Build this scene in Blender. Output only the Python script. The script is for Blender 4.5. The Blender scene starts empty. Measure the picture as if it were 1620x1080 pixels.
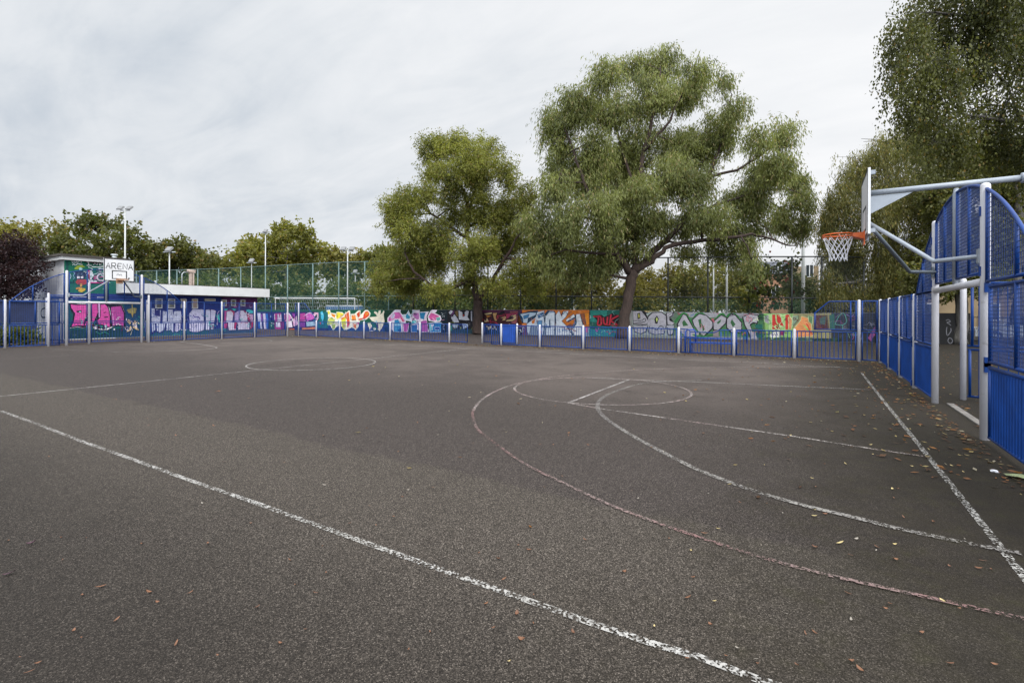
import bpy, bmesh, math, random
import numpy as np
from mathutils import Vector, Matrix
PI = math.pi
SC = bpy.context.scene
COL = SC.collection
rnd = random.Random(7)
# ------------------------------------------------------------------ measured places (metres)
PIECES = {
'A':[('b','#23306e',(-44.278,-39.63,0,1),0),('b','#1b5a45',(-44.278,-35.683,0.9,1.0),0),('b','#3a1a60',(-39.63,-36.732,0.05,0.9),0),('b','#156a70',(-36.732,-35.544,0.05,0.9),0),('b','#1e2f66',(-44.278,-35.544,0,0.12),0),('p','#c9cbe6',[(-43.869,1.472),(-43.437,1.474),(-43.335,0.802),(-43.199,0.036),(-43.629,-0.067),(-43.765,0.605)],0),('p','#2a58b8',[(-43.765,0.605),(-43.567,0.752),(-43.43,-0.015),(-43.696,-0.068)],0),('p','#d8cfe8',[(-43.172,1.427),(-42.844,1.452),(-42.706,-0.051),(-43.001,-0.056)],0),('p','#2f6fc4',[(-42.844,1.428),(-42.517,1.429),(-42.449,0.81),(-42.543,-0.049),(-42.719,-0.052)],0),('p','#8a4fa8',[(-43.437,1.378),(-43.205,1.379),(-43.169,0.689),(-43.367,0.687)],0),('p','#2c2f7a',[(-42.452,1.477),(-41.804,1.432),(-41.736,0.703),(-42.383,0.697)],0),('p','#9fc3e0',[(-42.255,1.097),(-42.126,1.383),(-41.996,1.099)],0),('p','#184f48',[(-42.383,0.763),(-41.737,0.817),(-41.669,0.013),(-42.315,0.003)],0),('s','#7fb3a0',[(-42.187,0.337),(-41.928,0.483),(-42.121,0.243)],0.067),('p','#b93f90',[(-41.707,1.432),(-40.909,1.482),(-40.776,0.027),(-41.669,-0.034)],0),('p','#cfc3dc',[(-41.354,1.386),(-41.163,1.387),(-41.066,1.011),(-41.004,1.388),(-40.877,1.388),(-40.811,0.712),(-41.351,0.707)],0),('p','#e2d5ea',[(-41.543,0.677),(-41.033,0.682),(-40.967,0.212),(-41.477,0.205)],0),('p','#7a2672',[(-40.906,0.683),(-40.59,0.733),(-40.524,0.078),(-40.871,0.026)],0),('p','#d88cc4',[(-40.529,1.343),(-40.028,1.438),(-39.653,1.114),(-39.9,0.722),(-40.464,0.716)],0),('p','#efe3f2',[(-40.275,0.69),(-39.652,0.836),(-39.526,0.233),(-40.21,0.177)],0),('p','#8f3fa0',[(-39.655,1.44),(-39.099,1.442),(-39.282,1.024)],0),('p','#e9bfe0',[(-39.529,0.93),(-39.037,1.257),(-38.911,0.473),(-39.402,0.281)],0),('p','#c8479c',[(-38.793,1.443),(-38.065,1.492),(-38.002,0.741),(-38.729,0.733)],0),('p','#e06cc8',[(-38.065,1.354),(-37.526,1.493),(-36.99,1.268),(-37.048,0.996),(-37.882,0.742)],0),('p','#b9d9ee',[(-37.942,0.76),(-36.988,0.769),(-36.927,0.407),(-37.88,0.303)],0),('p','#8a3b98',[(-38.668,0.706),(-38.002,0.713),(-38.06,0.255),(-38.666,0.246)],0),('p','#e58a4c',[(-38.423,0.203),(-36.927,0.316),(-36.926,0.09),(-38.422,0.019)],0),('p','#d4643c',[(-39.96,0.087),(-39.278,0.121),(-39.339,-0.088),(-39.897,-0.098)],0),('p','#e5b8cc',[(-37.05,1.54),(-36.579,1.542),(-36.518,1.045),(-36.811,0.753),(-37.049,1.132)],0),('p','#15131c',[(-36.931,1.269),(-36.696,1.406),(-36.753,1.088),(-36.93,0.996)],0),('s','#f1eaf5',[(-40.529,1.39),(-39.966,1.439),(-39.591,1.022),(-39.528,0.744)],0.075),('s','#f1eaf5',[(-41.675,1.385),(-41.64,0.818)],0.066),('s','#e9e4ec',[(-38.793,1.397),(-38.669,0.845)],0.064),('s','#f3d7ee',[(-38.005,1.354),(-37.526,1.516),(-36.99,1.291)],0.064),('p','#49b7d6',[(-36.345,1.587),(-36.112,1.678),(-35.907,1.274),(-36.05,0.76),(-36.284,1.002)],0),('p','#8fd8e6',[(-36.286,1.452),(-36.053,1.498),(-36.111,1.273)],0),('p','#3d8fc0',[(-36.225,0.822),(-36.022,0.869),(-35.991,0.509),(-36.195,0.552)],0),('p','#c3496a',[(-36.458,0.684),(-36.283,0.686),(-36.311,0.505)],0)],
'B':[('b','#0f5a40',(-35.752,-29.419,0.0,1),0),('b','#1c3f7c',(-35.752,-29.419,0.02,0.32),0),('p','#f4efdc',[(-35.707,1.729),(-35.324,1.789),(-35.272,1.531),(-34.664,1.453),(-34.614,1.611),(-34.014,1.574),(-33.815,1.417),(-33.323,1.712),(-33.2,1.693),(-33.126,1.381),(-32.688,1.461),(-32.35,1.713),(-32.11,1.733),(-32.108,1.347),(-31.632,1.753),(-31.348,1.753),(-31.088,1.505),(-31.157,1.238),(-31.534,0.967),(-32.154,0.885),(-32.345,0.342),(-32.585,0.106),(-32.975,0.333),(-33.366,0.171),(-33.809,0.086),(-34.009,0.318),(-34.309,0.471),(-34.659,0.309),(-34.961,0.047),(-35.318,0.458),(-35.676,0.453),(-35.78,0.771),(-35.474,1.092),(-35.679,1.25)],0),('p','#f2e14c',[(-35.604,1.649),(-35.374,1.689),(-35.322,1.411),(-35.552,1.371)],0),('p','#e88c2c',[(-35.22,1.471),(-34.714,1.335),(-34.814,1.097),(-35.118,1.254)],0),('p','#f0e23c',[(-34.614,1.493),(-34.463,1.572),(-33.864,1.456),(-33.963,1.26),(-34.561,0.981),(-34.662,1.138)],0),('p','#15131c',[(-35.576,1.132),(-35.372,1.153),(-35.474,1.053)],0),('p','#c9d468',[(-35.626,0.773),(-35.321,1.094),(-35.168,1.134),(-34.813,0.979),(-34.812,0.781),(-34.862,0.622),(-35.217,0.539),(-35.599,0.494)],0),('p','#15131c',[(-35.193,1.094),(-35.016,1.096),(-35.091,0.956)],0),('p','#a6c04c',[(-35.166,0.5),(-34.711,0.584),(-34.76,0.307),(-34.961,0.106)],0),('p','#e98f34',[(-34.112,1.102),(-33.616,1.223),(-33.517,1.106),(-34.011,0.789),(-34.06,0.631)],0),('p','#dce03c',[(-34.111,0.866),(-33.616,1.145),(-33.662,0.323),(-33.859,0.124),(-34.009,0.357)],0),('p','#e2622c',[(-33.765,1.339),(-33.322,1.614),(-33.221,0.875),(-33.317,0.328),(-33.465,0.326),(-33.516,0.95)],0),('p','#d9432c',[(-33.516,0.794),(-33.221,0.836),(-33.244,0.524),(-33.415,0.327)],0),('p','#ef8c38',[(-33.027,1.304),(-32.639,1.384),(-32.54,0.958),(-32.977,0.877)],0),('p','#d8763c',[(-32.879,0.645),(-32.442,0.65),(-32.586,0.223),(-32.829,0.335)],0),('p','#d24a24',[(-32.494,1.462),(-32.182,1.656),(-32.156,1.27),(-32.348,1.115)],0),('p','#e5492c',[(-32.396,0.998),(-31.82,1.118),(-31.774,1.388),(-31.585,1.657),(-31.348,1.657),(-31.182,1.467),(-31.252,1.275),(-31.63,1.043),(-32.203,0.923)],0),('p','#f08c30',[(-31.632,1.542),(-31.348,1.619),(-31.252,1.428),(-31.583,1.273)],0),('p','#d8549c',[(-32.491,0.727),(-32.25,0.729),(-32.297,0.536)],0),('s','#15131c',[(-33.126,1.42),(-33.099,0.954),(-32.54,0.92)],0.031),('s','#15131c',[(-34.013,1.26),(-33.815,1.378)],0.031),('s','#faf6ee',[(-33.025,0.799),(-32.927,0.489),(-32.587,0.648),(-32.441,0.341)],0.035),('p','#e8e2c8',[(-31.391,0.662),(-31.108,0.78),(-30.919,0.439),(-31.153,0.168)],0),('p','#8f6cc0',[(-31.06,0.361),(-30.872,0.44),(-30.918,0.21)],0),('s','#e9e4ec',[(-31.2,0.091),(-30.824,0.06),(-30.614,0.177),(-30.638,0.329)],0.035),('p','#e9dfc8',[(-31.204,1.161),(-30.409,1.242),(-30.503,1.393),(-30.736,1.544),(-30.643,1.659),(-30.41,1.583),(-30.317,1.432),(-30.249,1.697),(-30.064,1.754),(-30.04,1.584),(-30.132,1.395),(-29.902,1.509),(-29.811,1.698),(-29.673,1.66),(-29.764,1.397),(-29.67,0.832),(-29.898,0.377),(-30.173,-0.005),(-30.312,0.182),(-30.5,0.748),(-30.921,0.858)],0),('p','#3a2f60',[(-30.453,0.673),(-30.314,0.674),(-30.266,0.221),(-30.406,0.37)],0),('p','#10604a',[(-30.92,0.668),(-30.64,0.709),(-30.312,0.144),(-30.918,0.21)],0)],
'C':[('b','#12402f',(-29.728,-24.061,0.0,1),0),('b','#1a3a52',(-29.728,-24.061,0.0,0.22),0),('b','#10222c',(-24.616,-23.896,0.05,1),0),('p','#e8dcee',[(-29.419,0.872),(-29.397,1.135),(-28.811,1.662),(-28.677,1.774),(-28.141,1.756),(-28.185,1.589),(-27.652,1.0),(-27.695,0.705),(-27.957,0.035),(-28.09,0.033),(-28.138,0.848),(-28.495,1.03),(-28.763,0.916),(-28.85,0.019),(-29.213,0.537)],0),('p','#e06cb8',[(-29.351,0.873),(-29.307,1.136),(-28.721,1.588),(-28.274,1.607),(-27.696,0.926),(-27.872,0.777),(-28.227,1.07),(-28.719,1.028),(-29.169,0.837)],0),('p','#cfc9e8',[(-29.125,1.137),(-28.811,1.476),(-28.675,1.401),(-28.854,1.065)],0),('p','#e2477c',[(-28.228,1.181),(-28.05,1.219),(-27.784,0.925),(-27.96,0.813)],0),('p','#2f8fc4',[(-28.719,0.991),(-28.361,1.031),(-28.092,0.552),(-28.046,0.034),(-28.805,0.02),(-28.807,0.543)],0),('p','#7fc8e4',[(-28.718,0.693),(-28.182,0.699),(-28.137,0.551),(-28.717,0.544)],0),('p','#5aa8d8',[(-28.672,0.395),(-28.492,0.398),(-28.514,0.174),(-28.648,0.172)],0),('p','#175a9c',[(-28.402,0.213),(-28.091,0.329),(-28.068,0.052),(-28.357,0.047)],0),('p','#c45cae',[(-27.916,0.739),(-27.344,0.764),(-27.473,0.044),(-27.869,0.037)],0),('p','#cfe6ef',[(-28.007,1.404),(-27.61,1.406),(-27.392,1.738),(-27.282,1.445),(-26.911,1.3),(-27.171,1.151),(-27.127,0.858),(-27.696,0.963)],0),('p','#2f9cc0',[(-27.697,1.295),(-27.522,1.517),(-27.303,1.297),(-27.128,1.298),(-27.302,1.04),(-27.609,1.074)],0),('p','#ead9ec',[(-27.259,1.151),(-26.999,1.629),(-27.065,1.739),(-26.353,1.74),(-26.395,1.594),(-25.545,1.632),(-25.755,1.234),(-25.711,0.727),(-25.54,0.079),(-26.304,0.029),(-27.083,0.712)],0),('p','#c679bc',[(-26.998,1.299),(-26.912,1.556),(-26.438,1.557),(-26.393,1.047),(-26.651,1.009)],0),('p','#dba9cf',[(-27.085,1.189),(-26.651,1.009),(-26.823,0.861),(-27.128,1.041)],0),('p','#2a86b8',[(-26.395,1.557),(-25.799,1.596),(-25.883,1.342),(-25.966,1.015),(-26.308,1.085)],0),('p','#5cc8d0',[(-27.084,0.932),(-26.694,0.972),(-26.65,0.717),(-27.126,0.638)],0),('p','#2a6cb0',[(-27.169,0.564),(-26.607,0.644),(-26.583,0.024),(-27.124,0.051)],0),('p','#b254a8',[(-26.264,0.939),(-25.712,0.981),(-25.582,0.078),(-26.261,0.066)],0),('p','#15131c',[(-25.67,1.198),(-25.461,1.56),(-25.419,1.524),(-25.586,1.162),(-25.458,0.911),(-25.585,0.946)],0),('p','#efe2f0',[(-25.419,1.633),(-25.252,1.867),(-24.793,1.849),(-24.855,1.67),(-25.0,1.526),(-24.502,1.313),(-24.418,1.064),(-24.541,0.884),(-24.914,0.844),(-25.543,0.946),(-25.628,1.234)],0),('p','#df62a8',[(-25.586,1.235),(-25.335,1.561),(-25.042,1.49),(-24.584,1.313),(-24.625,1.169),(-24.956,0.916),(-25.375,0.984)],0),('p','#67b4b0',[(-24.916,1.167),(-24.543,1.241),(-24.501,0.991),(-24.79,0.917)],0),('s','#e9e4ec',[(-25.208,1.165),(-24.831,0.881)],0.033),('p','#2f86c0',[(-25.542,0.765),(-24.418,0.814),(-24.456,0.099),(-25.413,0.045)],0),('p','#7ed0dc',[(-25.5,0.73),(-25.248,0.733),(-25.204,0.229),(-25.414,0.154)],0),('p','#ece2f4',[(-25.331,0.624),(-25.122,0.734),(-25.08,0.591),(-25.247,0.445)],0),('p','#164f98',[(-24.996,0.448),(-24.54,0.455),(-24.58,0.24),(-24.954,0.233)],0),('s','#c6cfd6',[(-24.42,1.563),(-24.255,1.457),(-24.378,1.349)],0.029),('s','#c6cfd6',[(-24.378,1.242),(-24.132,1.315),(-24.172,1.172)],0.029),('s','#c98fae',[(-24.377,0.993),(-24.131,1.03)],0.028),('s','#c6cfd6',[(-24.335,0.743),(-24.129,0.603),(-24.293,0.423),(-24.128,0.247)],0.029)],
'D1':[('b','#1c1a22',(-23.951,-21.274,0.0,1),0),('b','#27424e',(-23.951,-21.274,0.0,0.2),0),('p','#5a2f62',[(-23.645,1.708),(-23.281,1.743),(-23.321,1.461),(-23.602,1.247)],0),('p','#6e5838',[(-23.281,1.673),(-23.001,1.709),(-22.959,1.251),(-23.159,1.321)],0),('p','#b9b9c4',[(-23.807,1.601),(-23.604,1.778),(-23.402,1.673),(-23.603,1.424),(-23.725,1.459)],0),('p','#b5b6c2',[(-23.602,1.212),(-23.28,1.461),(-22.998,1.11),(-22.878,0.83),(-23.318,0.808),(-23.521,1.036)],0),('p','#c2c2cc',[(-22.961,1.744),(-22.602,1.604),(-22.581,1.254),(-22.403,1.325),(-22.444,1.604),(-22.247,1.745),(-22.05,1.675),(-22.166,1.256),(-21.989,1.014),(-22.323,0.976),(-22.918,1.041)],0),('p','#a8a8b6',[(-21.933,1.675),(-21.777,1.71),(-21.774,0.912),(-21.911,0.98)],0),('p','#c4322c',[(-22.601,1.394),(-22.443,1.43),(-22.482,1.289)],0),('p','#b9c4d8',[(-23.459,0.718),(-22.957,0.724),(-22.996,0.442),(-23.236,0.385),(-23.438,0.471)],0),('p','#aebcd4',[(-22.639,0.763),(-22.125,0.734),(-22.124,0.49),(-22.558,0.343)],0),('p','#9aa84a',[(-22.797,0.48),(-22.677,0.482),(-22.716,0.201)],0),('p','#2f7d74',[(-23.641,0.61),(-23.459,0.612),(-23.477,0.187),(-23.599,0.185)],0)],
'D2':[('b','#3c1720',(-21.274,-17.815,0.0,1),0),('b','#4a1e3c',(-21.274,-17.815,0.86,1.0),0),('b','#243a58',(-21.274,-17.815,0.0,0.3),0),('p','#b9a57c',[(-20.85,1.506),(-20.168,1.611),(-20.205,1.474),(-20.545,1.404),(-20.697,1.403)],0),('p','#a8722c',[(-20.659,1.369),(-20.204,1.371),(-20.544,1.198)],0),('p','#b08a5c',[(-20.13,1.542),(-19.755,1.578),(-19.866,1.271),(-19.753,1.0),(-19.94,0.964),(-20.054,1.236)],0),('p','#c9b088',[(-20.772,1.059),(-20.657,0.923),(-20.582,1.198),(-20.43,0.925),(-20.543,0.89),(-20.771,0.887)],0),('p','#15131c',[(-19.643,1.442),(-19.458,1.646),(-19.236,1.681),(-19.088,1.445)],0),('s','#b5304c',[(-19.754,1.357),(-19.124,1.36)],0.034),('p','#b89c70',[(-19.493,1.206),(-19.271,1.173),(-19.345,1.004),(-19.123,1.039),(-19.051,1.276),(-19.161,1.309)],0),('p','#8e3050',[(-19.051,1.479),(-18.758,1.547),(-18.106,1.583),(-18.141,1.416),(-18.649,1.413),(-18.83,1.21),(-19.05,1.108)],0),('p','#c6ac80',[(-18.721,1.345),(-18.286,1.448),(-18.249,1.148),(-18.538,0.978),(-19.086,0.939),(-18.976,1.074),(-18.538,1.112),(-18.43,1.247)],0),('p','#15131c',[(-18.794,1.278),(-18.503,1.347),(-18.539,1.179),(-18.83,1.109)],0),('s','#15131c',[(-20.13,1.576),(-20.109,0.86)],0.055),('s','#15131c',[(-20.889,1.609),(-20.772,1.128),(-20.848,0.852)],0.048),('p','#8e2a30',[(-21.04,1.195),(-20.849,1.127),(-20.848,0.99),(-21.039,0.919)],0),('p','#b8ae96',[(-20.542,0.478),(-20.24,0.654),(-20.164,0.518),(-20.352,0.31),(-20.522,0.307)],0),('s','#d0cfd6',[(-20.089,0.656),(-19.901,0.522),(-19.788,0.319)],0.04),('p','#cfd0dc',[(-18.682,0.573),(-18.5,0.542),(-18.535,0.139),(-18.644,0.204)],0)],
'E':[('b','#d2762a',(-18.203,-12.928,0.35,1),0),('b','#8494a8',(-18.106,-12.928,0.0,0.35),0),('b','#6b4a70',(-18.203,-17.383,0.0,0.35),0),('p','#8a4a50',[(-18.759,1.682),(-18.106,1.683),(-18.211,0.78),(-18.646,0.825)],0),('p','#1d3f5c',[(-18.079,1.483),(-17.198,1.685),(-16.619,1.735),(-16.773,0.748),(-17.3,0.791),(-17.46,0.938),(-17.781,0.835)],0),('p','#b7c8d8',[(-17.971,1.483),(-17.197,1.61),(-16.723,1.587),(-16.828,1.389),(-17.355,1.188),(-17.407,0.839),(-17.727,0.886),(-17.782,1.234)],0),('p','#3f78a8',[(-17.729,1.334),(-17.25,1.486),(-17.355,1.237),(-17.674,1.135)],0),('p','#ccd5e0',[(-17.46,0.789),(-16.775,1.291),(-16.671,1.636),(-16.152,1.736),(-16.097,0.854),(-16.249,-0.006),(-16.613,0.011),(-16.72,0.65),(-17.141,0.694),(-17.245,-0.002),(-17.405,0.193)],0),('p','#d2762a',[(-17.089,0.992),(-16.827,1.142),(-16.878,0.845),(-17.036,0.794)],0),('p','#3a6a9c',[(-16.671,1.439),(-16.203,1.613),(-16.176,1.392),(-16.565,1.194)],0),('p','#5f93bf',[(-16.721,0.995),(-16.305,1.048),(-16.329,0.704),(-16.616,0.651)],0),('p','#1c3c5a',[(-16.202,1.392),(-15.894,1.736),(-15.383,1.688),(-15.43,0.716),(-15.685,0.566),(-16.096,0.707)],0),('p','#d5dce4',[(-16.047,1.344),(-15.791,1.638),(-15.382,1.615),(-15.379,0.717),(-15.428,0.011),(-16.042,-0.002),(-16.097,0.805)],0),('p','#224c74',[(-15.789,1.053),(-15.713,1.2),(-15.685,0.566),(-15.787,0.565)],0),('p','#8fa4bc',[(-15.791,1.687),(-15.485,1.712),(-15.433,1.591),(-15.739,1.565)],0),('p','#d9dee4',[(-15.331,1.397),(-15.079,1.737),(-14.876,1.303),(-14.777,1.689),(-14.378,1.714),(-14.576,1.305),(-14.875,1.013),(-14.474,0.632),(-14.125,0.063),(-15.276,0.015),(-15.329,0.717)],0),('p','#d47a30',[(-15.079,1.737),(-14.828,1.786),(-14.928,1.616)],0),('s','#1d3f5c',[(-15.357,1.591),(-15.304,0.815)],0.078),('s','#1d3f5c',[(-14.777,1.641),(-14.927,1.399)],0.067),('p','#d2762a',[(-14.425,0.921),(-13.932,1.261),(-13.955,0.783)],0),('s','#1d3f5c',[(-14.475,0.969),(-13.932,1.261)],0.067),('p','#e0e2e4',[(-14.575,1.112),(-14.031,1.499),(-13.932,1.309),(-14.525,0.968)],0),('p','#dedfe2',[(-13.859,1.5),(-13.59,1.501),(-13.393,0.79),(-13.391,0.078),(-13.977,0.042),(-14.176,0.397),(-13.931,0.735)],0),('s','#1d3f5c',[(-13.933,1.452),(-13.882,0.784),(-14.474,0.68),(-14.076,0.064)],0.076),('p','#9c5a3c',[(-13.59,1.501),(-13.299,1.55),(-13.152,0.793),(-13.345,0.743)],0),('p','#e08a28',[(-13.299,1.55),(-12.962,1.598),(-12.935,0.796),(-13.151,0.746)],0),('s','#2f5c88',[(-16.2,0.608),(-15.685,0.566)],0.049),('s','#3f78b8',[(-15.175,0.332),(-14.973,0.238),(-15.075,0.479)],0.048),('p','#c46a9c',[(-13.199,0.603),(-13.054,0.605),(-13.053,0.274),(-13.174,0.272)],0),('p','#e8973a',[(-16.51,0.358),(-16.302,0.312),(-16.353,0.115),(-16.51,0.161)],0)],
'F':[('b','#1d5a50',(-12.971,-10.616,0.0,1),0),('b','#2d8478',(-12.885,-11.777,0.55,0.98),0),('b','#2a7c86',(-12.971,-10.616,0.02,0.28),0),('s','#aebcbc',[(-12.913,1.41),(-12.84,1.268),(-12.936,1.221)],0.047),('p','#26141c',[(-12.745,1.41),(-12.105,1.461),(-11.963,1.321),(-11.405,1.557),(-10.944,1.42),(-11.033,0.819),(-11.403,0.907),(-11.587,0.673),(-12.481,0.754),(-12.435,1.083)],0),('s','#b02838',[(-12.673,1.34),(-12.34,1.272),(-12.386,0.802),(-12.15,0.852),(-12.199,1.32),(-12.483,1.365)],0.104),('s','#b02838',[(-12.01,1.274),(-11.962,0.901),(-11.775,0.857),(-11.729,1.323)],0.103),('s','#b52a3c',[(-11.497,1.487),(-11.588,0.812)],0.102),('s','#b02838',[(-10.989,1.42),(-11.496,1.092),(-11.079,0.819)],0.101),('s','#b02838',[(-11.774,0.787),(-11.033,0.796)],0.042),('s','#9c4a8c',[(-12.528,0.566),(-12.432,0.332),(-12.291,0.616)],0.065)],
'G':[('b','#8b9490',(-10.128,-7.391,0.0,1),0),('b','#556a58',(-7.771,-7.203,0.0,1),0),('b','#7a8078',(-10.128,-7.391,0.0,0.1),0),('p','#15131c',[(-10.098,1.759),(-9.386,1.73),(-9.152,1.82),(-9.093,1.61),(-9.239,1.549),(-9.003,0.98),(-9.324,0.795),(-10.065,0.846)],0),('p','#c9c6cf',[(-10.068,1.698),(-9.533,1.699),(-9.297,1.398),(-9.062,1.009),(-9.266,0.856),(-10.036,0.877)],0),('p','#15131c',[(-9.799,1.578),(-9.622,1.608),(-9.591,1.245),(-9.769,1.183)],0),('p','#9b9a48',[(-9.74,1.517),(-9.663,1.53),(-9.644,1.287),(-9.727,1.275)],0),('s','#15131c',[(-10.066,1.09),(-9.561,1.094),(-9.326,1.247),(-9.325,1.024),(-10.036,0.908)],0.036),('p','#c9c6cf',[(-9.357,1.7),(-9.239,1.76),(-9.151,1.7),(-9.21,1.61)],0),('p','#15131c',[(-9.15,1.399),(-8.86,1.641),(-8.283,1.672),(-7.997,1.465),(-7.911,1.051),(-7.995,0.812),(-9.032,0.799)],0),('p','#cbc8d1',[(-9.092,1.339),(-8.831,1.593),(-8.283,1.612),(-8.026,1.405),(-7.967,0.813),(-9.149,0.797)],0),('p','#15131c',[(-8.714,1.222),(-8.57,1.432),(-8.454,1.224),(-8.539,0.895),(-8.684,0.923)],0),('p','#a8b860',[(-8.638,1.193),(-8.57,1.331),(-8.512,1.194),(-8.569,0.996)],0),('p','#15131c',[(-8.026,1.613),(-7.518,1.703),(-7.545,1.408),(-7.714,1.289),(-7.487,0.878),(-7.995,0.812)],0),('p','#cfccd4',[(-7.969,1.584),(-7.602,1.644),(-7.658,1.437),(-7.827,1.347),(-7.798,1.111),(-7.516,0.966),(-7.656,0.846),(-7.91,0.873)],0),('p','#15131c',[(-10.095,0.785),(-9.119,0.828),(-9.206,0.375),(-9.558,0.218),(-9.974,0.361)],0),('p','#c6c6d0',[(-10.065,0.773),(-9.149,0.797),(-9.265,0.404),(-9.588,0.259),(-9.974,0.41)],0),('p','#15131c',[(-9.178,0.785),(-7.995,0.812),(-8.108,0.247),(-8.682,0.205),(-9.089,0.317)],0),('p','#c2c4d2',[(-9.149,0.785),(-8.024,0.8),(-8.165,0.287),(-8.682,0.235),(-9.06,0.348)],0),('s','#15131c',[(-9.061,0.738),(-8.973,0.62),(-8.799,0.652),(-8.567,0.506),(-8.395,0.748),(-8.166,0.691),(-8.337,0.51)],0.043),('p','#15131c',[(-7.995,0.812),(-7.487,0.819),(-7.598,0.227),(-7.88,0.192)],0),('p','#c2c4d2',[(-7.967,0.801),(-7.515,0.807),(-7.626,0.274),(-7.852,0.234)],0),('s','#c8a83c',[(-9.327,1.7),(-9.093,1.67),(-8.918,1.701),(-8.571,1.701)],0.03),('s','#3d6e3c',[(-7.768,0.52),(-7.43,0.555)],0.035),('s','#8f3a50',[(-7.322,1.704),(-7.209,1.469)],0.047)],
'H':[('b','#4d6f52',(-7.24,-2.428,0.0,1),0),('b','#3d6a44',(-7.24,-2.428,0.2,0.75),0),('b','#8f8f94',(-7.203,-2.762,0.82,1),0),('b','#7c7f80',(-7.24,-2.762,0.0,0.1),0),('s','#7a3044',[(-7.21,1.528),(-6.932,1.587),(-6.656,1.472)],0.058),('s','#a83c5c',[(-5.252,1.622),(-5.041,1.651),(-4.935,1.508)],0.045),('s','#5c7fa0',[(-6.546,1.414),(-6.328,1.531)],0.058),('s','#2d7038',[(-7.488,0.996),(-6.932,1.587),(-6.49,1.065),(-6.056,1.619),(-5.251,1.135),(-4.778,1.566),(-4.516,1.312),(-4.206,1.625),(-3.692,1.149)],0.153),('p','#15131c',[(-7.375,0.879),(-6.987,1.558),(-6.766,1.471),(-6.325,0.602),(-6.27,0.428),(-7.206,0.411)],0),('p','#cfccd4',[(-7.291,0.88),(-6.987,1.499),(-6.821,1.441),(-6.379,0.601),(-6.653,0.567),(-7.207,0.558)],0),('p','#2d5a34',[(-7.041,1.001),(-6.931,1.177),(-6.681,0.829),(-6.985,0.767)],0),('p','#15131c',[(-6.49,1.181),(-6.056,1.59),(-5.625,1.477),(-5.198,1.02),(-5.25,0.676),(-5.675,0.151),(-5.998,0.375),(-6.38,0.833)],0),('p','#cfccd4',[(-6.425,1.153),(-6.045,1.532),(-5.652,1.43),(-5.25,0.991),(-5.329,0.675),(-5.782,0.206),(-6.053,0.432),(-6.325,0.834)],0),('p','#2d5a34',[(-6.109,1.184),(-5.947,1.244),(-5.892,0.84),(-5.999,0.665)],0),('p','#2d5a34',[(-5.892,1.013),(-5.73,0.611),(-5.837,0.436)],0),('p','#15131c',[(-5.304,1.077),(-4.777,1.509),(-4.464,1.34),(-4.515,0.971),(-4.932,0.51),(-5.249,0.504)],0),('p','#cbc8d0',[(-5.235,1.049),(-4.788,1.452),(-4.516,1.3),(-4.567,0.999),(-4.959,0.566),(-5.196,0.591)],0),('p','#2d5a34',[(-5.039,1.022),(-4.803,1.224),(-4.829,1.053),(-4.986,0.909)],0),('p','#15131c',[(-4.516,1.255),(-4.231,1.596),(-3.999,1.513),(-3.64,1.037),(-3.638,0.42),(-4.254,0.408),(-4.514,0.687)],0),('p','#cfccd4',[(-4.464,1.227),(-4.231,1.529),(-4.025,1.456),(-3.701,1.025),(-3.69,0.475),(-4.202,0.466),(-4.462,0.745)],0),('p','#2d5a34',[(-4.281,1.03),(-4.205,1.229),(-3.998,0.921),(-4.152,0.749)],0),('p','#15131c',[(-3.641,1.374),(-3.287,1.572),(-2.787,1.518),(-2.711,1.324),(-2.835,0.935),(-3.035,0.988),(-3.185,0.875),(-2.932,0.1),(-3.182,0.094),(-3.538,0.926)],0),('p','#cfccd4',[(-3.58,1.346),(-3.287,1.516),(-2.826,1.462),(-2.776,1.324),(-2.86,1.018),(-3.035,1.072),(-3.235,0.93),(-2.982,0.154),(-3.132,0.151),(-3.488,0.927)],0),('s','#15131c',[(-3.438,1.347),(-2.986,1.35),(-3.286,0.985)],0.039),('p','#c6c2cc',[(-7.207,0.558),(-6.379,0.572),(-6.052,0.374),(-6.106,0.142),(-6.872,0.125)],0),('s','#2d7038',[(-6.433,0.251),(-5.782,0.149),(-5.248,0.275)],0.093),('p','#a89ca0',[(-5.249,0.504),(-4.932,0.567),(-4.931,0.167),(-5.248,0.16)],0),('s','#b55a4c',[(-3.638,0.308),(-3.486,0.423),(-3.385,0.257)],0.056),('p','#37648c',[(-3.587,0.197),(-3.334,0.23),(-3.333,0.034),(-3.561,0.029)],0),('p','#c9c6d0',[(-3.234,0.483),(-2.933,0.489),(-2.832,0.074),(-3.182,0.066)],0)],
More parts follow.
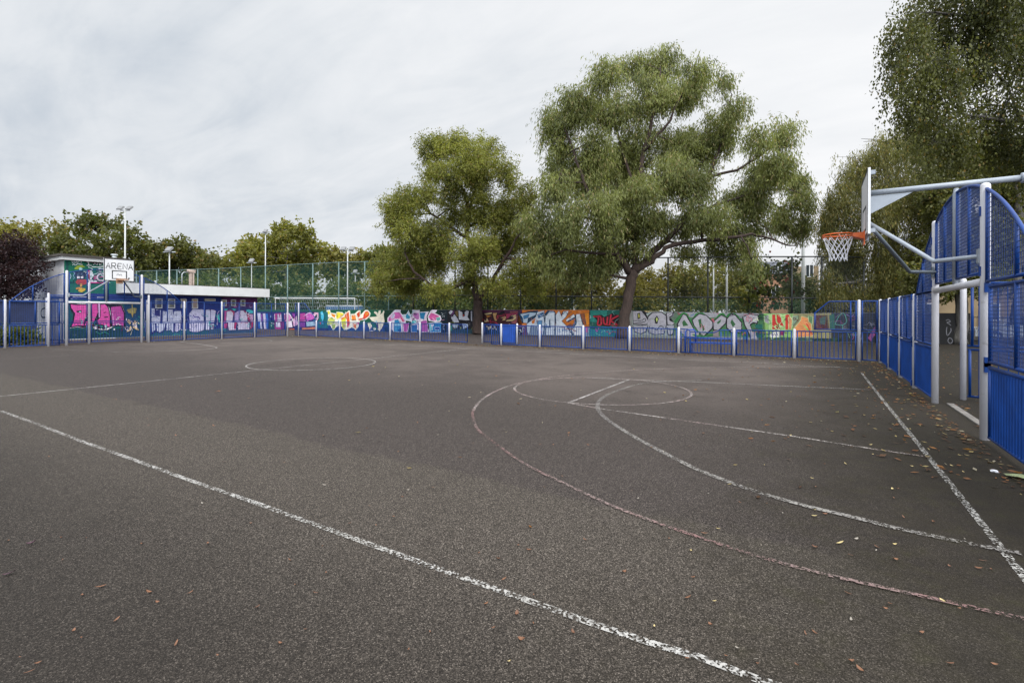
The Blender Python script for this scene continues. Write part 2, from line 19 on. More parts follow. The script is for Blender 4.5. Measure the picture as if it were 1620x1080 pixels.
'I':[('b','#2c4a3a',(-2.93,-2.361,0.0,1),0),('b','#7fa860',(-2.494,-0.865,0.1,1),0),('b','#39503c',(-3.099,1.361,0.0,0.13),0),('b','#86805a',(-0.961,0.909,0.12,1),0),('b','#1d5a50',(-2.93,-2.561,0.1,0.6),0),('p','#8e8c90',[(-2.467,1.43),(-2.231,1.503),(-2.208,0.949),(-2.445,1.091)],0),('p','#b7b5ba',[(-3.098,1.45),(-2.836,1.428),(-2.748,1.234),(-2.922,0.941),(-3.097,1.085)],0),('p','#9cc07c',[(-2.21,1.528),(-2.06,1.528),(-2.058,0.663),(-2.207,0.66)],0),('p','#b9332c',[(-2.06,1.528),(-1.614,1.53),(-1.55,1.148),(-1.423,0.863),(-1.675,0.669),(-2.057,0.639)],0),('s','#9cc07c',[(-1.847,1.505),(-1.803,1.05),(-1.507,0.767),(-1.888,0.881),(-1.823,0.666)],0.067),('p','#8fbf6c',[(-1.614,1.506),(-1.383,1.531),(-1.381,0.673),(-1.549,0.671),(-1.423,0.887)],0),('p','#bd3a2c',[(-1.383,1.531),(-1.112,1.532),(-1.213,0.652),(-1.381,0.65)],0),('p','#c98a5c',[(-1.215,1.389),(-1.007,1.343),(-1.047,0.679),(-1.193,0.676)],0),('s','#c9d8a8',[(-1.72,1.625),(-1.509,1.435),(-1.216,1.627),(-1.007,1.201)],0.039),('p','#8a2f5c',[(-2.057,0.615),(-1.381,0.626),(-1.422,0.291),(-2.057,0.326)],0),('p','#d8d4d0',[(-2.142,0.469),(-1.675,0.525),(-1.674,0.19),(-2.142,0.18)],0),('s','#5c4a50',[(-2.078,0.277),(-2.035,0.423),(-1.992,0.279),(-1.929,0.425),(-1.865,0.282),(-1.802,0.427),(-1.738,0.285)],0.029),('p','#7e8f78',[(-1.008,1.438),(-0.718,1.487),(-0.8,1.108),(-1.006,0.822)],0),('p','#d08854',[(-0.964,0.68),(-0.594,1.205),(-0.554,1.441),(-0.146,1.302),(-0.064,0.975),(0.019,0.275),(-1.004,0.205)],0),('p','#8fae5c',[(-0.512,0.97),(-0.348,0.878),(-0.022,0.461),(-0.144,0.459)],0),('s','#c4392c',[(-0.308,1.019),(-0.185,0.786),(-0.144,0.553),(0.018,0.415)],0.057),('p','#5c7a58',[(-0.228,1.489),(0.015,1.397),(-0.024,0.976),(-0.186,1.115)],0),('s','#55705c',[(-0.964,0.87),(-0.718,1.251),(-0.718,1.487)],0.047)],
'J':[('b','#2d3034',(0.756,3.456,0.0,1),0),('b','#8a4a3c',(0.079,0.817,0.15,1),0),('b','#30423a',(-0.014,1.361,0.0,0.15),0),('p','#74403c',[(0.136,1.491),(0.734,1.517),(0.816,0.662),(0.138,0.651)],0),('p','#465a50',[(0.337,1.306),(0.655,1.448),(0.617,0.984),(0.378,0.981)],0),('p','#2f5a4c',[(0.813,1.495),(1.049,1.588),(1.091,0.713),(0.855,0.709)],0),('s','#4f8478',[(1.09,0.989),(1.284,1.451),(1.516,1.59),(1.634,1.133),(1.402,0.947),(1.09,0.989)],0.046),('s','#4f8478',[(1.441,0.948),(1.442,0.673)],0.036),('s','#7a6a9c',[(1.633,1.545),(1.825,1.409),(1.978,1.523)],0.036),('s','#c6c4d0',[(2.133,0.412),(2.285,0.37),(2.172,0.231),(2.361,0.213)],0.032),('p','#8a4a7c',[(2.625,0.242),(3.07,1.148),(3.144,0.925),(2.775,0.065)],0),('s','#8f4f80',[(2.7,0.243),(3.108,0.566)],0.063),('s','#5f7f78',[(1.674,0.585),(1.79,0.222)],0.028)],
'K':[('s','#6e6e74',[(6.007,1.241),(6.11,1.294),(6.193,1.19),(6.049,1.137),(6.152,1.06),(6.214,0.983)],0.036),('s','#6e6e74',[(6.049,0.903),(6.029,0.694),(6.071,0.461),(6.214,0.697),(6.206,0.853)],0.036),('s','#6e6e74',[(6.133,0.332),(6.092,0.175),(6.195,0.048),(6.289,0.18),(6.215,0.323),(6.133,0.332)],0.036),('s','#55555c',[(6.843,0.863),(6.984,0.762),(6.864,0.657),(7.004,0.609)],0.03)],
'N':[('b','#0f5c58',(10.05,12.86,0.0,1),0),('b','#123c4a',(10.05,12.86,0.0,0.2),0),('b','#1e2a78',(10.05,14.11,0.86,1.0),0),('b','#123f62',(12.8,13.84,0.0,0.86),0),('s','#e6e2ee',[(10.33,2.27),(10.47,2.29),(10.6,2.28)],0.04),('s','#e6e2ee',[(10.42,2.39),(10.56,2.4),(10.74,2.4),(11.02,2.39)],0.03),('s','#e6e2ee',[(11.5,2.39),(11.8,2.39),(11.95,2.41)],0.03),('s','#e6e2ee',[(11.07,2.26),(11.41,2.3),(11.7,2.28)],0.03),('p','#e9e4ec',[(10.27,2.04),(10.42,2.1),(10.56,2.01),(10.81,2.06),(11.12,2.04),(11.21,2.1),(11.65,2.11),(11.97,2.08),(12.15,2.04),(12.3,2.11),(12.69,2.02),(12.85,1.55),(12.86,0.61),(12.54,0.72),(12.3,0.68),(12.0,0.49),(11.65,0.5),(11.31,0.67),(11.12,0.71),(10.89,0.63),(10.61,0.69),(10.29,0.63),(10.36,0.84),(10.42,1.08),(10.45,1.4),(10.31,1.75)],0),('p','#15131c',[(10.29,2.01),(10.42,2.06),(10.58,1.98),(11.1,1.99),(11.21,2.06),(11.97,2.04),(12.12,1.99),(12.3,2.04),(12.66,1.99),(12.82,1.52),(12.84,0.64),(12.54,0.75),(12.25,0.71),(12.0,0.63),(11.8,0.54),(11.65,0.67),(11.31,0.7),(11.1,0.75),(10.89,0.67),(10.63,0.74),(10.32,0.68),(10.4,0.96),(10.47,1.43),(10.33,1.75)],0),('p','#d94fa0',[(10.31,1.98),(10.54,1.94),(11.02,1.95),(11.12,1.84),(11.14,1.49),(10.96,1.19),(10.91,0.77),(10.63,0.78),(10.36,0.73),(10.45,0.99),(10.51,1.46),(10.35,1.75)],0),('p','#15131c',[(10.56,1.6),(10.81,1.65),(10.8,1.52),(10.61,1.51)],0),('p','#bfe0e4',[(10.68,1.57),(10.78,1.59),(10.77,1.53),(10.7,1.53)],0),('p','#c0b8d0',[(10.77,1.07),(10.87,1.07),(10.86,0.89),(10.79,0.83)],0),('p','#d2489c',[(11.19,1.99),(11.53,2.02),(11.55,1.49),(11.31,0.82),(10.93,0.77),(11.0,1.07),(11.22,1.37)],0),('p','#dca8d8',[(11.55,2.03),(11.64,2.03),(11.65,1.24),(11.58,1.24)],0),('p','#d94fa0',[(11.65,1.97),(11.87,2.01),(12.0,1.85),(12.1,1.49),(12.13,0.66),(12.0,0.69),(11.75,0.82),(11.56,0.85),(11.51,1.06),(11.65,1.24)],0),('p','#15131c',[(11.77,1.52),(11.92,1.55),(11.87,1.46)],0),('p','#15131c',[(11.82,1.27),(12.05,1.3),(12.02,1.24),(11.85,1.21)],0),('p','#b84698',[(12.15,1.83),(12.64,1.92),(12.79,1.49),(12.8,0.7),(12.54,0.8),(12.2,0.75)],0),('s','#e9e4ec',[(12.05,1.86),(12.12,1.55),(12.15,1.33)],0.02),('s','#e9e4ec',[(11.1,1.99),(11.14,1.81),(11.17,1.43),(10.98,1.19)],0.04),('s','#e8c8e4',[(12.23,1.46),(12.3,0.74)],0.02),('s','#7a2a70',[(12.43,1.46),(12.48,1.05)],0.03),('p','#15131c',[(12.07,1.98),(12.2,2.01),(12.15,1.83)],0),('p','#e8e4ec',[(11.34,0.67),(11.51,0.82),(11.51,0.58),(11.39,0.55)],0),('p','#15131c',[(11.46,0.84),(11.75,0.82),(11.8,0.63),(11.53,0.58)],0),('p','#b9c8d8',[(11.85,0.78),(11.98,0.81),(11.95,0.57),(11.88,0.57)],0),('s','#e9e4ec',[(12.41,0.87),(12.43,0.77),(12.51,0.88),(12.56,0.77),(12.66,0.8)],0.02),('p','#e9e4ec',[(12.27,0.53),(12.32,0.59),(12.37,0.49),(12.3,0.47)],0),('s','#2f8f80',[(11.46,0.4),(11.65,0.27),(11.85,0.39),(12.05,0.26)],0.04),('s','#8f8a58',[(12.93,1.65),(13.19,1.49),(13.41,1.74),(13.22,1.77),(12.98,1.68)],0.05),('s','#a8985c',[(13.19,2.06),(13.22,1.3)],0.05),('p','#93874e',[(12.95,1.71),(13.16,1.77),(13.17,1.46),(13.01,1.49)],0),('p','#93874e',[(13.25,1.77),(13.43,1.78),(13.38,1.46),(13.25,1.46)],0),('p','#a58f50',[(13.14,1.49),(13.27,1.49),(13.22,1.2)],0),('p','#d8ba80',[(12.9,1.02),(13.03,1.11),(13.14,0.95),(13.09,0.79)],0),('p','#dcc088',[(13.25,0.85),(13.33,1.07),(13.46,0.91),(13.36,0.79)],0),('p','#d8ba80',[(12.88,0.35),(13.03,0.48),(13.11,0.73),(13.17,0.63),(13.09,0.41)],0),('p','#dcc088',[(13.22,0.63),(13.41,0.72),(13.55,0.43),(13.38,0.5)],0),('p','#e0cfae',[(13.46,1.04),(13.6,0.81),(13.49,0.85)],0),('s','#c0bca0',[(13.12,0.16),(13.22,0.53)],0.03)],
'P':[('b','#1e2c74',(13.77,18.54,0.0,1),0),('b','#2a5a6c',(13.77,18.54,0.0,0.14),0),('p','#2c2a6e',[(14.19,1.78),(14.73,1.72),(14.8,0.89),(14.45,0.37),(14.22,0.15)],0),('p','#c3c5dc',[(13.85,1.55),(13.9,1.62),(13.94,0.32),(13.87,0.58)],0),('p','#c3c5dc',[(14.2,1.78),(14.41,1.78),(14.42,1.32),(14.69,1.29),(14.68,1.69),(14.47,1.65),(14.49,1.74),(14.75,1.67),(14.71,0.85),(14.22,0.86)],0),('p','#b3b9d2',[(14.23,0.87),(14.42,0.86),(14.45,0.44),(14.26,0.28)],0),('s','#4a4a90',[(14.24,1.55),(14.36,1.62),(14.37,1.46),(14.26,1.49)],0.03),('s','#4a4a90',[(14.22,1.26),(14.47,1.23)],0.02),('p','#c6c8de',[(14.84,1.62),(15.06,1.59),(15.09,1.71),(15.42,1.73),(15.45,1.42),(15.5,1.61),(15.91,1.63),(15.93,0.83),(14.83,0.85)],0),('p','#bcc0d8',[(14.49,0.85),(15.0,0.85),(14.94,0.42),(14.68,0.26),(14.52,0.37)],0),('p','#bcc0d8',[(15.03,0.85),(15.48,0.85),(15.49,0.27),(15.4,0.26),(15.3,0.41),(15.0,0.35)],0),('p','#c0bcd8',[(15.55,0.85),(15.92,0.84),(15.86,0.4),(15.64,0.25),(15.52,0.34)],0),('s','#34347e',[(14.88,1.52),(15.0,1.56),(14.97,1.36),(14.88,1.39)],0.03),('s','#34347e',[(15.18,1.56),(15.36,1.59),(15.33,1.39)],0.02),('s','#34347e',[(15.45,1.56),(15.47,1.32)],0.03),('s','#34347e',[(15.51,1.32),(15.64,1.42),(15.61,1.29)],0.03),('s','#2c2c70',[(15.06,0.82),(15.0,0.42)],0.03),('s','#2c2c70',[(15.67,0.74),(15.79,0.7),(15.76,0.47)],0.03),('p','#d8b8d8',[(16.01,1.63),(16.1,1.63),(16.11,0.29),(16.01,0.29)],0),('s','#2e2c74',[(14.25,0.18),(14.45,0.34),(14.68,0.23),(14.94,0.32)],0.04),('s','#4f9a94',[(15.4,0.07),(15.67,0.13),(15.86,0.05)],0.05),('p','#c8c4de',[(16.36,1.42),(16.61,1.79),(16.94,1.74),(17.11,1.76),(17.31,1.7),(17.34,0.81),(16.42,0.82)],0),('p','#c8c4de',[(16.39,0.87),(17.34,0.89),(17.31,0.35),(16.95,0.22),(16.59,0.24),(16.39,0.31)],0),('s','#4c2c8a',[(16.62,1.35),(16.75,1.21),(16.94,1.24),(17.04,1.07)],0.06),('s','#3c2c80',[(17.14,1.39),(17.21,1.28),(17.34,1.28)],0.04),('s','#3c2c80',[(16.42,0.87),(16.52,0.69),(16.68,0.79)],0.03),('s','#3c2c80',[(17.08,0.82),(17.18,0.71),(17.14,0.85)],0.03),('p','#c6c6de',[(17.41,1.71),(17.72,1.67),(17.72,0.8),(17.41,0.81)],0),('p','#c6c6de',[(17.41,0.85),(17.68,0.85),(17.65,0.34),(17.41,0.35)],0),('s','#28286c',[(17.36,1.74),(17.38,0.28)],0.04)],
'Q':[('b','#5c2a60',(18.45,21.04,0.72,1.0),0),('b','#3a3a6c',(18.45,21.04,0.0,0.72),0),('b','#35506a',(17.61,21.04,0.0,0.13),0),('p','#c9c4de',[(17.37,1.7),(17.68,1.74),(17.65,1.21),(17.75,1.74),(17.99,1.69),(18.1,1.64),(17.99,0.86),(17.41,0.86)],0),('s','#2c2c7c',[(17.72,1.71),(17.61,1.21)],0.03),('p','#49a8a8',[(18.13,1.2),(18.31,1.46),(18.35,0.85)],0),('p','#c9c4de',[(17.41,0.85),(17.65,0.85),(17.68,0.34),(17.45,0.35)],0),('p','#c4c4dc',[(17.72,0.77),(17.96,0.77),(17.93,0.37),(17.75,0.38)],0),('s','#d8c0dc',[(18.17,0.66),(18.2,1.49),(18.31,1.64)],0.03),('p','#b74c8c',[(18.59,1.64),(19.1,1.72),(19.32,1.57),(19.21,0.84),(18.59,0.85)],0),('p','#d7cfe0',[(18.81,1.6),(19.1,1.66),(19.29,1.46),(19.21,0.84),(18.77,0.84)],0),('p','#a83058',[(19.03,1.72),(19.38,1.61),(19.29,1.31),(19.17,1.57)],0),('p','#45c0b8',[(18.63,1.75),(18.88,1.79),(18.84,1.68),(18.66,1.66)],0),('p','#45c0b8',[(19.14,1.79),(19.47,1.77),(19.36,1.64)],0),('p','#b9a4d4',[(19.36,1.49),(19.77,1.72),(19.81,0.83),(19.36,0.83)],0),('p','#d3ccdf',[(19.77,1.68),(20.0,1.68),(20.27,1.34),(20.31,0.82),(19.81,0.83)],0),('p','#b53058',[(19.85,1.72),(20.08,1.68),(20.47,1.3),(20.51,0.82),(20.35,0.82),(20.24,1.38),(20.0,1.66)],0),('p','#49c4cc',[(20.16,1.68),(20.39,1.78),(20.75,1.65),(20.71,1.46),(20.47,1.46)],0),('p','#c9a0c4',[(20.47,1.42),(20.79,1.38),(20.81,0.81),(20.51,0.82)],0),('p','#c03a78',[(18.59,0.76),(18.85,0.79),(18.85,0.46),(18.67,0.39)],0),('p','#d8cfe2',[(18.88,0.86),(19.47,0.89),(19.36,0.45),(19.48,0.29),(18.96,0.27)],0),('p','#b03060',[(19.36,0.82),(19.55,0.85),(19.44,0.37),(19.33,0.37)],0),('p','#cfc4dc',[(19.55,0.82),(20.43,0.88),(20.43,0.3),(19.63,0.29)],0),('s','#b53058',[(19.81,0.78),(19.97,0.83),(20.35,0.77)],0.04),('p','#b0284c',[(20.55,0.84),(20.73,0.84),(20.67,0.45),(20.47,0.3)],0),('s','#8a3a68',[(18.74,0.68),(18.81,0.5),(18.7,0.5)],0.04),('p','#b05a98',[(19.28,1.98),(19.51,2.0),(19.47,1.87),(19.32,1.87)],0),('s','#7a6ab0',[(19.66,1.95),(19.77,1.91),(19.92,1.99),(20.16,1.95)],0.04),('s','#5a8ab0',[(18.95,2.05),(19.14,1.98),(18.99,1.9)],0.04),('s','#c0a0cc',[(20.43,2.07),(20.47,1.88),(20.63,1.96)],0.03)],
'U':[('b','#0d6650',(10.05,12.43,0.0,1.0),0),('p','#164a4a',[(10.13,4.38),(10.23,4.38),(10.23,3.76),(10.13,3.81)],0),('s','#e2e6ea',[(10.38,4.39),(10.41,4.26),(10.49,4.37),(10.51,4.27),(10.59,4.38),(10.6,4.28),(10.7,4.38),(10.78,4.41),(10.78,4.29)],0.03),('s','#e2e6ea',[(10.41,4.14),(10.47,4.21),(10.53,4.14),(10.61,4.22),(10.7,4.22),(10.84,4.2)],0.04),('p','#3c1820',[(10.88,4.42),(11.85,4.47),(11.85,4.38),(11.33,4.31),(10.95,4.34)],0),('s','#e8dfe4',[(11.09,4.4),(11.13,4.2)],0.04),('s','#e8dfe4',[(11.03,4.18),(11.28,4.19)],0.03),('s','#e8dfe4',[(11.02,4.38),(11.26,4.41)],0.03),('s','#e8cfe0',[(11.34,4.21),(11.39,4.36),(11.5,4.22),(11.54,4.36)],0.03),('s','#e8dfe4',[(11.61,4.35),(11.62,4.22)],0.03),('s','#e8dfe4',[(11.76,4.38),(11.63,4.28),(11.76,4.21)],0.03),('s','#f0f0f4',[(11.26,4.11),(11.54,4.12),(11.83,4.18)],0.04),('p','#8fa038',[(10.48,3.97),(10.61,4.13),(10.82,4.18),(10.97,4.08),(10.82,4.04),(10.62,3.92),(10.51,3.92)],0),('p','#9fc8cc',[(10.68,3.98),(10.74,4.05),(10.84,3.99),(10.82,3.91),(10.7,3.88)],0),('p','#25304c',[(10.45,3.78),(11.07,3.85),(11.03,3.72),(10.91,3.39),(10.58,3.37),(10.49,3.65)],0),('s','#b0c8d8',[(10.31,3.64),(10.34,3.51),(10.3,3.37)],0.03),('s','#8fb0d0',[(10.43,3.73),(10.5,3.71),(10.44,3.55),(10.49,3.45),(10.43,3.38)],0.03),('p','#5a6a84',[(10.6,3.71),(10.7,3.73),(10.7,3.59),(10.6,3.56)],0),('p','#5a6a84',[(10.76,3.72),(10.86,3.74),(10.87,3.6),(10.77,3.58)],0),('p','#e9e4ec',[(10.59,3.53),(10.71,3.55),(10.71,3.42),(10.6,3.4)],0),('p','#e9e4ec',[(10.76,3.54),(10.87,3.56),(10.87,3.44),(10.76,3.42)],0),('p','#b0403c',[(10.53,3.21),(10.62,3.35),(10.99,3.38),(11.09,3.27),(11.03,3.13),(10.87,3.07),(10.6,3.09)],0),('p','#8c4a4c',[(10.56,3.14),(10.74,3.17),(10.84,3.11),(10.8,3.07),(10.6,3.08)],0),('p','#d09c50',[(10.74,3.13),(10.82,3.14),(10.82,2.97),(10.73,2.96)],0),('p','#cc9040',[(10.54,2.89),(10.68,2.93),(10.84,2.91),(10.76,2.81),(10.56,2.8)],0),('p','#d8b434',[(10.64,2.75),(10.78,2.89),(10.95,2.87),(10.98,2.79),(10.82,2.65),(10.68,2.68)],0),('p','#b5206c',[(11.08,3.91),(11.2,3.97),(11.24,3.31),(11.12,3.35)],0),('p','#dfe4ea',[(11.16,3.91),(11.26,3.87),(11.35,3.63),(11.24,3.41),(11.18,3.35)],0),('s','#dce4e8',[(10.88,3.81),(11.05,3.84),(10.97,3.74)],0.03),('p','#c83a84',[(11.33,3.58),(11.46,3.64),(11.48,3.43),(11.35,3.39)],0),('p','#dfe0ea',[(11.09,3.35),(11.33,3.39),(11.5,3.32),(11.46,3.24),(11.12,3.23)],0),('s','#e0cfe0',[(11.78,3.77),(11.61,3.73),(11.5,3.56),(11.57,3.38),(11.78,3.36)],0.07),('s','#c4508c',[(11.59,3.54),(11.81,3.58)],0.04),('p','#c83a84',[(11.09,3.23),(11.81,3.28),(11.78,3.2),(11.12,3.17)],0),('s','#d0c8d8',[(11.46,3.91),(11.54,3.99),(11.67,3.95),(11.59,3.86),(11.72,3.9)],0.03),('s','#c4c8d0',[(11.07,3.44),(11.16,3.42),(11.09,3.35)],0.03)],
'V':[('s','#3a4048',[(-36.78,4.35),(-36.5,4.31),(-36.7,4.1),(-37.57,4.11),(-38.43,4.13)],0.05),('s','#4a5058',[(-38.09,3.93),(-37.66,4.0)],0.06),('s','#555b60',[(-37.4,3.92),(-37.07,3.91)],0.03)],
'V2':[('s','#1c2530',[(-37.92,2.08),(-38.15,1.95),(-38.1,1.78),(-38.64,1.67),(-38.78,1.43),(-38.58,1.23),(-37.91,1.23)],0.09),('p','#1c2530',[(-38.45,2.39),(-38.16,2.37),(-38.2,2.27),(-38.45,2.29)],0)]}
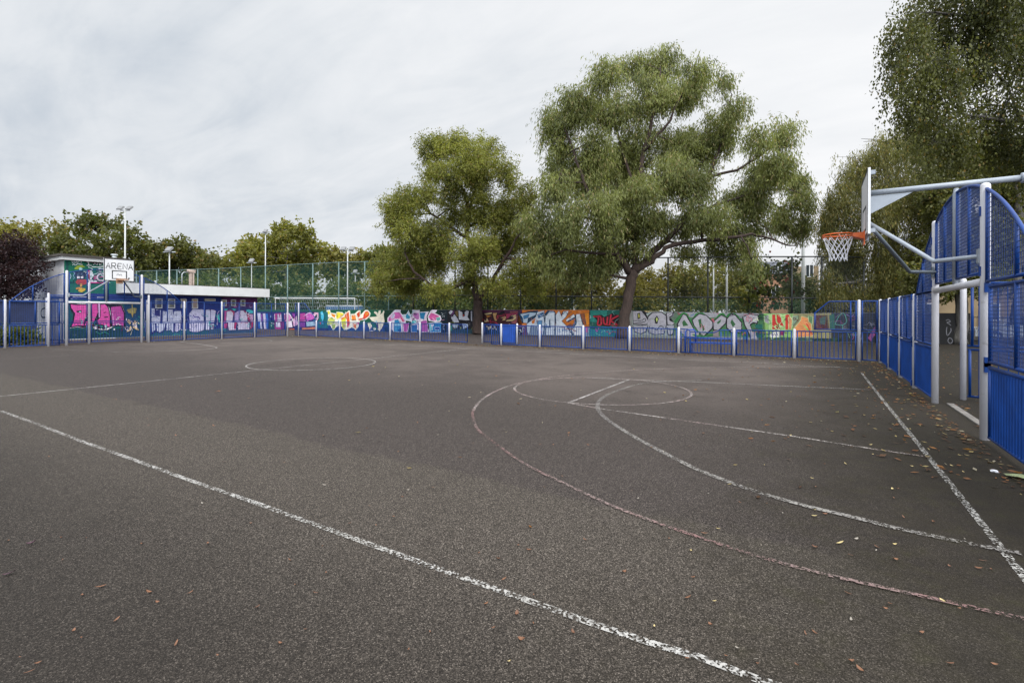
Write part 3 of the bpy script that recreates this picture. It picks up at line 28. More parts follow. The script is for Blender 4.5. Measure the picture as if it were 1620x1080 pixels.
TREES = {
'tree1':{
'blobs':[(-20.37,26.93,11.95,2.95,2.38,1.82),(-24.47,28.77,13.8,1.68,1.64,1.59),(-20.94,30.42,13.43,1.81,1.69,1.57),(-18.3,28.93,11.4,1.1,1.28,1.46),(-22.1,28.07,13.9,1.83,1.37,0.92),(-23.11,27.17,11.67,1.27,1.14,1.0),(-25.78,26.76,9.34,1.78,1.66,1.54),(-26.89,26.92,8.68,1.1,1.38,1.67),(-22.81,25.19,9.59,1.42,1.23,1.03),(-23.19,24.55,7.21,1.19,1.11,1.02),(-23.39,29.35,9.46,1.83,1.63,1.44),(-20.14,28.89,8.35,1.9,1.77,1.63),(-19.58,31.24,9.4,1.71,1.76,1.81),(-16.58,28.44,9.33,0.93,1.06,1.19),(-24.62,26.22,5.62,2.04,1.93,1.82),(-27.32,26.25,4.69,1.56,1.54,1.51),(-25.82,24.16,3.59,1.14,1.01,0.88),(-26.85,27.9,3.82,2.19,1.68,1.17),(-24.63,29.0,5.41,1.84,1.94,2.04),(-21.47,25.62,3.12,1.28,1.02,0.77),(-19.76,26.64,5.68,1.62,1.62,1.62),(-21.36,28.81,4.08,1.29,1.15,1.01),(-20.19,31.95,6.67,2.05,2.05,2.05),(-17.19,30.39,7.09,1.26,1.48,1.71),(-17.43,29.23,4.5,1.54,1.38,1.23),(-16.74,30.91,4.96,1.09,1.29,1.49),(-18.31,27.55,3.56,1.28,1.07,0.85),(-16.39,29.9,3.32,0.88,0.79,0.7),(-22.59,27.42,7.12,1.36,1.41,1.45),(-23.95,26.93,7.16,1.19,1.14,1.1),(-19.54,28.04,6.17,1.23,1.28,1.32),(-21.42,26.87,10.12,1.14,1.06,0.97),(-19.7,27.86,10.11,1.05,1.01,0.97)],
'limbs':[[(-20.63,29.0,0.0,0.504),(-20.67,28.97,0.63,0.389),(-20.67,28.97,1.55,0.32),(-20.72,28.95,2.46,0.343)],[(-20.72,28.95,2.33,0.252),(-20.99,28.78,4.06,0.206),(-21.19,28.65,5.9,0.183),(-21.24,28.62,8.64,0.16),(-21.52,28.45,10.24,0.114),(-22.18,28.04,11.84,0.092),(-22.89,27.61,13.21,0.046)],[(-21.24,28.62,8.41,0.114),(-21.15,29.27,11.06,0.092),(-20.65,30.16,13.08,0.046)],[(-20.6,29.02,2.33,0.206),(-19.66,29.01,3.67,0.137),(-18.43,29.17,5.43,0.114),(-17.35,29.25,7.04,0.046)],[(-20.95,28.8,3.97,0.137),(-21.65,27.2,3.32,0.114),(-22.51,25.97,3.42,0.092),(-23.24,25.05,4.34,0.069),(-23.79,24.71,5.64,0.046)],[(-21.2,28.65,6.81,0.114),(-23.26,28.09,8.29,0.092),(-24.93,27.53,9.53,0.069),(-26.07,27.07,9.34,0.034)],[(-21.24,28.63,7.73,0.092),(-20.31,30.37,8.85,0.069),(-19.17,31.65,10.14,0.046)],[(-21.4,28.53,10.01,0.092),(-22.56,27.23,11.02,0.057),(-22.76,26.76,12.28,0.034)]]},
'tree2':{
'blobs':[(-8.9,33.81,18.73,1.64,1.42,1.21),(-10.54,32.74,18.61,1.21,1.21,1.21),(-10.11,26.32,14.99,1.18,1.13,1.07),(-5.73,29.22,15.53,0.94,1.04,1.15),(-7.26,33.92,16.48,1.6,1.6,1.6),(-9.05,32.07,15.86,2.27,2.01,1.74),(-11.37,30.15,15.17,1.96,1.84,1.71),(-12.4,26.8,13.79,1.59,1.51,1.44),(-13.96,28.08,13.25,1.13,1.41,1.69),(-14.34,27.85,14.14,0.73,0.89,1.05),(-13.54,28.15,11.39,1.2,1.44,1.68),(-12.67,25.51,9.07,0.95,1.06,1.17),(-4.66,32.47,15.97,0.54,0.74,0.93),(-4.09,32.54,14.21,0.85,0.96,1.08),(-5.15,34.36,13.57,1.49,1.57,1.65),(-6.62,35.5,13.04,2.0,2.0,2.0),(-10.53,32.76,12.92,2.67,2.46,2.24),(-12.08,28.77,10.53,1.83,1.91,1.99),(-7.51,30.82,9.89,2.42,2.18,1.95),(-9.15,28.5,8.45,2.06,1.89,1.73),(-10.19,26.11,7.38,1.64,1.64,1.64),(-11.69,25.13,7.01,1.17,1.23,1.28),(-13.54,27.28,6.38,1.49,1.53,1.57),(-13.84,26.0,7.75,0.83,0.95,1.06),(-13.69,26.55,5.14,1.27,1.27,1.27),(-13.3,30.63,5.96,1.62,1.58,1.54),(-10.94,29.33,5.82,1.19,1.35,1.51),(-12.92,28.37,4.09,1.12,0.84,0.56),(-14.28,25.1,7.15,0.56,0.65,0.74),(-2.61,30.67,11.65,0.92,0.99,1.06),(-1.44,33.65,12.51,0.84,0.95,1.06),(-1.75,32.05,10.17,1.09,1.2,1.31),(-2.8,34.2,10.1,1.34,1.46,1.58),(-1.16,38.88,10.54,0.96,1.09,1.22),(-4.12,34.63,8.84,1.88,1.67,1.47),(-5.27,30.23,7.67,1.69,1.47,1.25),(-1.68,37.77,8.57,1.28,1.19,1.11),(-0.44,37.81,9.03,0.75,0.96,1.17),(-4.8,34.67,6.94,1.65,1.24,0.83),(-7.51,34.29,7.54,1.71,1.28,0.86),(-3.05,35.95,7.56,1.16,0.91,0.67),(-4.42,35.31,5.66,0.84,0.88,0.92),(-3.38,32.67,5.81,0.69,0.69,0.69),(-1.63,38.46,7.82,0.95,0.87,0.78),(-0.67,38.91,7.37,0.69,0.82,0.95),(-2.99,31.47,4.54,0.44,0.62,0.81),(-11.11,30.94,5.61,1.25,1.33,1.41),(-10.57,30.98,7.22,1.4,1.4,1.4),(-9.13,29.96,5.93,0.78,0.9,1.02),(-11.69,28.9,4.55,1.19,0.99,0.79),(-8.58,30.51,7.49,1.42,1.3,1.18),(-11.39,32.05,11.02,1.72,1.72,1.72),(-6.43,31.91,9.6,1.58,1.5,1.42),(-7.78,33.57,12.76,1.69,1.69,1.69),(-11.12,27.93,11.9,1.38,1.38,1.38),(-7.29,34.25,5.85,1.11,0.85,0.6),(-5.68,35.36,6.0,0.85,0.73,0.6)],
'limbs':[[(-10.13,29.63,0.0,0.453),(-10.0,29.72,0.99,0.355),(-9.87,29.8,2.17,0.325),(-9.73,29.88,3.16,0.325),(-9.6,29.96,4.23,0.355)],[(-9.74,29.87,4.07,0.236),(-10.24,28.86,5.25,0.177),(-10.92,27.98,7.11,0.138),(-11.66,27.29,9.34,0.099),(-12.56,26.97,12.06,0.059),(-12.89,26.77,13.2,0.03)],[(-9.6,29.96,4.15,0.276),(-9.53,30.47,5.78,0.217),(-9.59,30.9,8.66,0.177),(-9.31,31.31,11.97,0.138),(-8.56,31.77,14.82,0.079),(-8.39,31.87,17.26,0.039)],[(-9.4,30.08,4.23,0.236),(-8.48,30.88,5.44,0.217),(-7.65,31.74,6.52,0.177),(-6.69,32.68,8.07,0.158),(-5.6,33.59,10.76,0.118),(-4.74,34.11,13.61,0.079),(-4.47,34.28,15.65,0.039)],[(-9.47,30.04,4.07,0.177),(-8.32,30.28,4.97,0.158),(-7.42,30.48,5.71,0.138),(-5.72,31.17,5.98,0.118),(-4.42,31.96,6.1,0.099),(-3.1,32.54,6.34,0.079),(-2.06,33.17,6.04,0.059),(-1.32,33.63,5.67,0.047),(-0.8,33.95,5.63,0.02)],[(-5.73,33.27,10.3,0.099),(-4.13,33.78,10.59,0.079),(-2.73,34.17,11.46,0.059),(-1.56,34.89,12.65,0.039)],[(-6.76,32.64,7.95,0.099),(-4.6,33.26,8.55,0.079),(-2.71,33.95,9.25,0.059),(-1.2,34.64,9.2,0.039)],[(-9.59,30.9,9.07,0.118),(-10.59,30.99,12.09,0.079),(-11.37,30.75,15.06,0.059),(-11.73,30.53,17.13,0.03)],[(-10.24,28.86,5.18,0.099),(-11.57,27.58,5.2,0.079),(-12.57,26.61,5.35,0.059),(-13.45,25.84,4.94,0.03)],[(-10.92,27.98,7.03,0.099),(-12.22,27.65,7.56,0.059),(-13.47,27.12,7.99,0.039)],[(-9.31,31.31,11.97,0.099),(-7.76,31.79,13.85,0.079),(-6.53,32.31,16.57,0.039)]]},
'birch':{
'blobs':[(2.2,17.27,9.69,0.67,0.67,0.67),(3.15,19.0,10.47,1.04,1.04,1.04),(4.24,19.01,10.31,1.18,1.09,1.0),(5.93,20.93,10.31,1.53,1.43,1.34),(2.2,18.72,9.28,0.38,0.57,0.77),(2.45,16.77,8.19,0.61,0.71,0.81),(3.02,16.93,8.22,0.67,0.79,0.92),(4.43,20.89,9.7,0.68,0.64,0.6),(5.49,19.37,8.24,1.09,1.08,1.06),(2.29,17.31,7.53,0.32,0.46,0.6),(3.26,20.76,8.13,0.66,0.74,0.83),(3.71,19.07,7.17,0.83,0.81,0.78),(5.21,21.36,7.43,1.2,1.05,0.9),(5.93,20.45,6.82,1.11,1.11,1.11),(3.18,19.38,11.9,1.15,0.96,0.77),(4.32,18.24,11.17,1.38,1.2,1.03),(6.45,21.37,12.09,1.54,1.54,1.54),(4.72,21.18,8.28,0.81,0.63,0.44),(2.96,18.8,6.58,0.47,0.42,0.37)],
'limbs':[[(8.6,24.53,1.11,0.373),(8.41,24.41,5.77,0.317),(7.86,24.07,10.02,0.261),(7.09,23.01,13.05,0.168),(6.73,22.79,15.11,0.056)],[(7.89,24.09,10.02,0.131),(6.19,21.87,10.3,0.093),(4.36,19.58,10.29,0.056),(2.99,18.15,10.17,0.028)],[(8.13,24.24,7.9,0.112),(6.2,21.88,7.71,0.075),(4.69,19.78,7.31,0.047),(3.74,19.19,7.49,0.028)],[(7.31,23.26,12.5,0.093),(5.17,20.66,11.94,0.056),(3.41,18.99,11.22,0.028)]]},
'willow':{
'blobs':[(2.43,35.8,10.8,1.51,1.47,1.43),(3.64,35.86,11.62,1.55,1.41,1.26),(5.12,38.28,12.84,1.39,1.31,1.24),(1.46,34.79,8.71,0.97,1.3,1.64),(3.01,35.28,8.25,1.76,1.89,2.02),(4.8,38.11,9.56,1.86,2.05,2.24),(6.79,41.99,13.0,1.5,1.5,1.5),(1.12,37.91,6.13,0.9,1.72,2.54),(2.05,38.3,5.29,1.22,1.91,2.61),(3.41,36.33,4.83,1.58,1.96,2.33),(5.18,39.04,5.58,1.89,2.17,2.44),(0.77,34.99,7.89,0.61,1.06,1.52),(5.86,37.58,8.18,1.49,1.78,2.06),(0.83,34.15,3.29,0.74,1.15,1.55),(1.9,35.37,2.87,1.13,1.24,1.35),(3.52,40.04,2.76,1.58,1.46,1.33),(4.88,40.36,3.0,1.4,1.44,1.48)],
'limbs':[[(4.49,38.43,1.44,0.392),(4.32,38.32,4.19,0.314),(4.15,38.22,6.93,0.255),(3.97,38.11,9.68,0.177),(3.8,38.0,12.03,0.078)],[(4.21,38.26,6.15,0.157),(2.75,36.65,8.36,0.118),(1.9,35.66,9.78,0.059)],[(4.14,38.21,7.32,0.157),(5.41,39.7,10.24,0.098),(6.16,40.63,12.58,0.059)]]},
'dense':{
'blobs':[(5.73,33.75,8.12,1.53,1.68,1.83),(7.36,35.17,9.5,1.85,1.85,1.85),(9.14,36.45,8.95,2.04,2.07,2.1),(6.3,35.23,5.78,1.9,1.91,1.93),(8.17,35.66,5.93,2.02,1.99,1.96),(10.68,37.85,7.34,2.58,2.75,2.93),(4.87,31.14,3.4,1.3,1.18,1.05),(6.81,33.86,3.44,1.89,1.54,1.18),(9.69,37.31,3.83,2.42,1.9,1.38),(11.22,37.21,4.16,2.0,2.0,2.0),(12.11,38.65,9.73,2.06,2.06,2.06)],
'limbs':[[(6.56,33.83,1.31,0.262),(6.61,33.86,4.1,0.23),(6.69,33.91,6.72,0.164),(6.82,33.99,9.02,0.066)],[(9.08,35.38,1.16,0.262),(9.07,35.37,4.11,0.23),(9.12,35.4,6.73,0.164),(9.11,35.4,8.7,0.066)]]},
'bg_olive':{
'blobs':[(-107.24,25.27,13.56,4.0,2.88,2.4),(-105.21,27.27,14.27,3.22,2.27,1.81),(-113.62,24.68,13.16,4.14,3.45,3.52),(-106.32,25.93,10.77,5.0,3.6,3.0),(-102.4,28.63,14.83,1.61,1.26,1.2),(-114.2,21.95,11.84,5.05,4.09,4.04)],
'limbs':[[(-107.43,25.49,1.27,0.351),(-107.45,25.48,7.54,0.201),(-107.45,25.48,10.04,0.06)]]},
'bg_dark':{
'blobs':[(-90.32,28.77,14.54,2.77,2.0,1.66),(-90.1,30.19,14.74,2.44,1.69,1.31),(-94.16,27.76,12.11,3.19,2.53,2.44),(-85.9,29.15,11.22,3.23,2.67,2.7),(-81.9,30.67,11.74,2.31,2.08,2.31),(-88.77,29.02,8.2,5.5,3.88,3.12),(-82.99,31.85,9.07,2.73,2.7,3.27),(-96.89,27.1,9.85,3.23,2.65,2.66),(-88.35,31.5,14.78,1.13,1.02,1.13),(-84.51,33.23,10.96,1.31,1.18,1.31)],
'limbs':[[(-88.51,30.06,1.33,0.324),(-88.92,29.81,8.04,0.185),(-89.32,29.56,10.73,0.056)]]},
'bg_green':{
'blobs':[(-83.5,36.13,10.65,2.88,2.16,1.92),(-83.58,39.08,10.58,2.97,2.32,2.18),(-87.2,36.85,8.28,3.57,2.94,2.97),(-84.04,39.95,8.08,3.62,2.98,3.01),(-77.72,39.16,9.28,1.72,1.37,1.33),(-82.09,36.79,11.59,1.72,1.16,0.86)],
'limbs':[[(-83.85,37.61,1.35,0.342),(-83.94,37.55,6.39,0.195),(-84.03,37.5,8.4,0.059)]]},
'bg_gold':{
'blobs':[(-87.17,43.11,10.36,1.59,1.29,1.27),(-86.9,46.07,9.53,2.62,1.96,1.75),(-87.35,45.56,10.81,0.76,0.59,0.54),(-85.71,47.92,9.41,1.99,1.69,1.76),(-87.13,43.91,8.08,2.78,2.21,2.14)],
'limbs':[[(-86.69,45.25,1.35,0.378),(-86.7,45.24,5.94,0.216),(-86.71,45.24,7.78,0.065)]]},
'bg_plane':{
'blobs':[(-66.37,44.57,13.49,2.43,1.73,1.4),(-59.31,42.19,12.56,2.07,1.47,1.21),(-66.29,43.0,12.16,2.76,1.98,1.65),(-58.97,43.43,10.79,1.57,1.42,1.57),(-70.88,41.95,11.43,2.81,1.86,1.31),(-66.32,37.92,9.43,2.24,1.71,1.55),(-67.87,43.04,9.31,4.09,2.93,2.42),(-63.25,44.49,9.2,3.66,2.72,2.38),(-69.33,42.0,7.43,4.08,2.84,2.23),(-65.35,45.44,7.33,4.13,2.87,2.25),(-58.64,44.2,9.98,0.88,0.79,0.88)],
'limbs':[[(-64.18,42.64,1.42,0.315),(-64.0,42.75,7.27,0.18),(-63.82,42.86,9.61,0.054)]]},
'bg_right':{
'blobs':[(-66.6,52.23,10.92,1.84,1.38,1.23),(-65.25,53.62,9.75,2.26,1.76,1.64),(-62.42,55.06,10.15,1.43,1.2,1.23),(-63.56,54.5,8.72,2.67,1.94,1.64),(-66.49,52.53,8.69,2.25,1.84,1.84),(-61.58,56.7,9.22,1.45,1.21,1.24)],
'limbs':[[(-65.02,53.85,1.43,0.36),(-65.26,53.71,6.06,0.206),(-65.48,53.57,7.91,0.062)]]},
'bg_far':{
'blobs':[(-49.16,47.26,9.38,1.7,1.22,1.02),(-48.39,49.07,9.0,2.07,1.56,1.38),(-51.06,48.15,8.01,1.92,1.41,1.22),(-46.18,48.0,7.35,2.51,1.89,1.68),(-51.36,47.06,8.97,0.69,0.58,0.6)],
'limbs':[[(-48.57,47.52,1.47,0.297),(-48.69,47.45,5.51,0.17),(-48.8,47.38,7.12,0.051)]]},
'purple':{
'blobs':[(-36.4,8.34,5.29,0.88,0.67,0.61),(-37.52,9.0,4.82,0.99,0.79,0.77),(-37.2,8.28,4.38,1.23,0.99,0.96),(-35.7,8.81,3.81,0.74,0.67,0.74),(-37.36,8.61,3.38,1.18,0.94,0.9),(-36.55,9.13,3.11,0.49,0.44,0.49),(-37.83,8.3,2.69,1.04,0.81,0.76),(-38.79,7.65,4.07,1.38,1.4,1.73),(-36.15,8.73,2.6,0.54,0.43,0.41),(-35.48,9.11,3.35,0.31,0.24,0.24)],
'limbs':[[(-37.89,8.32,0.09,0.097),(-37.75,8.41,2.43,0.056),(-37.6,8.5,3.37,0.017)]]},
'shrub0':{
'blobs':[(-25.78,45.21,4.43,1.61,1.27,1.22),(-26.26,44.05,3.7,1.19,1.0,1.03),(-24.19,44.4,3.76,1.17,1.02,1.1),(-25.95,45.52,2.87,1.82,1.29,1.05),(-24.96,44.56,5.23,0.79,0.62,0.6),(-26.37,43.86,2.4,1.38,0.98,0.79),(-24.55,45.47,2.41,1.4,0.99,0.8)],
'limbs':[[(-25.72,45.12,0.94,0.117),(-25.72,45.12,2.68,0.067),(-25.72,45.11,3.38,0.02)]]},
'shrub1':{
'blobs':[(-24.77,48.67,4.71,1.46,1.19,1.18),(-25.69,48.46,4.05,1.1,0.95,1.02),(-24.5,50.18,4.17,1.12,1.01,1.12),(-25.68,50.48,3.25,1.7,1.24,1.05),(-24.63,49.2,5.58,0.73,0.6,0.59),(-25.84,48.37,2.47,1.28,0.96,0.85),(-24.12,49.85,2.48,1.29,0.96,0.85)],
'limbs':[[(-25.43,49.99,1.33,0.126),(-25.43,49.99,3.06,0.072),(-25.43,49.98,3.75,0.022)]]},
'shrub2':{
'blobs':[(-20.37,44.57,5.01,1.7,1.24,1.05),(-21.45,44.38,4.43,1.29,0.99,0.91),(-19.73,45.75,4.53,1.3,1.03,0.99),(-21.4,46.83,3.76,2.01,1.33,0.95),(-20.52,45.94,5.87,0.87,0.64,0.54),(-22.3,45.64,2.4,1.55,1.05,0.78),(-19.3,45.3,2.38,1.49,1.01,0.75)],
'limbs':[[(-20.89,45.73,2.01,0.113),(-20.9,45.73,3.56,0.064),(-20.9,45.73,4.17,0.019)]]},
'shrub3':{
'blobs':[(-20.29,51.04,5.05,1.67,1.41,1.46),(-21.25,50.67,4.22,1.26,1.13,1.26),(-19.66,52.3,4.36,1.27,1.19,1.38),(-19.95,50.22,3.15,1.85,1.39,1.23),(-20.02,51.49,6.12,0.84,0.71,0.74),(-21.73,51.29,2.49,1.49,1.05,0.85),(-19.57,52.67,2.5,1.49,1.05,0.85)],
'limbs':[[(-20.2,50.85,0.87,0.122),(-20.2,50.85,2.96,0.069),(-20.2,50.85,3.79,0.021)]]},
'shrub4':{
'blobs':[(-14.62,49.68,4.61,1.55,1.34,1.44),(-15.5,49.34,3.79,1.16,1.08,1.24),(-14.06,51.13,3.94,1.18,1.15,1.36),(-14.94,50.79,2.78,1.78,1.37,1.26),(-14.6,50.94,5.73,0.79,0.69,0.74),(-15.45,48.59,2.41,1.34,0.95,0.77),(-13.97,51.56,2.45,1.39,0.98,0.79)],
'limbs':[[(-14.58,49.6,0.49,0.113),(-14.59,49.6,2.55,0.064),(-14.59,49.6,3.37,0.019)]]},
'shrub5':{
'blobs':[(-13.94,57.21,5.71,1.96,1.57,1.52),(-15.14,57.18,4.87,1.49,1.26,1.31),(-13.03,58.47,4.99,1.49,1.31,1.42),(-14.17,58.18,3.8,2.25,1.61,1.32),(-13.33,56.66,6.72,0.97,0.77,0.75),(-15.52,57.7,2.55,1.76,1.19,0.89),(-12.68,58.04,2.54,1.72,1.16,0.87)],
'limbs':[[(-13.89,57.07,1.38,0.126),(-13.89,57.06,3.54,0.072),(-13.9,57.06,4.4,0.022)]]},
'shrub6':{
'blobs':[(-10.8,53.67,5.24,1.69,1.47,1.58),(-12.15,55.14,4.44,1.32,1.22,1.4),(-10.26,56.22,4.56,1.32,1.28,1.52),(-11.17,55.52,3.27,1.97,1.52,1.4),(-10.72,55.34,6.5,0.87,0.76,0.81),(-12.26,54.7,2.49,1.53,1.06,0.82),(-9.52,53.3,2.45,1.45,1.01,0.78)],
'limbs':[[(-10.9,54.21,0.73,0.117),(-10.9,54.21,3.01,0.067),(-10.9,54.21,3.92,0.02)]]},
'shrub7':{
'blobs':[(-9.22,59.4,5.97,1.94,1.68,1.8),(-9.92,56.89,4.83,1.41,1.31,1.49),(-8.16,59.83,5.06,1.45,1.4,1.67),(-9.29,59.92,3.67,2.2,1.69,1.56),(-8.88,60.14,7.3,0.98,0.85,0.91),(-10.36,58.11,2.53,1.68,1.14,0.85),(-7.95,60.0,2.54,1.7,1.15,0.85)],
'limbs':[[(-9.12,58.82,0.83,0.124),(-9.12,58.82,3.38,0.071),(-9.13,58.82,4.4,0.021)]]},
'shrub8':{
'blobs':[(-6.32,55.16,5.18,1.35,1.42,1.82),(-6.95,54.04,4.11,1.0,1.14,1.54),(-5.63,55.89,4.29,1.02,1.22,1.69),(-6.1,53.28,2.81,1.47,1.34,1.5),(-6.06,55.53,6.5,0.68,0.71,0.91),(-7.06,53.78,2.44,1.16,0.87,0.77),(-5.44,55.59,2.46,1.18,0.88,0.78)],
'limbs':[[(-6.25,54.71,0.01,0.113),(-6.26,54.71,2.58,0.064),(-6.26,54.71,3.61,0.019)]]},
'shrub9':{
'blobs':[(-31.4,47.65,4.1,1.76,1.3,1.13),(-32.63,47.51,3.47,1.33,1.04,0.98),(-30.43,48.19,3.54,1.32,1.07,1.05),(-31.7,48.12,2.66,2.0,1.34,0.98),(-31.6,48.77,4.97,0.9,0.66,0.58),(-33.27,48.04,2.5,1.58,1.12,0.9),(-30.34,48.46,2.49,1.55,1.09,0.88)],
'limbs':[[(-31.87,48.38,0.86,0.131),(-31.87,48.38,2.5,0.075),(-31.87,48.38,3.15,0.022)]]},
'shrub10':{
'blobs':[(-15.02,46.84,3.61,1.48,1.09,0.95),(-16.22,47.58,3.11,1.14,0.89,0.83),(-13.85,46.06,3.1,1.08,0.87,0.86),(-14.85,46.33,2.39,1.64,1.1,0.8),(-15.17,48.52,4.38,0.76,0.56,0.49),(-16.17,46.86,2.39,1.31,0.93,0.75),(-13.78,46.44,2.37,1.27,0.9,0.72)],
'limbs':[[(-15.05,46.97,0.9,0.108),(-15.06,46.97,2.26,0.062),(-15.06,46.96,2.8,0.019)]]},
'hedge0':{
'blobs':[(-76.52,25.01,5.0,3.79,2.35,1.42),(-79.57,24.08,4.24,2.88,1.94,1.44),(-74.34,26.19,4.37,2.84,1.97,1.54),(-78.38,25.62,3.3,4.86,2.84,1.46),(-79.14,23.96,2.23,3.34,1.86,0.8),(-74.58,26.28,2.24,3.32,1.85,0.79)],
'limbs':[[(-77.23,25.25,2.16,0.14),(-77.23,25.24,3.36,0.08),(-77.23,25.24,3.83,0.024)]]},
'hedge1':{
'blobs':[(-68.48,28.25,4.71,2.78,1.83,1.3),(-70.17,27.43,3.94,2.09,1.53,1.3),(-68.05,29.62,4.14,2.12,1.59,1.43),(-67.87,28.01,3.0,3.44,2.13,1.28),(-69.34,27.11,2.23,2.41,1.43,0.76),(-67.66,29.45,2.25,2.45,1.45,0.78)],
'limbs':[[(-68.49,28.26,2.09,0.135),(-68.49,28.26,3.17,0.077),(-68.49,28.26,3.6,0.023)]]},
'hedge2':{
'blobs':[(-69.16,34.05,5.26,3.02,2.04,1.51),(-68.32,31.91,4.31,2.19,1.64,1.46),(-67.69,35.1,4.6,2.27,1.76,1.64),(-66.97,32.97,3.35,3.66,2.3,1.46),(-69.26,32.36,2.3,2.59,1.53,0.82),(-67.45,34.99,2.33,2.64,1.57,0.84)],
'limbs':[[(-67.8,33.38,2.22,0.144),(-67.8,33.38,3.46,0.082),(-67.8,33.38,3.95,0.025)]]},
'hedge3':{
'blobs':[(-58.47,34.22,4.59,2.77,1.87,1.39),(-59.49,33.06,3.79,2.06,1.55,1.37),(-58.32,35.94,4.03,2.13,1.65,1.54),(-58.58,34.29,2.9,3.47,2.19,1.39),(-58.86,32.72,2.26,2.38,1.41,0.76),(-57.86,35.66,2.29,2.46,1.46,0.78)],
'limbs':[[(-58.62,34.32,1.82,0.135),(-58.62,34.31,2.97,0.077),(-58.63,34.31,3.44,0.023)]]},
'hedge4':{
'blobs':[(-55.42,38.54,4.55,2.87,1.89,1.34),(-57.37,37.89,3.76,2.17,1.58,1.35),(-53.71,39.34,3.91,2.14,1.61,1.44),(-56.61,39.37,2.82,3.66,2.26,1.37),(-55.68,36.77,2.3,2.45,1.45,0.78),(-55.23,40.46,2.34,2.57,1.52,0.82)],
'limbs':[[(-55.48,38.59,1.84,0.14),(-55.48,38.59,2.96,0.08),(-55.48,38.59,3.41,0.024)]]},
'hedge5':{
'blobs':[(-48.56,40.19,4.46,2.46,1.69,1.29),(-49.54,39.14,3.68,1.83,1.4,1.28),(-48.26,41.88,3.9,1.88,1.49,1.43),(-48.62,40.25,2.78,3.08,1.97,1.29),(-50.14,39.62,2.31,2.16,1.32,0.77),(-47.56,41.28,2.32,2.17,1.32,0.77)],
'limbs':[[(-48.76,40.37,1.85,0.135),(-48.76,40.37,2.93,0.077),(-48.76,40.37,3.37,0.023)]]},
'hedge6':{
'blobs':[(-41.74,40.82,4.12,2.33,1.56,1.14),(-43.81,40.83,3.42,1.78,1.32,1.16),(-40.87,41.97,3.56,1.77,1.35,1.24),(-42.56,41.63,2.53,2.98,1.86,1.16),(-43.4,40.45,2.3,2.06,1.26,0.74),(-42.18,43.33,2.33,2.13,1.3,0.76)],
'limbs':[[(-42.68,41.75,1.79,0.131),(-42.68,41.75,2.76,0.075),(-42.68,41.75,3.14,0.022)]]},
'hedge7':{
'blobs':[(-38.39,45.23,4.0,2.42,1.62,1.18),(-41.08,46.02,3.3,1.88,1.39,1.22),(-38.8,48.14,3.48,1.9,1.45,1.33),(-39.05,46.02,2.35,3.07,1.92,1.2),(-41.44,46.42,2.36,2.21,1.35,0.79),(-37.77,46.86,2.35,2.15,1.31,0.77)],
'limbs':[[(-39.22,46.22,1.58,0.135),(-39.22,46.22,2.58,0.077),(-39.22,46.22,2.98,0.023)]]},
'hedge8':{
'blobs':[(-35.17,47.21,3.86,2.11,1.4,1.0),(-36.67,46.99,3.11,1.6,1.17,1.01),(-34.05,47.91,3.26,1.59,1.2,1.08),(-35.47,47.61,2.2,2.67,1.65,1.01),(-35.12,45.02,2.32,1.79,1.13,0.73),(-33.76,47.5,2.35,1.83,1.16,0.75)],
'limbs':[[(-34.73,46.63,1.74,0.131),(-34.73,46.63,2.56,0.075),(-34.73,46.62,2.89,0.022)]]},
'under0':{
'blobs':[(1.74,43.08,2.79,1.66,1.07,0.71),(0.86,42.99,2.61,1.26,0.89,0.72),(2.74,45.57,2.65,1.3,0.92,0.74),(1.75,43.37,2.14,2.09,1.19,0.56)],
'limbs':[[(1.79,44.4,1.78,0.067),(1.79,44.4,2.3,0.038),(1.79,44.4,2.51,0.011)]]},
'under1':{
'blobs':[(4.76,43.82,2.77,1.8,1.15,0.76),(3.87,44.01,2.6,1.37,0.96,0.77),(5.69,44.22,2.59,1.34,0.94,0.75),(4.83,44.48,2.15,2.28,1.27,0.55)],
'limbs':[[(4.9,45.13,1.69,0.065),(4.9,45.13,2.25,0.037),(4.9,45.13,2.47,0.011)]]},
'under2':{
'blobs':[(-1.09,53.93,4.21,1.44,1.29,1.43),(-1.84,53.14,3.95,1.07,1.12,1.42),(-0.31,53.41,3.93,1.06,1.11,1.4),(-1.05,52.36,2.27,1.75,1.1,0.7)],
'limbs':[[(-1.06,53.2,2.16,0.083),(-1.07,53.2,3.17,0.047),(-1.07,53.2,3.57,0.014)]]},
'sapling':{
'blobs':[(-3.09,34.37,3.8,0.64,0.75,1.04),(-3.31,34.1,2.8,0.56,0.64,0.87),(-2.44,35.3,4.44,0.65,0.58,0.65),(-1.75,35.64,4.16,0.57,0.47,0.48),(-2.61,35.17,3.23,0.81,0.65,0.65),(-2.07,35.17,2.61,0.64,0.54,0.56),(-1.16,35.84,4.83,0.48,0.43,0.48),(-0.83,36.56,3.25,0.49,0.51,0.65),(-2.97,35.16,2.02,0.89,0.59,0.41),(-1.22,35.59,3.81,0.32,0.29,0.32)],
'limbs':[[(-3.42,34.51,1.41,0.056),(-3.35,34.55,3.02,0.032),(-3.29,34.59,3.66,0.01)]]}}
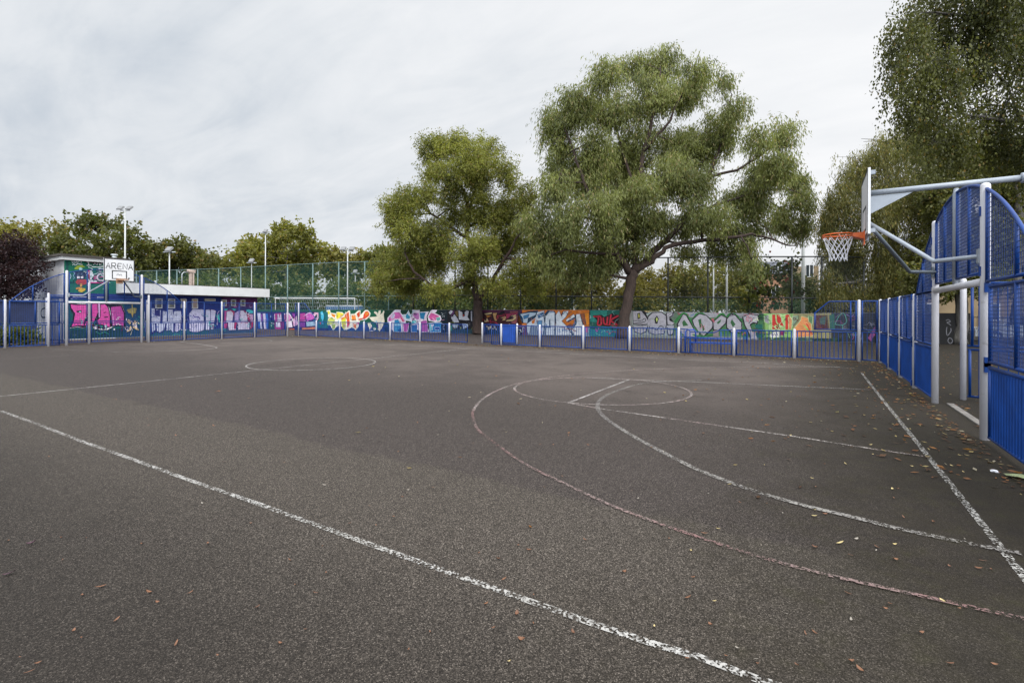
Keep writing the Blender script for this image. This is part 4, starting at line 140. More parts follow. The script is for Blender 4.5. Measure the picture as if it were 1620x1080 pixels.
LINES = [('baseline',[(1.15,16.15),(1.14,12),(1.14,9),(1.14,6),(1.13,1.5)],0.052,'white_line','worn white end line in front of the near goal',0),('centre_line',[(-12.8,17.3),(-12.8,12),(-12.8,8.2),(-12.78,4),(-12.8,1)],0.05,'far_line','thin white halfway line across the court',0),('sideline',[(-21.38,15.92),(-18.86,16.75),(-16.46,17.32),(-13.14,17.22),(-11.76,17.35),(-8.0,17.34),(-3.42,17.22),(-1.27,17.47),(-0.19,17.26),(1.07,17.24)],0.05,'far_line','far white sideline in front of the low railing',0),('sideline',[(-18,1.0),(-10.93,2.32),(-9.05,2.31),(-7.52,2.28),(-6.19,2.28),(-5.1,2.27),(-3.8,2.28),(-2.43,2.27),(-1.51,2.27),(-1.23,2.27),(-0.91,2.27),(-0.58,2.28),(-0.4,2.3),(-0.16,2.29),(1.1,2.34)],0.05,'white_line','bold white sideline across the foreground',0),('lane_line',[(-3.61,7.78),(-3.0,7.61),(-1.1,7.34),(-0.2,7.21),(0.55,7.05),(1.09,6.96)],0.05,'pink_line','near edge line of the basketball lane',0),('lane_line',[(-4.67,11.07),(-3.67,11.27),(-1.81,11.87),(-1.06,12.01),(1.07,12.53)],0.045,'far_line','far edge line of the basketball lane',0),('free_throw_line',[(-3.61,7.78),(-3.67,11.27)],0.055,'far_line','short white free throw line',0),('goal_area_arc',[(-2.19,12.12),(-2.77,11.5),(-3.06,11.19),(-3.26,10.59),(-3.35,9.32),(-3.25,8.38),(-2.98,7.58),(-2.56,6.88),(-1.94,6.13),(-1.49,5.66),(-1.04,5.22),(-0.7,4.96),(-0.36,4.76),(0.02,4.62),(0.32,4.56),(0.58,4.49),(0.79,4.47),(0.99,4.45),(1.22,4.45)],0.07,'grey_line','broad pale grey goal area arc',1),('three_point_arc',[(0.74,17.38),(-0.7,16.54),(-2.41,15.22),(-3.08,14.59),(-4.21,13.21),(-4.88,12.1),(-5.3,11.14),(-5.5,10.11),(-5.56,9.23),(-5.39,8.19),(-5.01,7.1),(-4.62,6.35)],0.05,'pink_line','pale far part of the three point arc',1),('three_point_arc',[(-4.62,6.35),(-4.4,6.03),(-3.84,5.37),(-3.28,4.92),(-2.52,4.37),(-1.85,4.02),(-1.48,3.84),(-1.16,3.71),(-0.66,3.57),(-0.25,3.48),(0.1,3.45),(0.41,3.46),(0.68,3.47),(0.94,3.48),(1.14,3.49)],0.04,'red_line','faded red near part of the three point arc',1),('lane_line',[(-22.93,4.94),(-22.33,5.34),(-22.73,6.66)],0.05,'faint_line','faint line at the far end of the court',0),('three_point_arc',[(-23.1,8.1),(-22.28,8.84),(-21.69,9.81),(-21.63,10.87),(-22.1,11.44),(-23.28,11.84),(-25.73,12.35),(-27.98,12.67)],0.06,'far_line','pale arc in front of the far goal',1),('goal_area_arc',[(-24.98,13.16),(-24.58,14.04),(-24.42,15.12),(-24.94,15.8),(-26.35,16.32),(-27.83,16.08)],0.06,'faint_line','faint rounded line by the far corner',1),('lane_line',[(-27.27,7.29),(-25.67,7.53),(-23.1,8.1)],0.05,'faint_line','faint straight line beside the far goal',0)]
CENTRE_CIRCLE = [(-11.163,9.565),(-11.172,9.743),(-11.198,9.919),(-11.242,10.093),(-11.302,10.261),(-11.378,10.422),(-11.47,10.575),(-11.576,10.719),(-11.696,10.851),(-11.828,10.971),(-11.972,11.077),(-12.125,11.169),(-12.286,11.245),(-12.455,11.305),(-12.628,11.349),(-12.804,11.375),(-12.983,11.384),(-13.161,11.375),(-13.338,11.349),(-13.511,11.305),(-13.679,11.245),(-13.84,11.169),(-13.993,11.077),(-14.137,10.971),(-14.269,10.851),(-14.389,10.719),(-14.495,10.575),(-14.587,10.422),(-14.663,10.261),(-14.724,10.093),(-14.767,9.919),(-14.793,9.743),(-14.802,9.565),(-14.793,9.386),(-14.767,9.21),(-14.724,9.036),(-14.663,8.868),(-14.587,8.707),(-14.495,8.554),(-14.389,8.41),(-14.269,8.278),(-14.137,8.158),(-13.993,8.052),(-13.84,7.96),(-13.679,7.884),(-13.511,7.824),(-13.338,7.78),(-13.161,7.754),(-12.983,7.745),(-12.804,7.754),(-12.628,7.78),(-12.455,7.824),(-12.286,7.884),(-12.125,7.96),(-11.972,8.052),(-11.828,8.158),(-11.696,8.278),(-11.576,8.41),(-11.47,8.554),(-11.378,8.707),(-11.302,8.868),(-11.242,9.036),(-11.198,9.21),(-11.172,9.386),(-11.163,9.565)]
FT_CIRCLE = [(-1.935,9.541),(-1.943,9.715),(-1.969,9.887),(-2.011,10.056),(-2.07,10.22),(-2.144,10.377),(-2.233,10.526),(-2.337,10.666),(-2.454,10.795),(-2.583,10.912),(-2.723,11.015),(-2.872,11.105),(-3.029,11.179),(-3.193,11.238),(-3.362,11.28),(-3.534,11.306),(-3.708,11.314),(-3.882,11.306),(-4.054,11.28),(-4.223,11.238),(-4.387,11.179),(-4.544,11.105),(-4.693,11.015),(-4.833,10.912),(-4.962,10.795),(-5.079,10.666),(-5.182,10.526),(-5.272,10.377),(-5.346,10.22),(-5.405,10.056),(-5.447,9.887),(-5.473,9.715),(-5.481,9.541),(-5.473,9.367),(-5.447,9.195),(-5.405,9.026),(-5.346,8.862),(-5.272,8.705),(-5.182,8.556),(-5.079,8.416),(-4.962,8.287),(-4.833,8.17),(-4.693,8.067),(-4.544,7.977),(-4.387,7.903),(-4.223,7.844),(-4.054,7.802),(-3.882,7.776),(-3.708,7.768),(-3.534,7.776),(-3.362,7.802),(-3.193,7.844),(-3.029,7.903),(-2.872,7.977),(-2.723,8.067),(-2.583,8.17),(-2.454,8.287),(-2.337,8.416),(-2.233,8.556),(-2.144,8.705),(-2.07,8.862),(-2.011,9.026),(-1.969,9.195),(-1.943,9.367),(-1.935,9.541)]
WINDOWS = [(14.41,14.79,1.78,2.4,'pane'),(15.11,15.51,1.79,2.4,'pane'),(15.86,16.18,1.82,2.42,'tan_pane'),(16.53,16.88,1.78,2.44,'tan_pane'),(18.42,18.76,1.97,2.42,'pane'),(19.09,19.4,1.98,2.44,'pane'),(19.76,20.08,1.99,2.45,'pane'),(17.32,18.01,2.3,2.47,'tan_pane')]
VENTS = [((-37.0,13.03,4.71),0.12,0.42,'roof_vent','galv'),((-36,14.86,3.3),0.05,0.25,'roof_vent','galv')]
CHIMNEY = (-36.5,17.24,3.3)
CAGE = [(2.6,4.9),(0.47,5.03),(-1.11,5.09),(-3.5,5.19),(-5.93,5.25),(-8.43,5.33),(-11.08,5.41),(-13.67,5.51),(-16.32,5.57),(-19.13,5.71),(-21.89,5.79),(-24.81,5.91),(-26.82,5.88),(-28.78,5.85),(-31.28,5.92),(-33.82,5.99),(-36.7,6.04),(-39.74,6.03),(-42.86,6.02),(-45.73,6.0),(-49.1,5.98),(-52.28,5.96),(-55.43,5.99),(-58.73,6.03),(-62.1,6.06),(-65.63,6.09),(-69.35,6.13),(-73.52,6.18)]
FAR = [(-65.72,41.69,0),(-35.78,50.68,0),4.38]
FLOODS = [(-66.83,24.59,13.13,0.1,2,'tall twin floodlight rising behind the pavilion'),(-49.11,21.38,6.94,0.065,1,'short floodlight over the pavilion wing with a small bracket'),(-58.9,36.49,11.56,0.08,1,'slim tall floodlight standing where the pavilion wing ends'),(-54.54,32.13,7.2,0.055,1,'short floodlight just left of the slim tall one'),(-46.83,39.2,8.86,0.085,2,'twin floodlight over the football goal'),(-49.24,42.42,6.49,0.06,1,'small floodlight close beside the football goal twin'),(-7.59,46.85,6.98,0.07,0,'thin pale pole left of the pair behind the hanging branches'),(-6.28,45.31,8.25,0.095,0,'thicker pale pole of the pair behind the hanging branches'),(-0.68,46.4,11.86,0.15,0,'thick grey pole standing beside the willow')]
FG1 = [(-43.8,28.16,0.0),(-37.36,32.11,0.0),2.89,2.2]
FG2 = [(-23.61,46.41,0.0),(-21.22,47.88,0.0),2.36,0.9]
DUG = (-46.62,39.33,0.0)
LEAVES = [(-4.66,0.99,'orange',0.8),(-4.41,1.2,'orange',0.8),(-3.83,1.45,'orange',0.8),(-3.46,1.69,'orange',0.8),(-3.41,1.0,'orange',0.8),(-2.98,1.19,'orange',0.8),(-2.99,1.01,'orange',0.8),(-3.06,0.86,'orange',0.8),(-2.87,0.65,'orange',0.8),(-2.53,1.08,'orange',0.8),(-2.48,1.45,'orange',0.8),(-2.93,1.33,'orange',0.8),(-2.33,1.7,'orange',0.8),(-4.47,1.06,'purple',1.6),(-4.06,0.86,'purple',1.6),(-3.13,1.21,'brown',1.1),(-3.43,1.09,'brown',1.1),(-6.87,3.02,'brown',1.1),(-5.22,2.74,'brown',1.1),(-4.76,5.19,'brown',1.1),(-1.67,2.56,'orange',0.921),(-1.56,2.77,'orange',0.958),(-1.65,2.78,'orange',0.836),(-1.3,3.1,'orange',0.961),(-0.93,2.83,'brown',1.12),(-0.96,2.15,'orange',0.889),(-0.39,2.57,'orange',0.944),(-0.61,3.65,'orange',1.131),(-1.51,2.38,'brown',0.886),(-1.27,2.13,'orange',1.132),(-1.15,1.97,'brown',1.12),(-0.56,2.99,'orange',0.866),(-0.54,2.76,'brown',1.051),(0.06,3.82,'orange',1.184),(0.22,3.28,'brown',0.835),(0.2,2.63,'orange',0.935),(0.23,2.59,'brown',1.002),(0.58,2.85,'orange',0.899),(0.51,3.06,'brown',0.836),(0.07,5.18,'orange',1.136),(0.13,4.51,'orange',1.164),(0.42,4.05,'orange',1.082),(0.5,3.9,'brown',1.139),(0.98,4.18,'orange',0.878),(0.93,4.04,'brown',1.04),(1.28,7.31,'brown',0.981),(0.7,5.52,'orange',0.922),(0.65,4.77,'orange',0.832),(0.83,4.77,'brown',1.051),(-1.98,10.29,'brown',1.008),(-0.5,9.91,'orange',0.988),(0.22,7.9,'brown',0.858),(0.64,5.22,'orange',0.878),(-2.63,5.69,'brown',1.165),(-2.24,5.4,'orange',1.053),(-1.83,5.35,'brown',0.873),(-2.01,4.22,'brown',1.099),(-0.64,3.32,'yellow',0.944),(0.06,4.42,'yellow',1.051),(0.21,3.99,'yellow',1.207),(0.53,4.16,'yellow',0.845),(0.04,5.44,'yellow',0.828),(0.73,8.58,'yellow',0.903),(0.12,9.37,'yellow',1.144),(0.66,5.48,'yellow',1.077),(1.2,7.35,'yellow',0.907),(0.92,6.43,'yellow',0.88),(0.34,6.16,'yellow',1.007),(0.62,6.74,'yellow',0.819),(0.64,7.22,'yellow',1.114),(0.73,9.29,'yellow',1.203),(1.45,7.21,'yellow',1.23),(1.51,7.25,'yellow',1.131),(1.28,6.67,'yellow',1.232),(0.95,16.23,'yellow',0.808),(1.63,6.46,'yellow',0.93),(-0.2,7.22,'yellow',1.235),(0.31,4.12,'pale',0.933),(-6.34,12.56,'pale',0.823),(0.36,6.95,'pale',0.983),(-1.4,5.59,'pale',0.886),(-3.75,2.85,'pale',0.945),(-1.22,4.05,'pale',0.788),(-0.73,4.48,'pale',0.757),(-5.36,5.16,'pale',0.833),(-4.24,2.04,'pale',0.741),(-9.52,2.52,'pale',0.814),(-1.1,8.77,'pale',0.989),(-0.02,9.21,'pale',0.799),(-0.38,9.11,'pale',0.703),(0.22,3.0,'pale',0.713),(-1.46,2.12,'brown',0.849),(-0.47,4.42,'brown',0.62),(-5.19,8.43,'orange',0.745),(-0.17,2.42,'pale',0.466),(-1.2,5.99,'orange',0.499),(-0.41,2.8,'yellow',0.711),(-3.4,5.41,'yellow',0.614),(-2.94,3.01,'brown',0.709),(-1.73,6.2,'brown',0.463),(-2.74,5.12,'brown',0.759),(-1.62,5.54,'brown',0.471),(0.96,4.52,'pale',0.611),(0.78,3.98,'orange',0.648),(-4.07,4.82,'pale',0.81),(1.33,6.47,'yellow',0.77),(-0.07,2.88,'pale',0.536),(0.38,3.21,'brown',0.819),(-0.17,12.37,'pale',0.501),(0.99,4.06,'orange',0.798),(0.06,4.56,'yellow',0.749),(1.71,8.33,'orange',0.534),(-1.82,2.56,'brown',0.496),(0.41,3.28,'brown',0.67),(1.43,8.46,'pale',0.582),(0.66,3.47,'yellow',0.816),(-2.48,9.34,'pale',0.495),(-0.74,6.16,'brown',0.467),(-1.56,1.78,'orange',0.569),(-3.48,8.87,'pale',0.632),(-1.12,1.81,'yellow',0.543),(-0.44,2.26,'orange',0.481),(0.72,3.42,'brown',0.655),(-0.63,2.41,'yellow',0.477),(1.47,8.6,'brown',0.822),(-1.82,8.41,'pale',0.517),(1.49,9.02,'brown',0.581),(1.14,7.32,'orange',0.734),(-3.74,3.56,'pale',0.494),(0.41,3.99,'pale',0.48),(-1.16,2.11,'brown',0.542),(-1.31,1.97,'orange',0.721),(-0.38,5.65,'yellow',0.763),(-0.25,2.45,'pale',0.765),(-0.28,4.51,'brown',0.551),(-0.16,2.39,'brown',0.503),(-4.94,5.71,'pale',0.521),(1.14,5.99,'pale',0.768),(0.02,2.75,'orange',0.611),(-4.87,10.53,'orange',0.66),(0.73,11.02,'brown',0.773),(-0.01,2.47,'orange',0.754),(0.26,3.82,'brown',0.791),(0.06,2.78,'brown',0.809),(0.15,6.03,'brown',0.748),(-0.54,3.78,'yellow',0.81),(-1.32,4.2,'brown',0.564),(-3.63,11.97,'brown',0.809),(-0.81,3.43,'brown',0.612),(-3.68,11.02,'pale',0.477),(0.75,2.95,'brown',0.692),(-3.62,8.15,'brown',0.643),(-0.15,4.35,'pale',0.761),(-3.45,4.74,'brown',0.503),(-3.01,3.16,'pale',0.722),(-0.29,2.37,'brown',0.457),(-1.28,2.33,'brown',0.463),(-7.81,3.1,'orange',0.708),(-2.79,1.85,'brown',0.646),(-2.46,1.87,'orange',0.707),(-2.77,2.08,'brown',0.401),(-4.59,4.51,'brown',0.454),(-2.71,2.5,'orange',0.532),(-2.96,0.86,'brown',0.537),(-2.1,1.47,'brown',0.46),(-2.91,0.69,'brown',0.707),(-3.03,0.66,'orange',0.43),(-4.01,1.09,'orange',0.481),(-3.53,2.03,'brown',0.586),(-2.71,2.68,'brown',0.647),(-1.56,1.63,'brown',0.518),(-4.26,1.29,'orange',0.438),(-2.11,1.34,'brown',0.726),(-3.03,2.73,'brown',0.413),(-4.68,3.07,'brown',0.607),(-2.9,2.42,'brown',0.683),(-7.01,1.84,'brown',0.709),(-2.5,1.69,'brown',0.513),(-2.28,1.14,'orange',0.462)]
LITTER = [(1.6,6.66,0.005),(1.75,6.53,0.005)]
# ------------------------------------------------------------------ helpers
def lin(h, a=1.0):
    h = h.lstrip('#')
    v = [int(h[i:i+2], 16) / 255 for i in (0, 2, 4)]
    return tuple((c / 12.92 if c <= .04045 else ((c + .055) / 1.055) ** 2.4) for c in v) + (a,)

class MB:
    """collects shapes and links them as ONE mesh object"""
    def __init__(s): s.v = []; s.f = []; s.c = []; s.sm = []
    def add(s, vs, fs, col=None, smooth=False):
        o = len(s.v); s.v += [tuple(p) for p in vs]
        s.f += [tuple(o + i for i in f) for f in fs]
        s.c += [col or (1, 1, 1, 1)] * len(vs); s.sm += [smooth] * len(fs)
    def box(s, x0, y0, z0, x1, y1, z1, col=None):
        vs = [(x0,y0,z0),(x1,y0,z0),(x1,y1,z0),(x0,y1,z0),(x0,y0,z1),(x1,y0,z1),(x1,y1,z1),(x0,y1,z1)]
        s.add(vs, [(0,3,2,1),(4,5,6,7),(0,1,5,4),(1,2,6,5),(2,3,7,6),(3,0,4,7)], col)
    def obox(s, c, ax, hx, hy, z0, z1):
        """box turned about z: centre c(x,y), axis angle ax"""
        ca, sa = math.cos(ax), math.sin(ax); vs = []
        for z in (z0, z1):
            for a, b in ((-hx,-hy),(hx,-hy),(hx,hy),(-hx,hy)):
                vs.append((c[0]+a*ca-b*sa, c[1]+a*sa+b*ca, z))
        s.add(vs, [(0,3,2,1),(4,5,6,7),(0,1,5,4),(1,2,6,5),(2,3,7,6),(3,0,4,7)])
    def tube(s, pts, r, n=8, cap=True, smooth=True):
        pts = [Vector(p) for p in pts]
        rs = r if isinstance(r, (list, tuple)) else [r] * len(pts)
        up = None; vs = []; fs = []
        for i, p in enumerate(pts):
            t = (pts[min(i+1, len(pts)-1)] - pts[max(i-1, 0)])
            if t.length < 1e-9: t = Vector((0,0,1))
            t.normalize()
            if up is None: up = Vector((0,0,1)) if abs(t.z) < .9 else Vector((1,0,0))
            a = t.cross(up); a.normalize(); b = a.cross(t); up = b
            for k in range(n):
                w = 2*PI*k/n + PI/n
                vs.append(p + (a*math.cos(w) + b*math.sin(w)) * rs[i])
        for i in range(len(pts)-1):
            for k in range(n):
                k2 = (k+1) % n
                fs.append((i*n+k, i*n+k2, (i+1)*n+k2, (i+1)*n+k))
        if cap:
            fs.append(tuple(range(n-1, -1, -1))); fs.append(tuple((len(pts)-1)*n + k for k in range(n)))
        s.add(vs, fs, None, smooth)
    def post(s, x, y, z0, z1, r=.05, n=14):
        pts = [(x,y,z0),(x,y,z1-r*.8)]; rr = [r, r]
        for a in (25, 50, 70, 88):
            pts.append((x,y,z1-r*.8+r*.8*math.sin(math.radians(a)))); rr.append(r*math.cos(math.radians(a)))
        s.tube(pts, rr, n)
    def disc_strip(s, pts, w, z, col=None):
        """a flat painted line on the ground"""
        P = [Vector((p[0], p[1])) for p in pts]; vs = []; n = len(P)
        for i in range(n):
            t = (P[min(i+1,n-1)] - P[max(i-1,0)]); t.normalize(); q = Vector((-t.y, t.x)) * w/2
            vs += [(P[i].x+q.x, P[i].y+q.y, z), (P[i].x-q.x, P[i].y-q.y, z)]
        s.add(vs, [(2*i, 2*i+1, 2*i+3, 2*i+2) for i in range(n-1)], col)
    def build(s, name, mat, parent=None, colors=False):
        base = Vector(BASE.get(parent, (0,0,0))) if parent else Vector((0,0,0))
        me = bpy.data.meshes.new(name)
        me.from_pydata([(v[0]-base.x, v[1]-base.y, v[2]-base.z) for v in s.v], [], s.f)
        me.polygons.foreach_set('use_smooth', s.sm)
        if colors:
            at = me.color_attributes.new('Col', 'FLOAT_COLOR', 'POINT')
            at.data.foreach_set('color', [c for q in s.c for c in q])
        me.update()
        o = bpy.data.objects.new(name, me); COL.objects.link(o)
        if mat: me.materials.append(mat)
        if parent:
            o.parent = parent
            BASE[o] = tuple(base)
        return o
BASE = {}
def thing(name, label, cat, loc, group=None, kind=None):
    o = bpy.data.objects.new(name, None); COL.objects.link(o)
    o.empty_display_size = .3
    o.location = loc; o['label'] = label; o['category'] = cat
    if group: o['group'] = group
    if kind: o['kind'] = kind
    BASE[o] = tuple(loc); return o
def tag(o, label, cat, group=None, kind=None):
    if label: o['label'] = label
    if cat: o['category'] = cat
    if group: o['group'] = group
    if kind: o['kind'] = kind
    return o
def lay(o, label=None):
    o['kind'] = 'structure'
    if label: o['label'] = label
    return o
def recenter(o, loc):
    """move a single-mesh thing's origin to its base"""
    m = Matrix.Translation(-Vector(loc)); o.data.transform(m); o.location = loc

# ------------------------------------------------------------------ materials
def newmat(name):
    m = bpy.data.materials.new(name); m.use_nodes = True
    nt = m.node_tree; b = nt.nodes['Principled BSDF']
    return m, nt, b
def node(nt, typ, **kw):
    n = nt.nodes.new(typ)
    for k, v in kw.items(): setattr(n, k, v)
    return n
def L(nt, a, b): nt.links.new(a, b)
def mathn(nt, op, a, b=None, clamp=False):
    n = node(nt, 'ShaderNodeMath', operation=op); n.use_clamp = clamp
    for i, q in enumerate((a, b)):
        if q is None: continue
        if isinstance(q, (int, float)): n.inputs[i].default_value = q
        else: L(nt, q, n.inputs[i])
    return n.outputs[0]
def mix(nt, f, a, b, blend='MIX'):
    n = node(nt, 'ShaderNodeMix', data_type='RGBA', blend_type=blend)
    for q, s in ((f, n.inputs[0]), (a, n.inputs[6]), (b, n.inputs[7])):
        if isinstance(q, (int, float)): s.default_value = q
        elif isinstance(q, tuple): s.default_value = q
        else: L(nt, q, s)
    return n.outputs[2]
def ramp(nt, f, stops):
    n = node(nt, 'ShaderNodeValToRGB'); e = n.color_ramp.elements
    while len(e) < len(stops): e.new(.5)
    for q, (p, c) in zip(e, stops): q.position = p; q.color = c
    if f is not None: L(nt, f, n.inputs[0])
    return n.outputs[0]
def noise(nt, vec, scale, detail=4, rough=.55, dist=0):
    n = node(nt, 'ShaderNodeTexNoise'); n.inputs['Scale'].default_value = scale
    n.inputs['Detail'].default_value = detail; n.inputs['Roughness'].default_value = rough
    n.inputs['Distortion'].default_value = dist
    if vec is not None: L(nt, vec, n.inputs['Vector'])
    return n.outputs['Fac']
def smooth(nt, x, a, b, c=0.0, d=1.0):
    n = node(nt, 'ShaderNodeMapRange', interpolation_type='SMOOTHSTEP')
    L(nt, x, n.inputs[0])
    for i, q in zip((1,2,3,4), (a,b,c,d)): n.inputs[i].default_value = q
    return n.outputs[0]
def bump(nt, h, b, strength, dist):
    n = node(nt, 'ShaderNodeBump'); n.inputs['Strength'].default_value = strength; n.inputs['Distance'].default_value = dist
    L(nt, h, n.inputs['Height']); L(nt, n.outputs[0], b.inputs['Normal'])
def objvec(nt): return node(nt, 'ShaderNodeTexCoord').outputs['Object']
def posvec(nt): return node(nt, 'ShaderNodeNewGeometry').outputs['Position']
def plain(name, col, rough=.5, metal=0, var=.12, scale=6, dirt=None, spec=.5):
    m, nt, b = newmat(name); v = posvec(nt)
    f = noise(nt, v, scale, 5)
    c = mix(nt, smooth(nt, f, .3, .7), tuple(q*(1-var) for q in col[:3])+(1,), tuple(min(1,q*(1+var)) for q in col[:3])+(1,))
    if dirt:
        f2 = noise(nt, v, scale*4, 6, .7)
        c = mix(nt, smooth(nt, f2, .58, .72, 0, dirt[1]), c, dirt[0])
    L(nt, c, b.inputs['Base Color']); b.inputs['Roughness'].default_value = rough; b.inputs['Metallic'].default_value = metal
    b.inputs['Specular IOR Level'].default_value = spec
    return m

def asphalt(name, court):
    m, nt, b = newmat(name); v = posvec(nt)
    sep = node(nt, 'ShaderNodeSeparateXYZ'); L(nt, v, sep.inputs[0]); x, y = sep.outputs[0], sep.outputs[1]
    vor = node(nt, 'ShaderNodeTexVoronoi'); vor.inputs['Scale'].default_value = 185; L(nt, v, vor.inputs['Vector'])
    hs = node(nt, 'ShaderNodeSeparateColor'); L(nt, vor.outputs['Color'], hs.inputs[0])
    vor2 = node(nt, 'ShaderNodeTexVoronoi'); vor2.inputs['Scale'].default_value = 240; L(nt, v, vor2.inputs['Vector'])
    hs2 = node(nt, 'ShaderNodeSeparateColor'); L(nt, vor2.outputs['Color'], hs2.inputs[0])
    g1, g2 = hs.outputs[0], hs2.outputs[0]
    big = noise(nt, v, .28, 4, .6); mid = noise(nt, v, 1.5, 5, .6); fine = noise(nt, v, 12, 4, .6)
    # resurfaced dark middle against the older, paler strip along the near side
    wob = mathn(nt, 'MULTIPLY', mathn(nt, 'SUBTRACT', noise(nt, v, .9, 5, .65), .5), .5)
    yy = mathn(nt, 'ADD', y, wob)
    near = smooth(nt, yy, 3.86, 3.72) if court else None
    dark = ramp(nt, g1, [(0, (.012,.011,.0108,1)), (.35, (.027,.0245,.0238,1)), (.72, (.056,.051,.049,1)), (.9, (.10,.092,.088,1)), (1, (.22,.205,.197,1))])
    pale = ramp(nt, g1, [(0, (.0135,.0122,.0105,1)), (.33, (.034,.0315,.0275,1)), (.7, (.069,.065,.057,1)), (.9, (.125,.118,.105,1)), (1, (.28,.267,.243,1))])
    c = mix(nt, near, dark, pale) if court else dark
    c = mix(nt, smooth(nt, g2, .86, .93, 0, .55), c, (.17,.16,.148,1))
    c = mix(nt, smooth(nt, g2, .22, .1, 0, .75), c, (.013,.012,.0115,1))
    # broad wear: paler dried patches in the middle of the court
    far = smooth(nt, y, 6.0, 13.0)
    if court:
        c = mix(nt, mathn(nt, 'MULTIPLY', smooth(nt, mathn(nt, 'ADD', big, mathn(nt, 'MULTIPLY', mid, .5)), .62, .88, 0, .62), far), c, (.150,.137,.130,1))
        c = mix(nt, mathn(nt, 'MULTIPLY', far, .42), c, (.108,.098,.094,1))
    c = mix(nt, smooth(nt, mid, .38, .25, 0, .4), c, (.021,.019,.017,1))
    c = mix(nt, smooth(nt, fine, .56, .75, 0, .25), c, (.032,.028,.022,1))
    if court:   # lens vignetting painted into the asphalt, darker towards the camera
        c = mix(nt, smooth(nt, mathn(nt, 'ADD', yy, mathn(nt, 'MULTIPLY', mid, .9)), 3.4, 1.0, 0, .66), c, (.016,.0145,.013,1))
    # damp mossy grime along the fences
    right = smooth(nt, mathn(nt, 'ADD', x, mathn(nt, 'MULTIPLY', mathn(nt, 'SUBTRACT', mid, .5), 2.2)), -1.6, 1.4)
    back = smooth(nt, mathn(nt, 'ADD', y, mathn(nt, 'MULTIPLY', mathn(nt, 'SUBTRACT', mid, .5), 2.0)), 17.9, 19.3)
    moss = ramp(nt, noise(nt, v, 5, 6, .7), [(.3, (.013,.0115,.009,1)), (.55, (.020,.018,.011,1)), (.75, (.027,.028,.010,1))])
    if court:
        c = mix(nt, mathn(nt, 'MULTIPLY', right, .88), c, moss)
        c = mix(nt, mathn(nt, 'MULTIPLY', back, .55), c, ramp(nt, mid, [(.3, (.032,.027,.018,1)), (.7, (.055,.047,.033,1))]))
    else:
        c = mix(nt, smooth(nt, x, .5, 2.2, 0, .85), c, moss)
        c = mix(nt, smooth(nt, x, 0, -2, 0, .4), c, (.062,.053,.055,1))
    c = mix(nt, 1.0, c, (.90,.80,.735,1), 'MULTIPLY')
    L(nt, c, b.inputs['Base Color'])
    b.inputs['Roughness'].default_value = .85; b.inputs['Specular IOR Level'].default_value = .18
    bump(nt, mathn(nt, 'ADD', vor.outputs['Distance'], mathn(nt, 'MULTIPLY', vor2.outputs['Distance'], .6)), b, .5, .0035)
    return m

def road_paint(name, c1, c2, cover):
    """worn paint: it survives only on part of the stones"""
    m, nt, b = newmat(name); v = posvec(nt)
    vor = node(nt, 'ShaderNodeTexVoronoi'); vor.inputs['Scale'].default_value = 85; L(nt, v, vor.inputs['Vector'])
    hs = node(nt, 'ShaderNodeSeparateColor'); L(nt, vor.outputs['Color'], hs.inputs[0])
    wear = noise(nt, v, 1.7, 5, .65); w2 = noise(nt, v, 22, 3, .6)
    k = mathn(nt, 'ADD', mathn(nt, 'ADD', mathn(nt, 'MULTIPLY', hs.outputs[0], .5), mathn(nt, 'MULTIPLY', wear, .9)), mathn(nt, 'MULTIPLY', w2, .45))
    a = smooth(nt, k, cover-.10, cover+.14)
    c = mix(nt, smooth(nt, noise(nt, v, .9, 3), .42, .58), c1, c2)
    c = mix(nt, smooth(nt, w2, .3, .6, .45, 0), c, (.12,.11,.1,1))
    L(nt, c, b.inputs['Base Color']); L(nt, a, b.inputs['Alpha']); b.inputs['Roughness'].default_value = .8
    b.inputs['Specular IOR Level'].default_value = .2
    return m

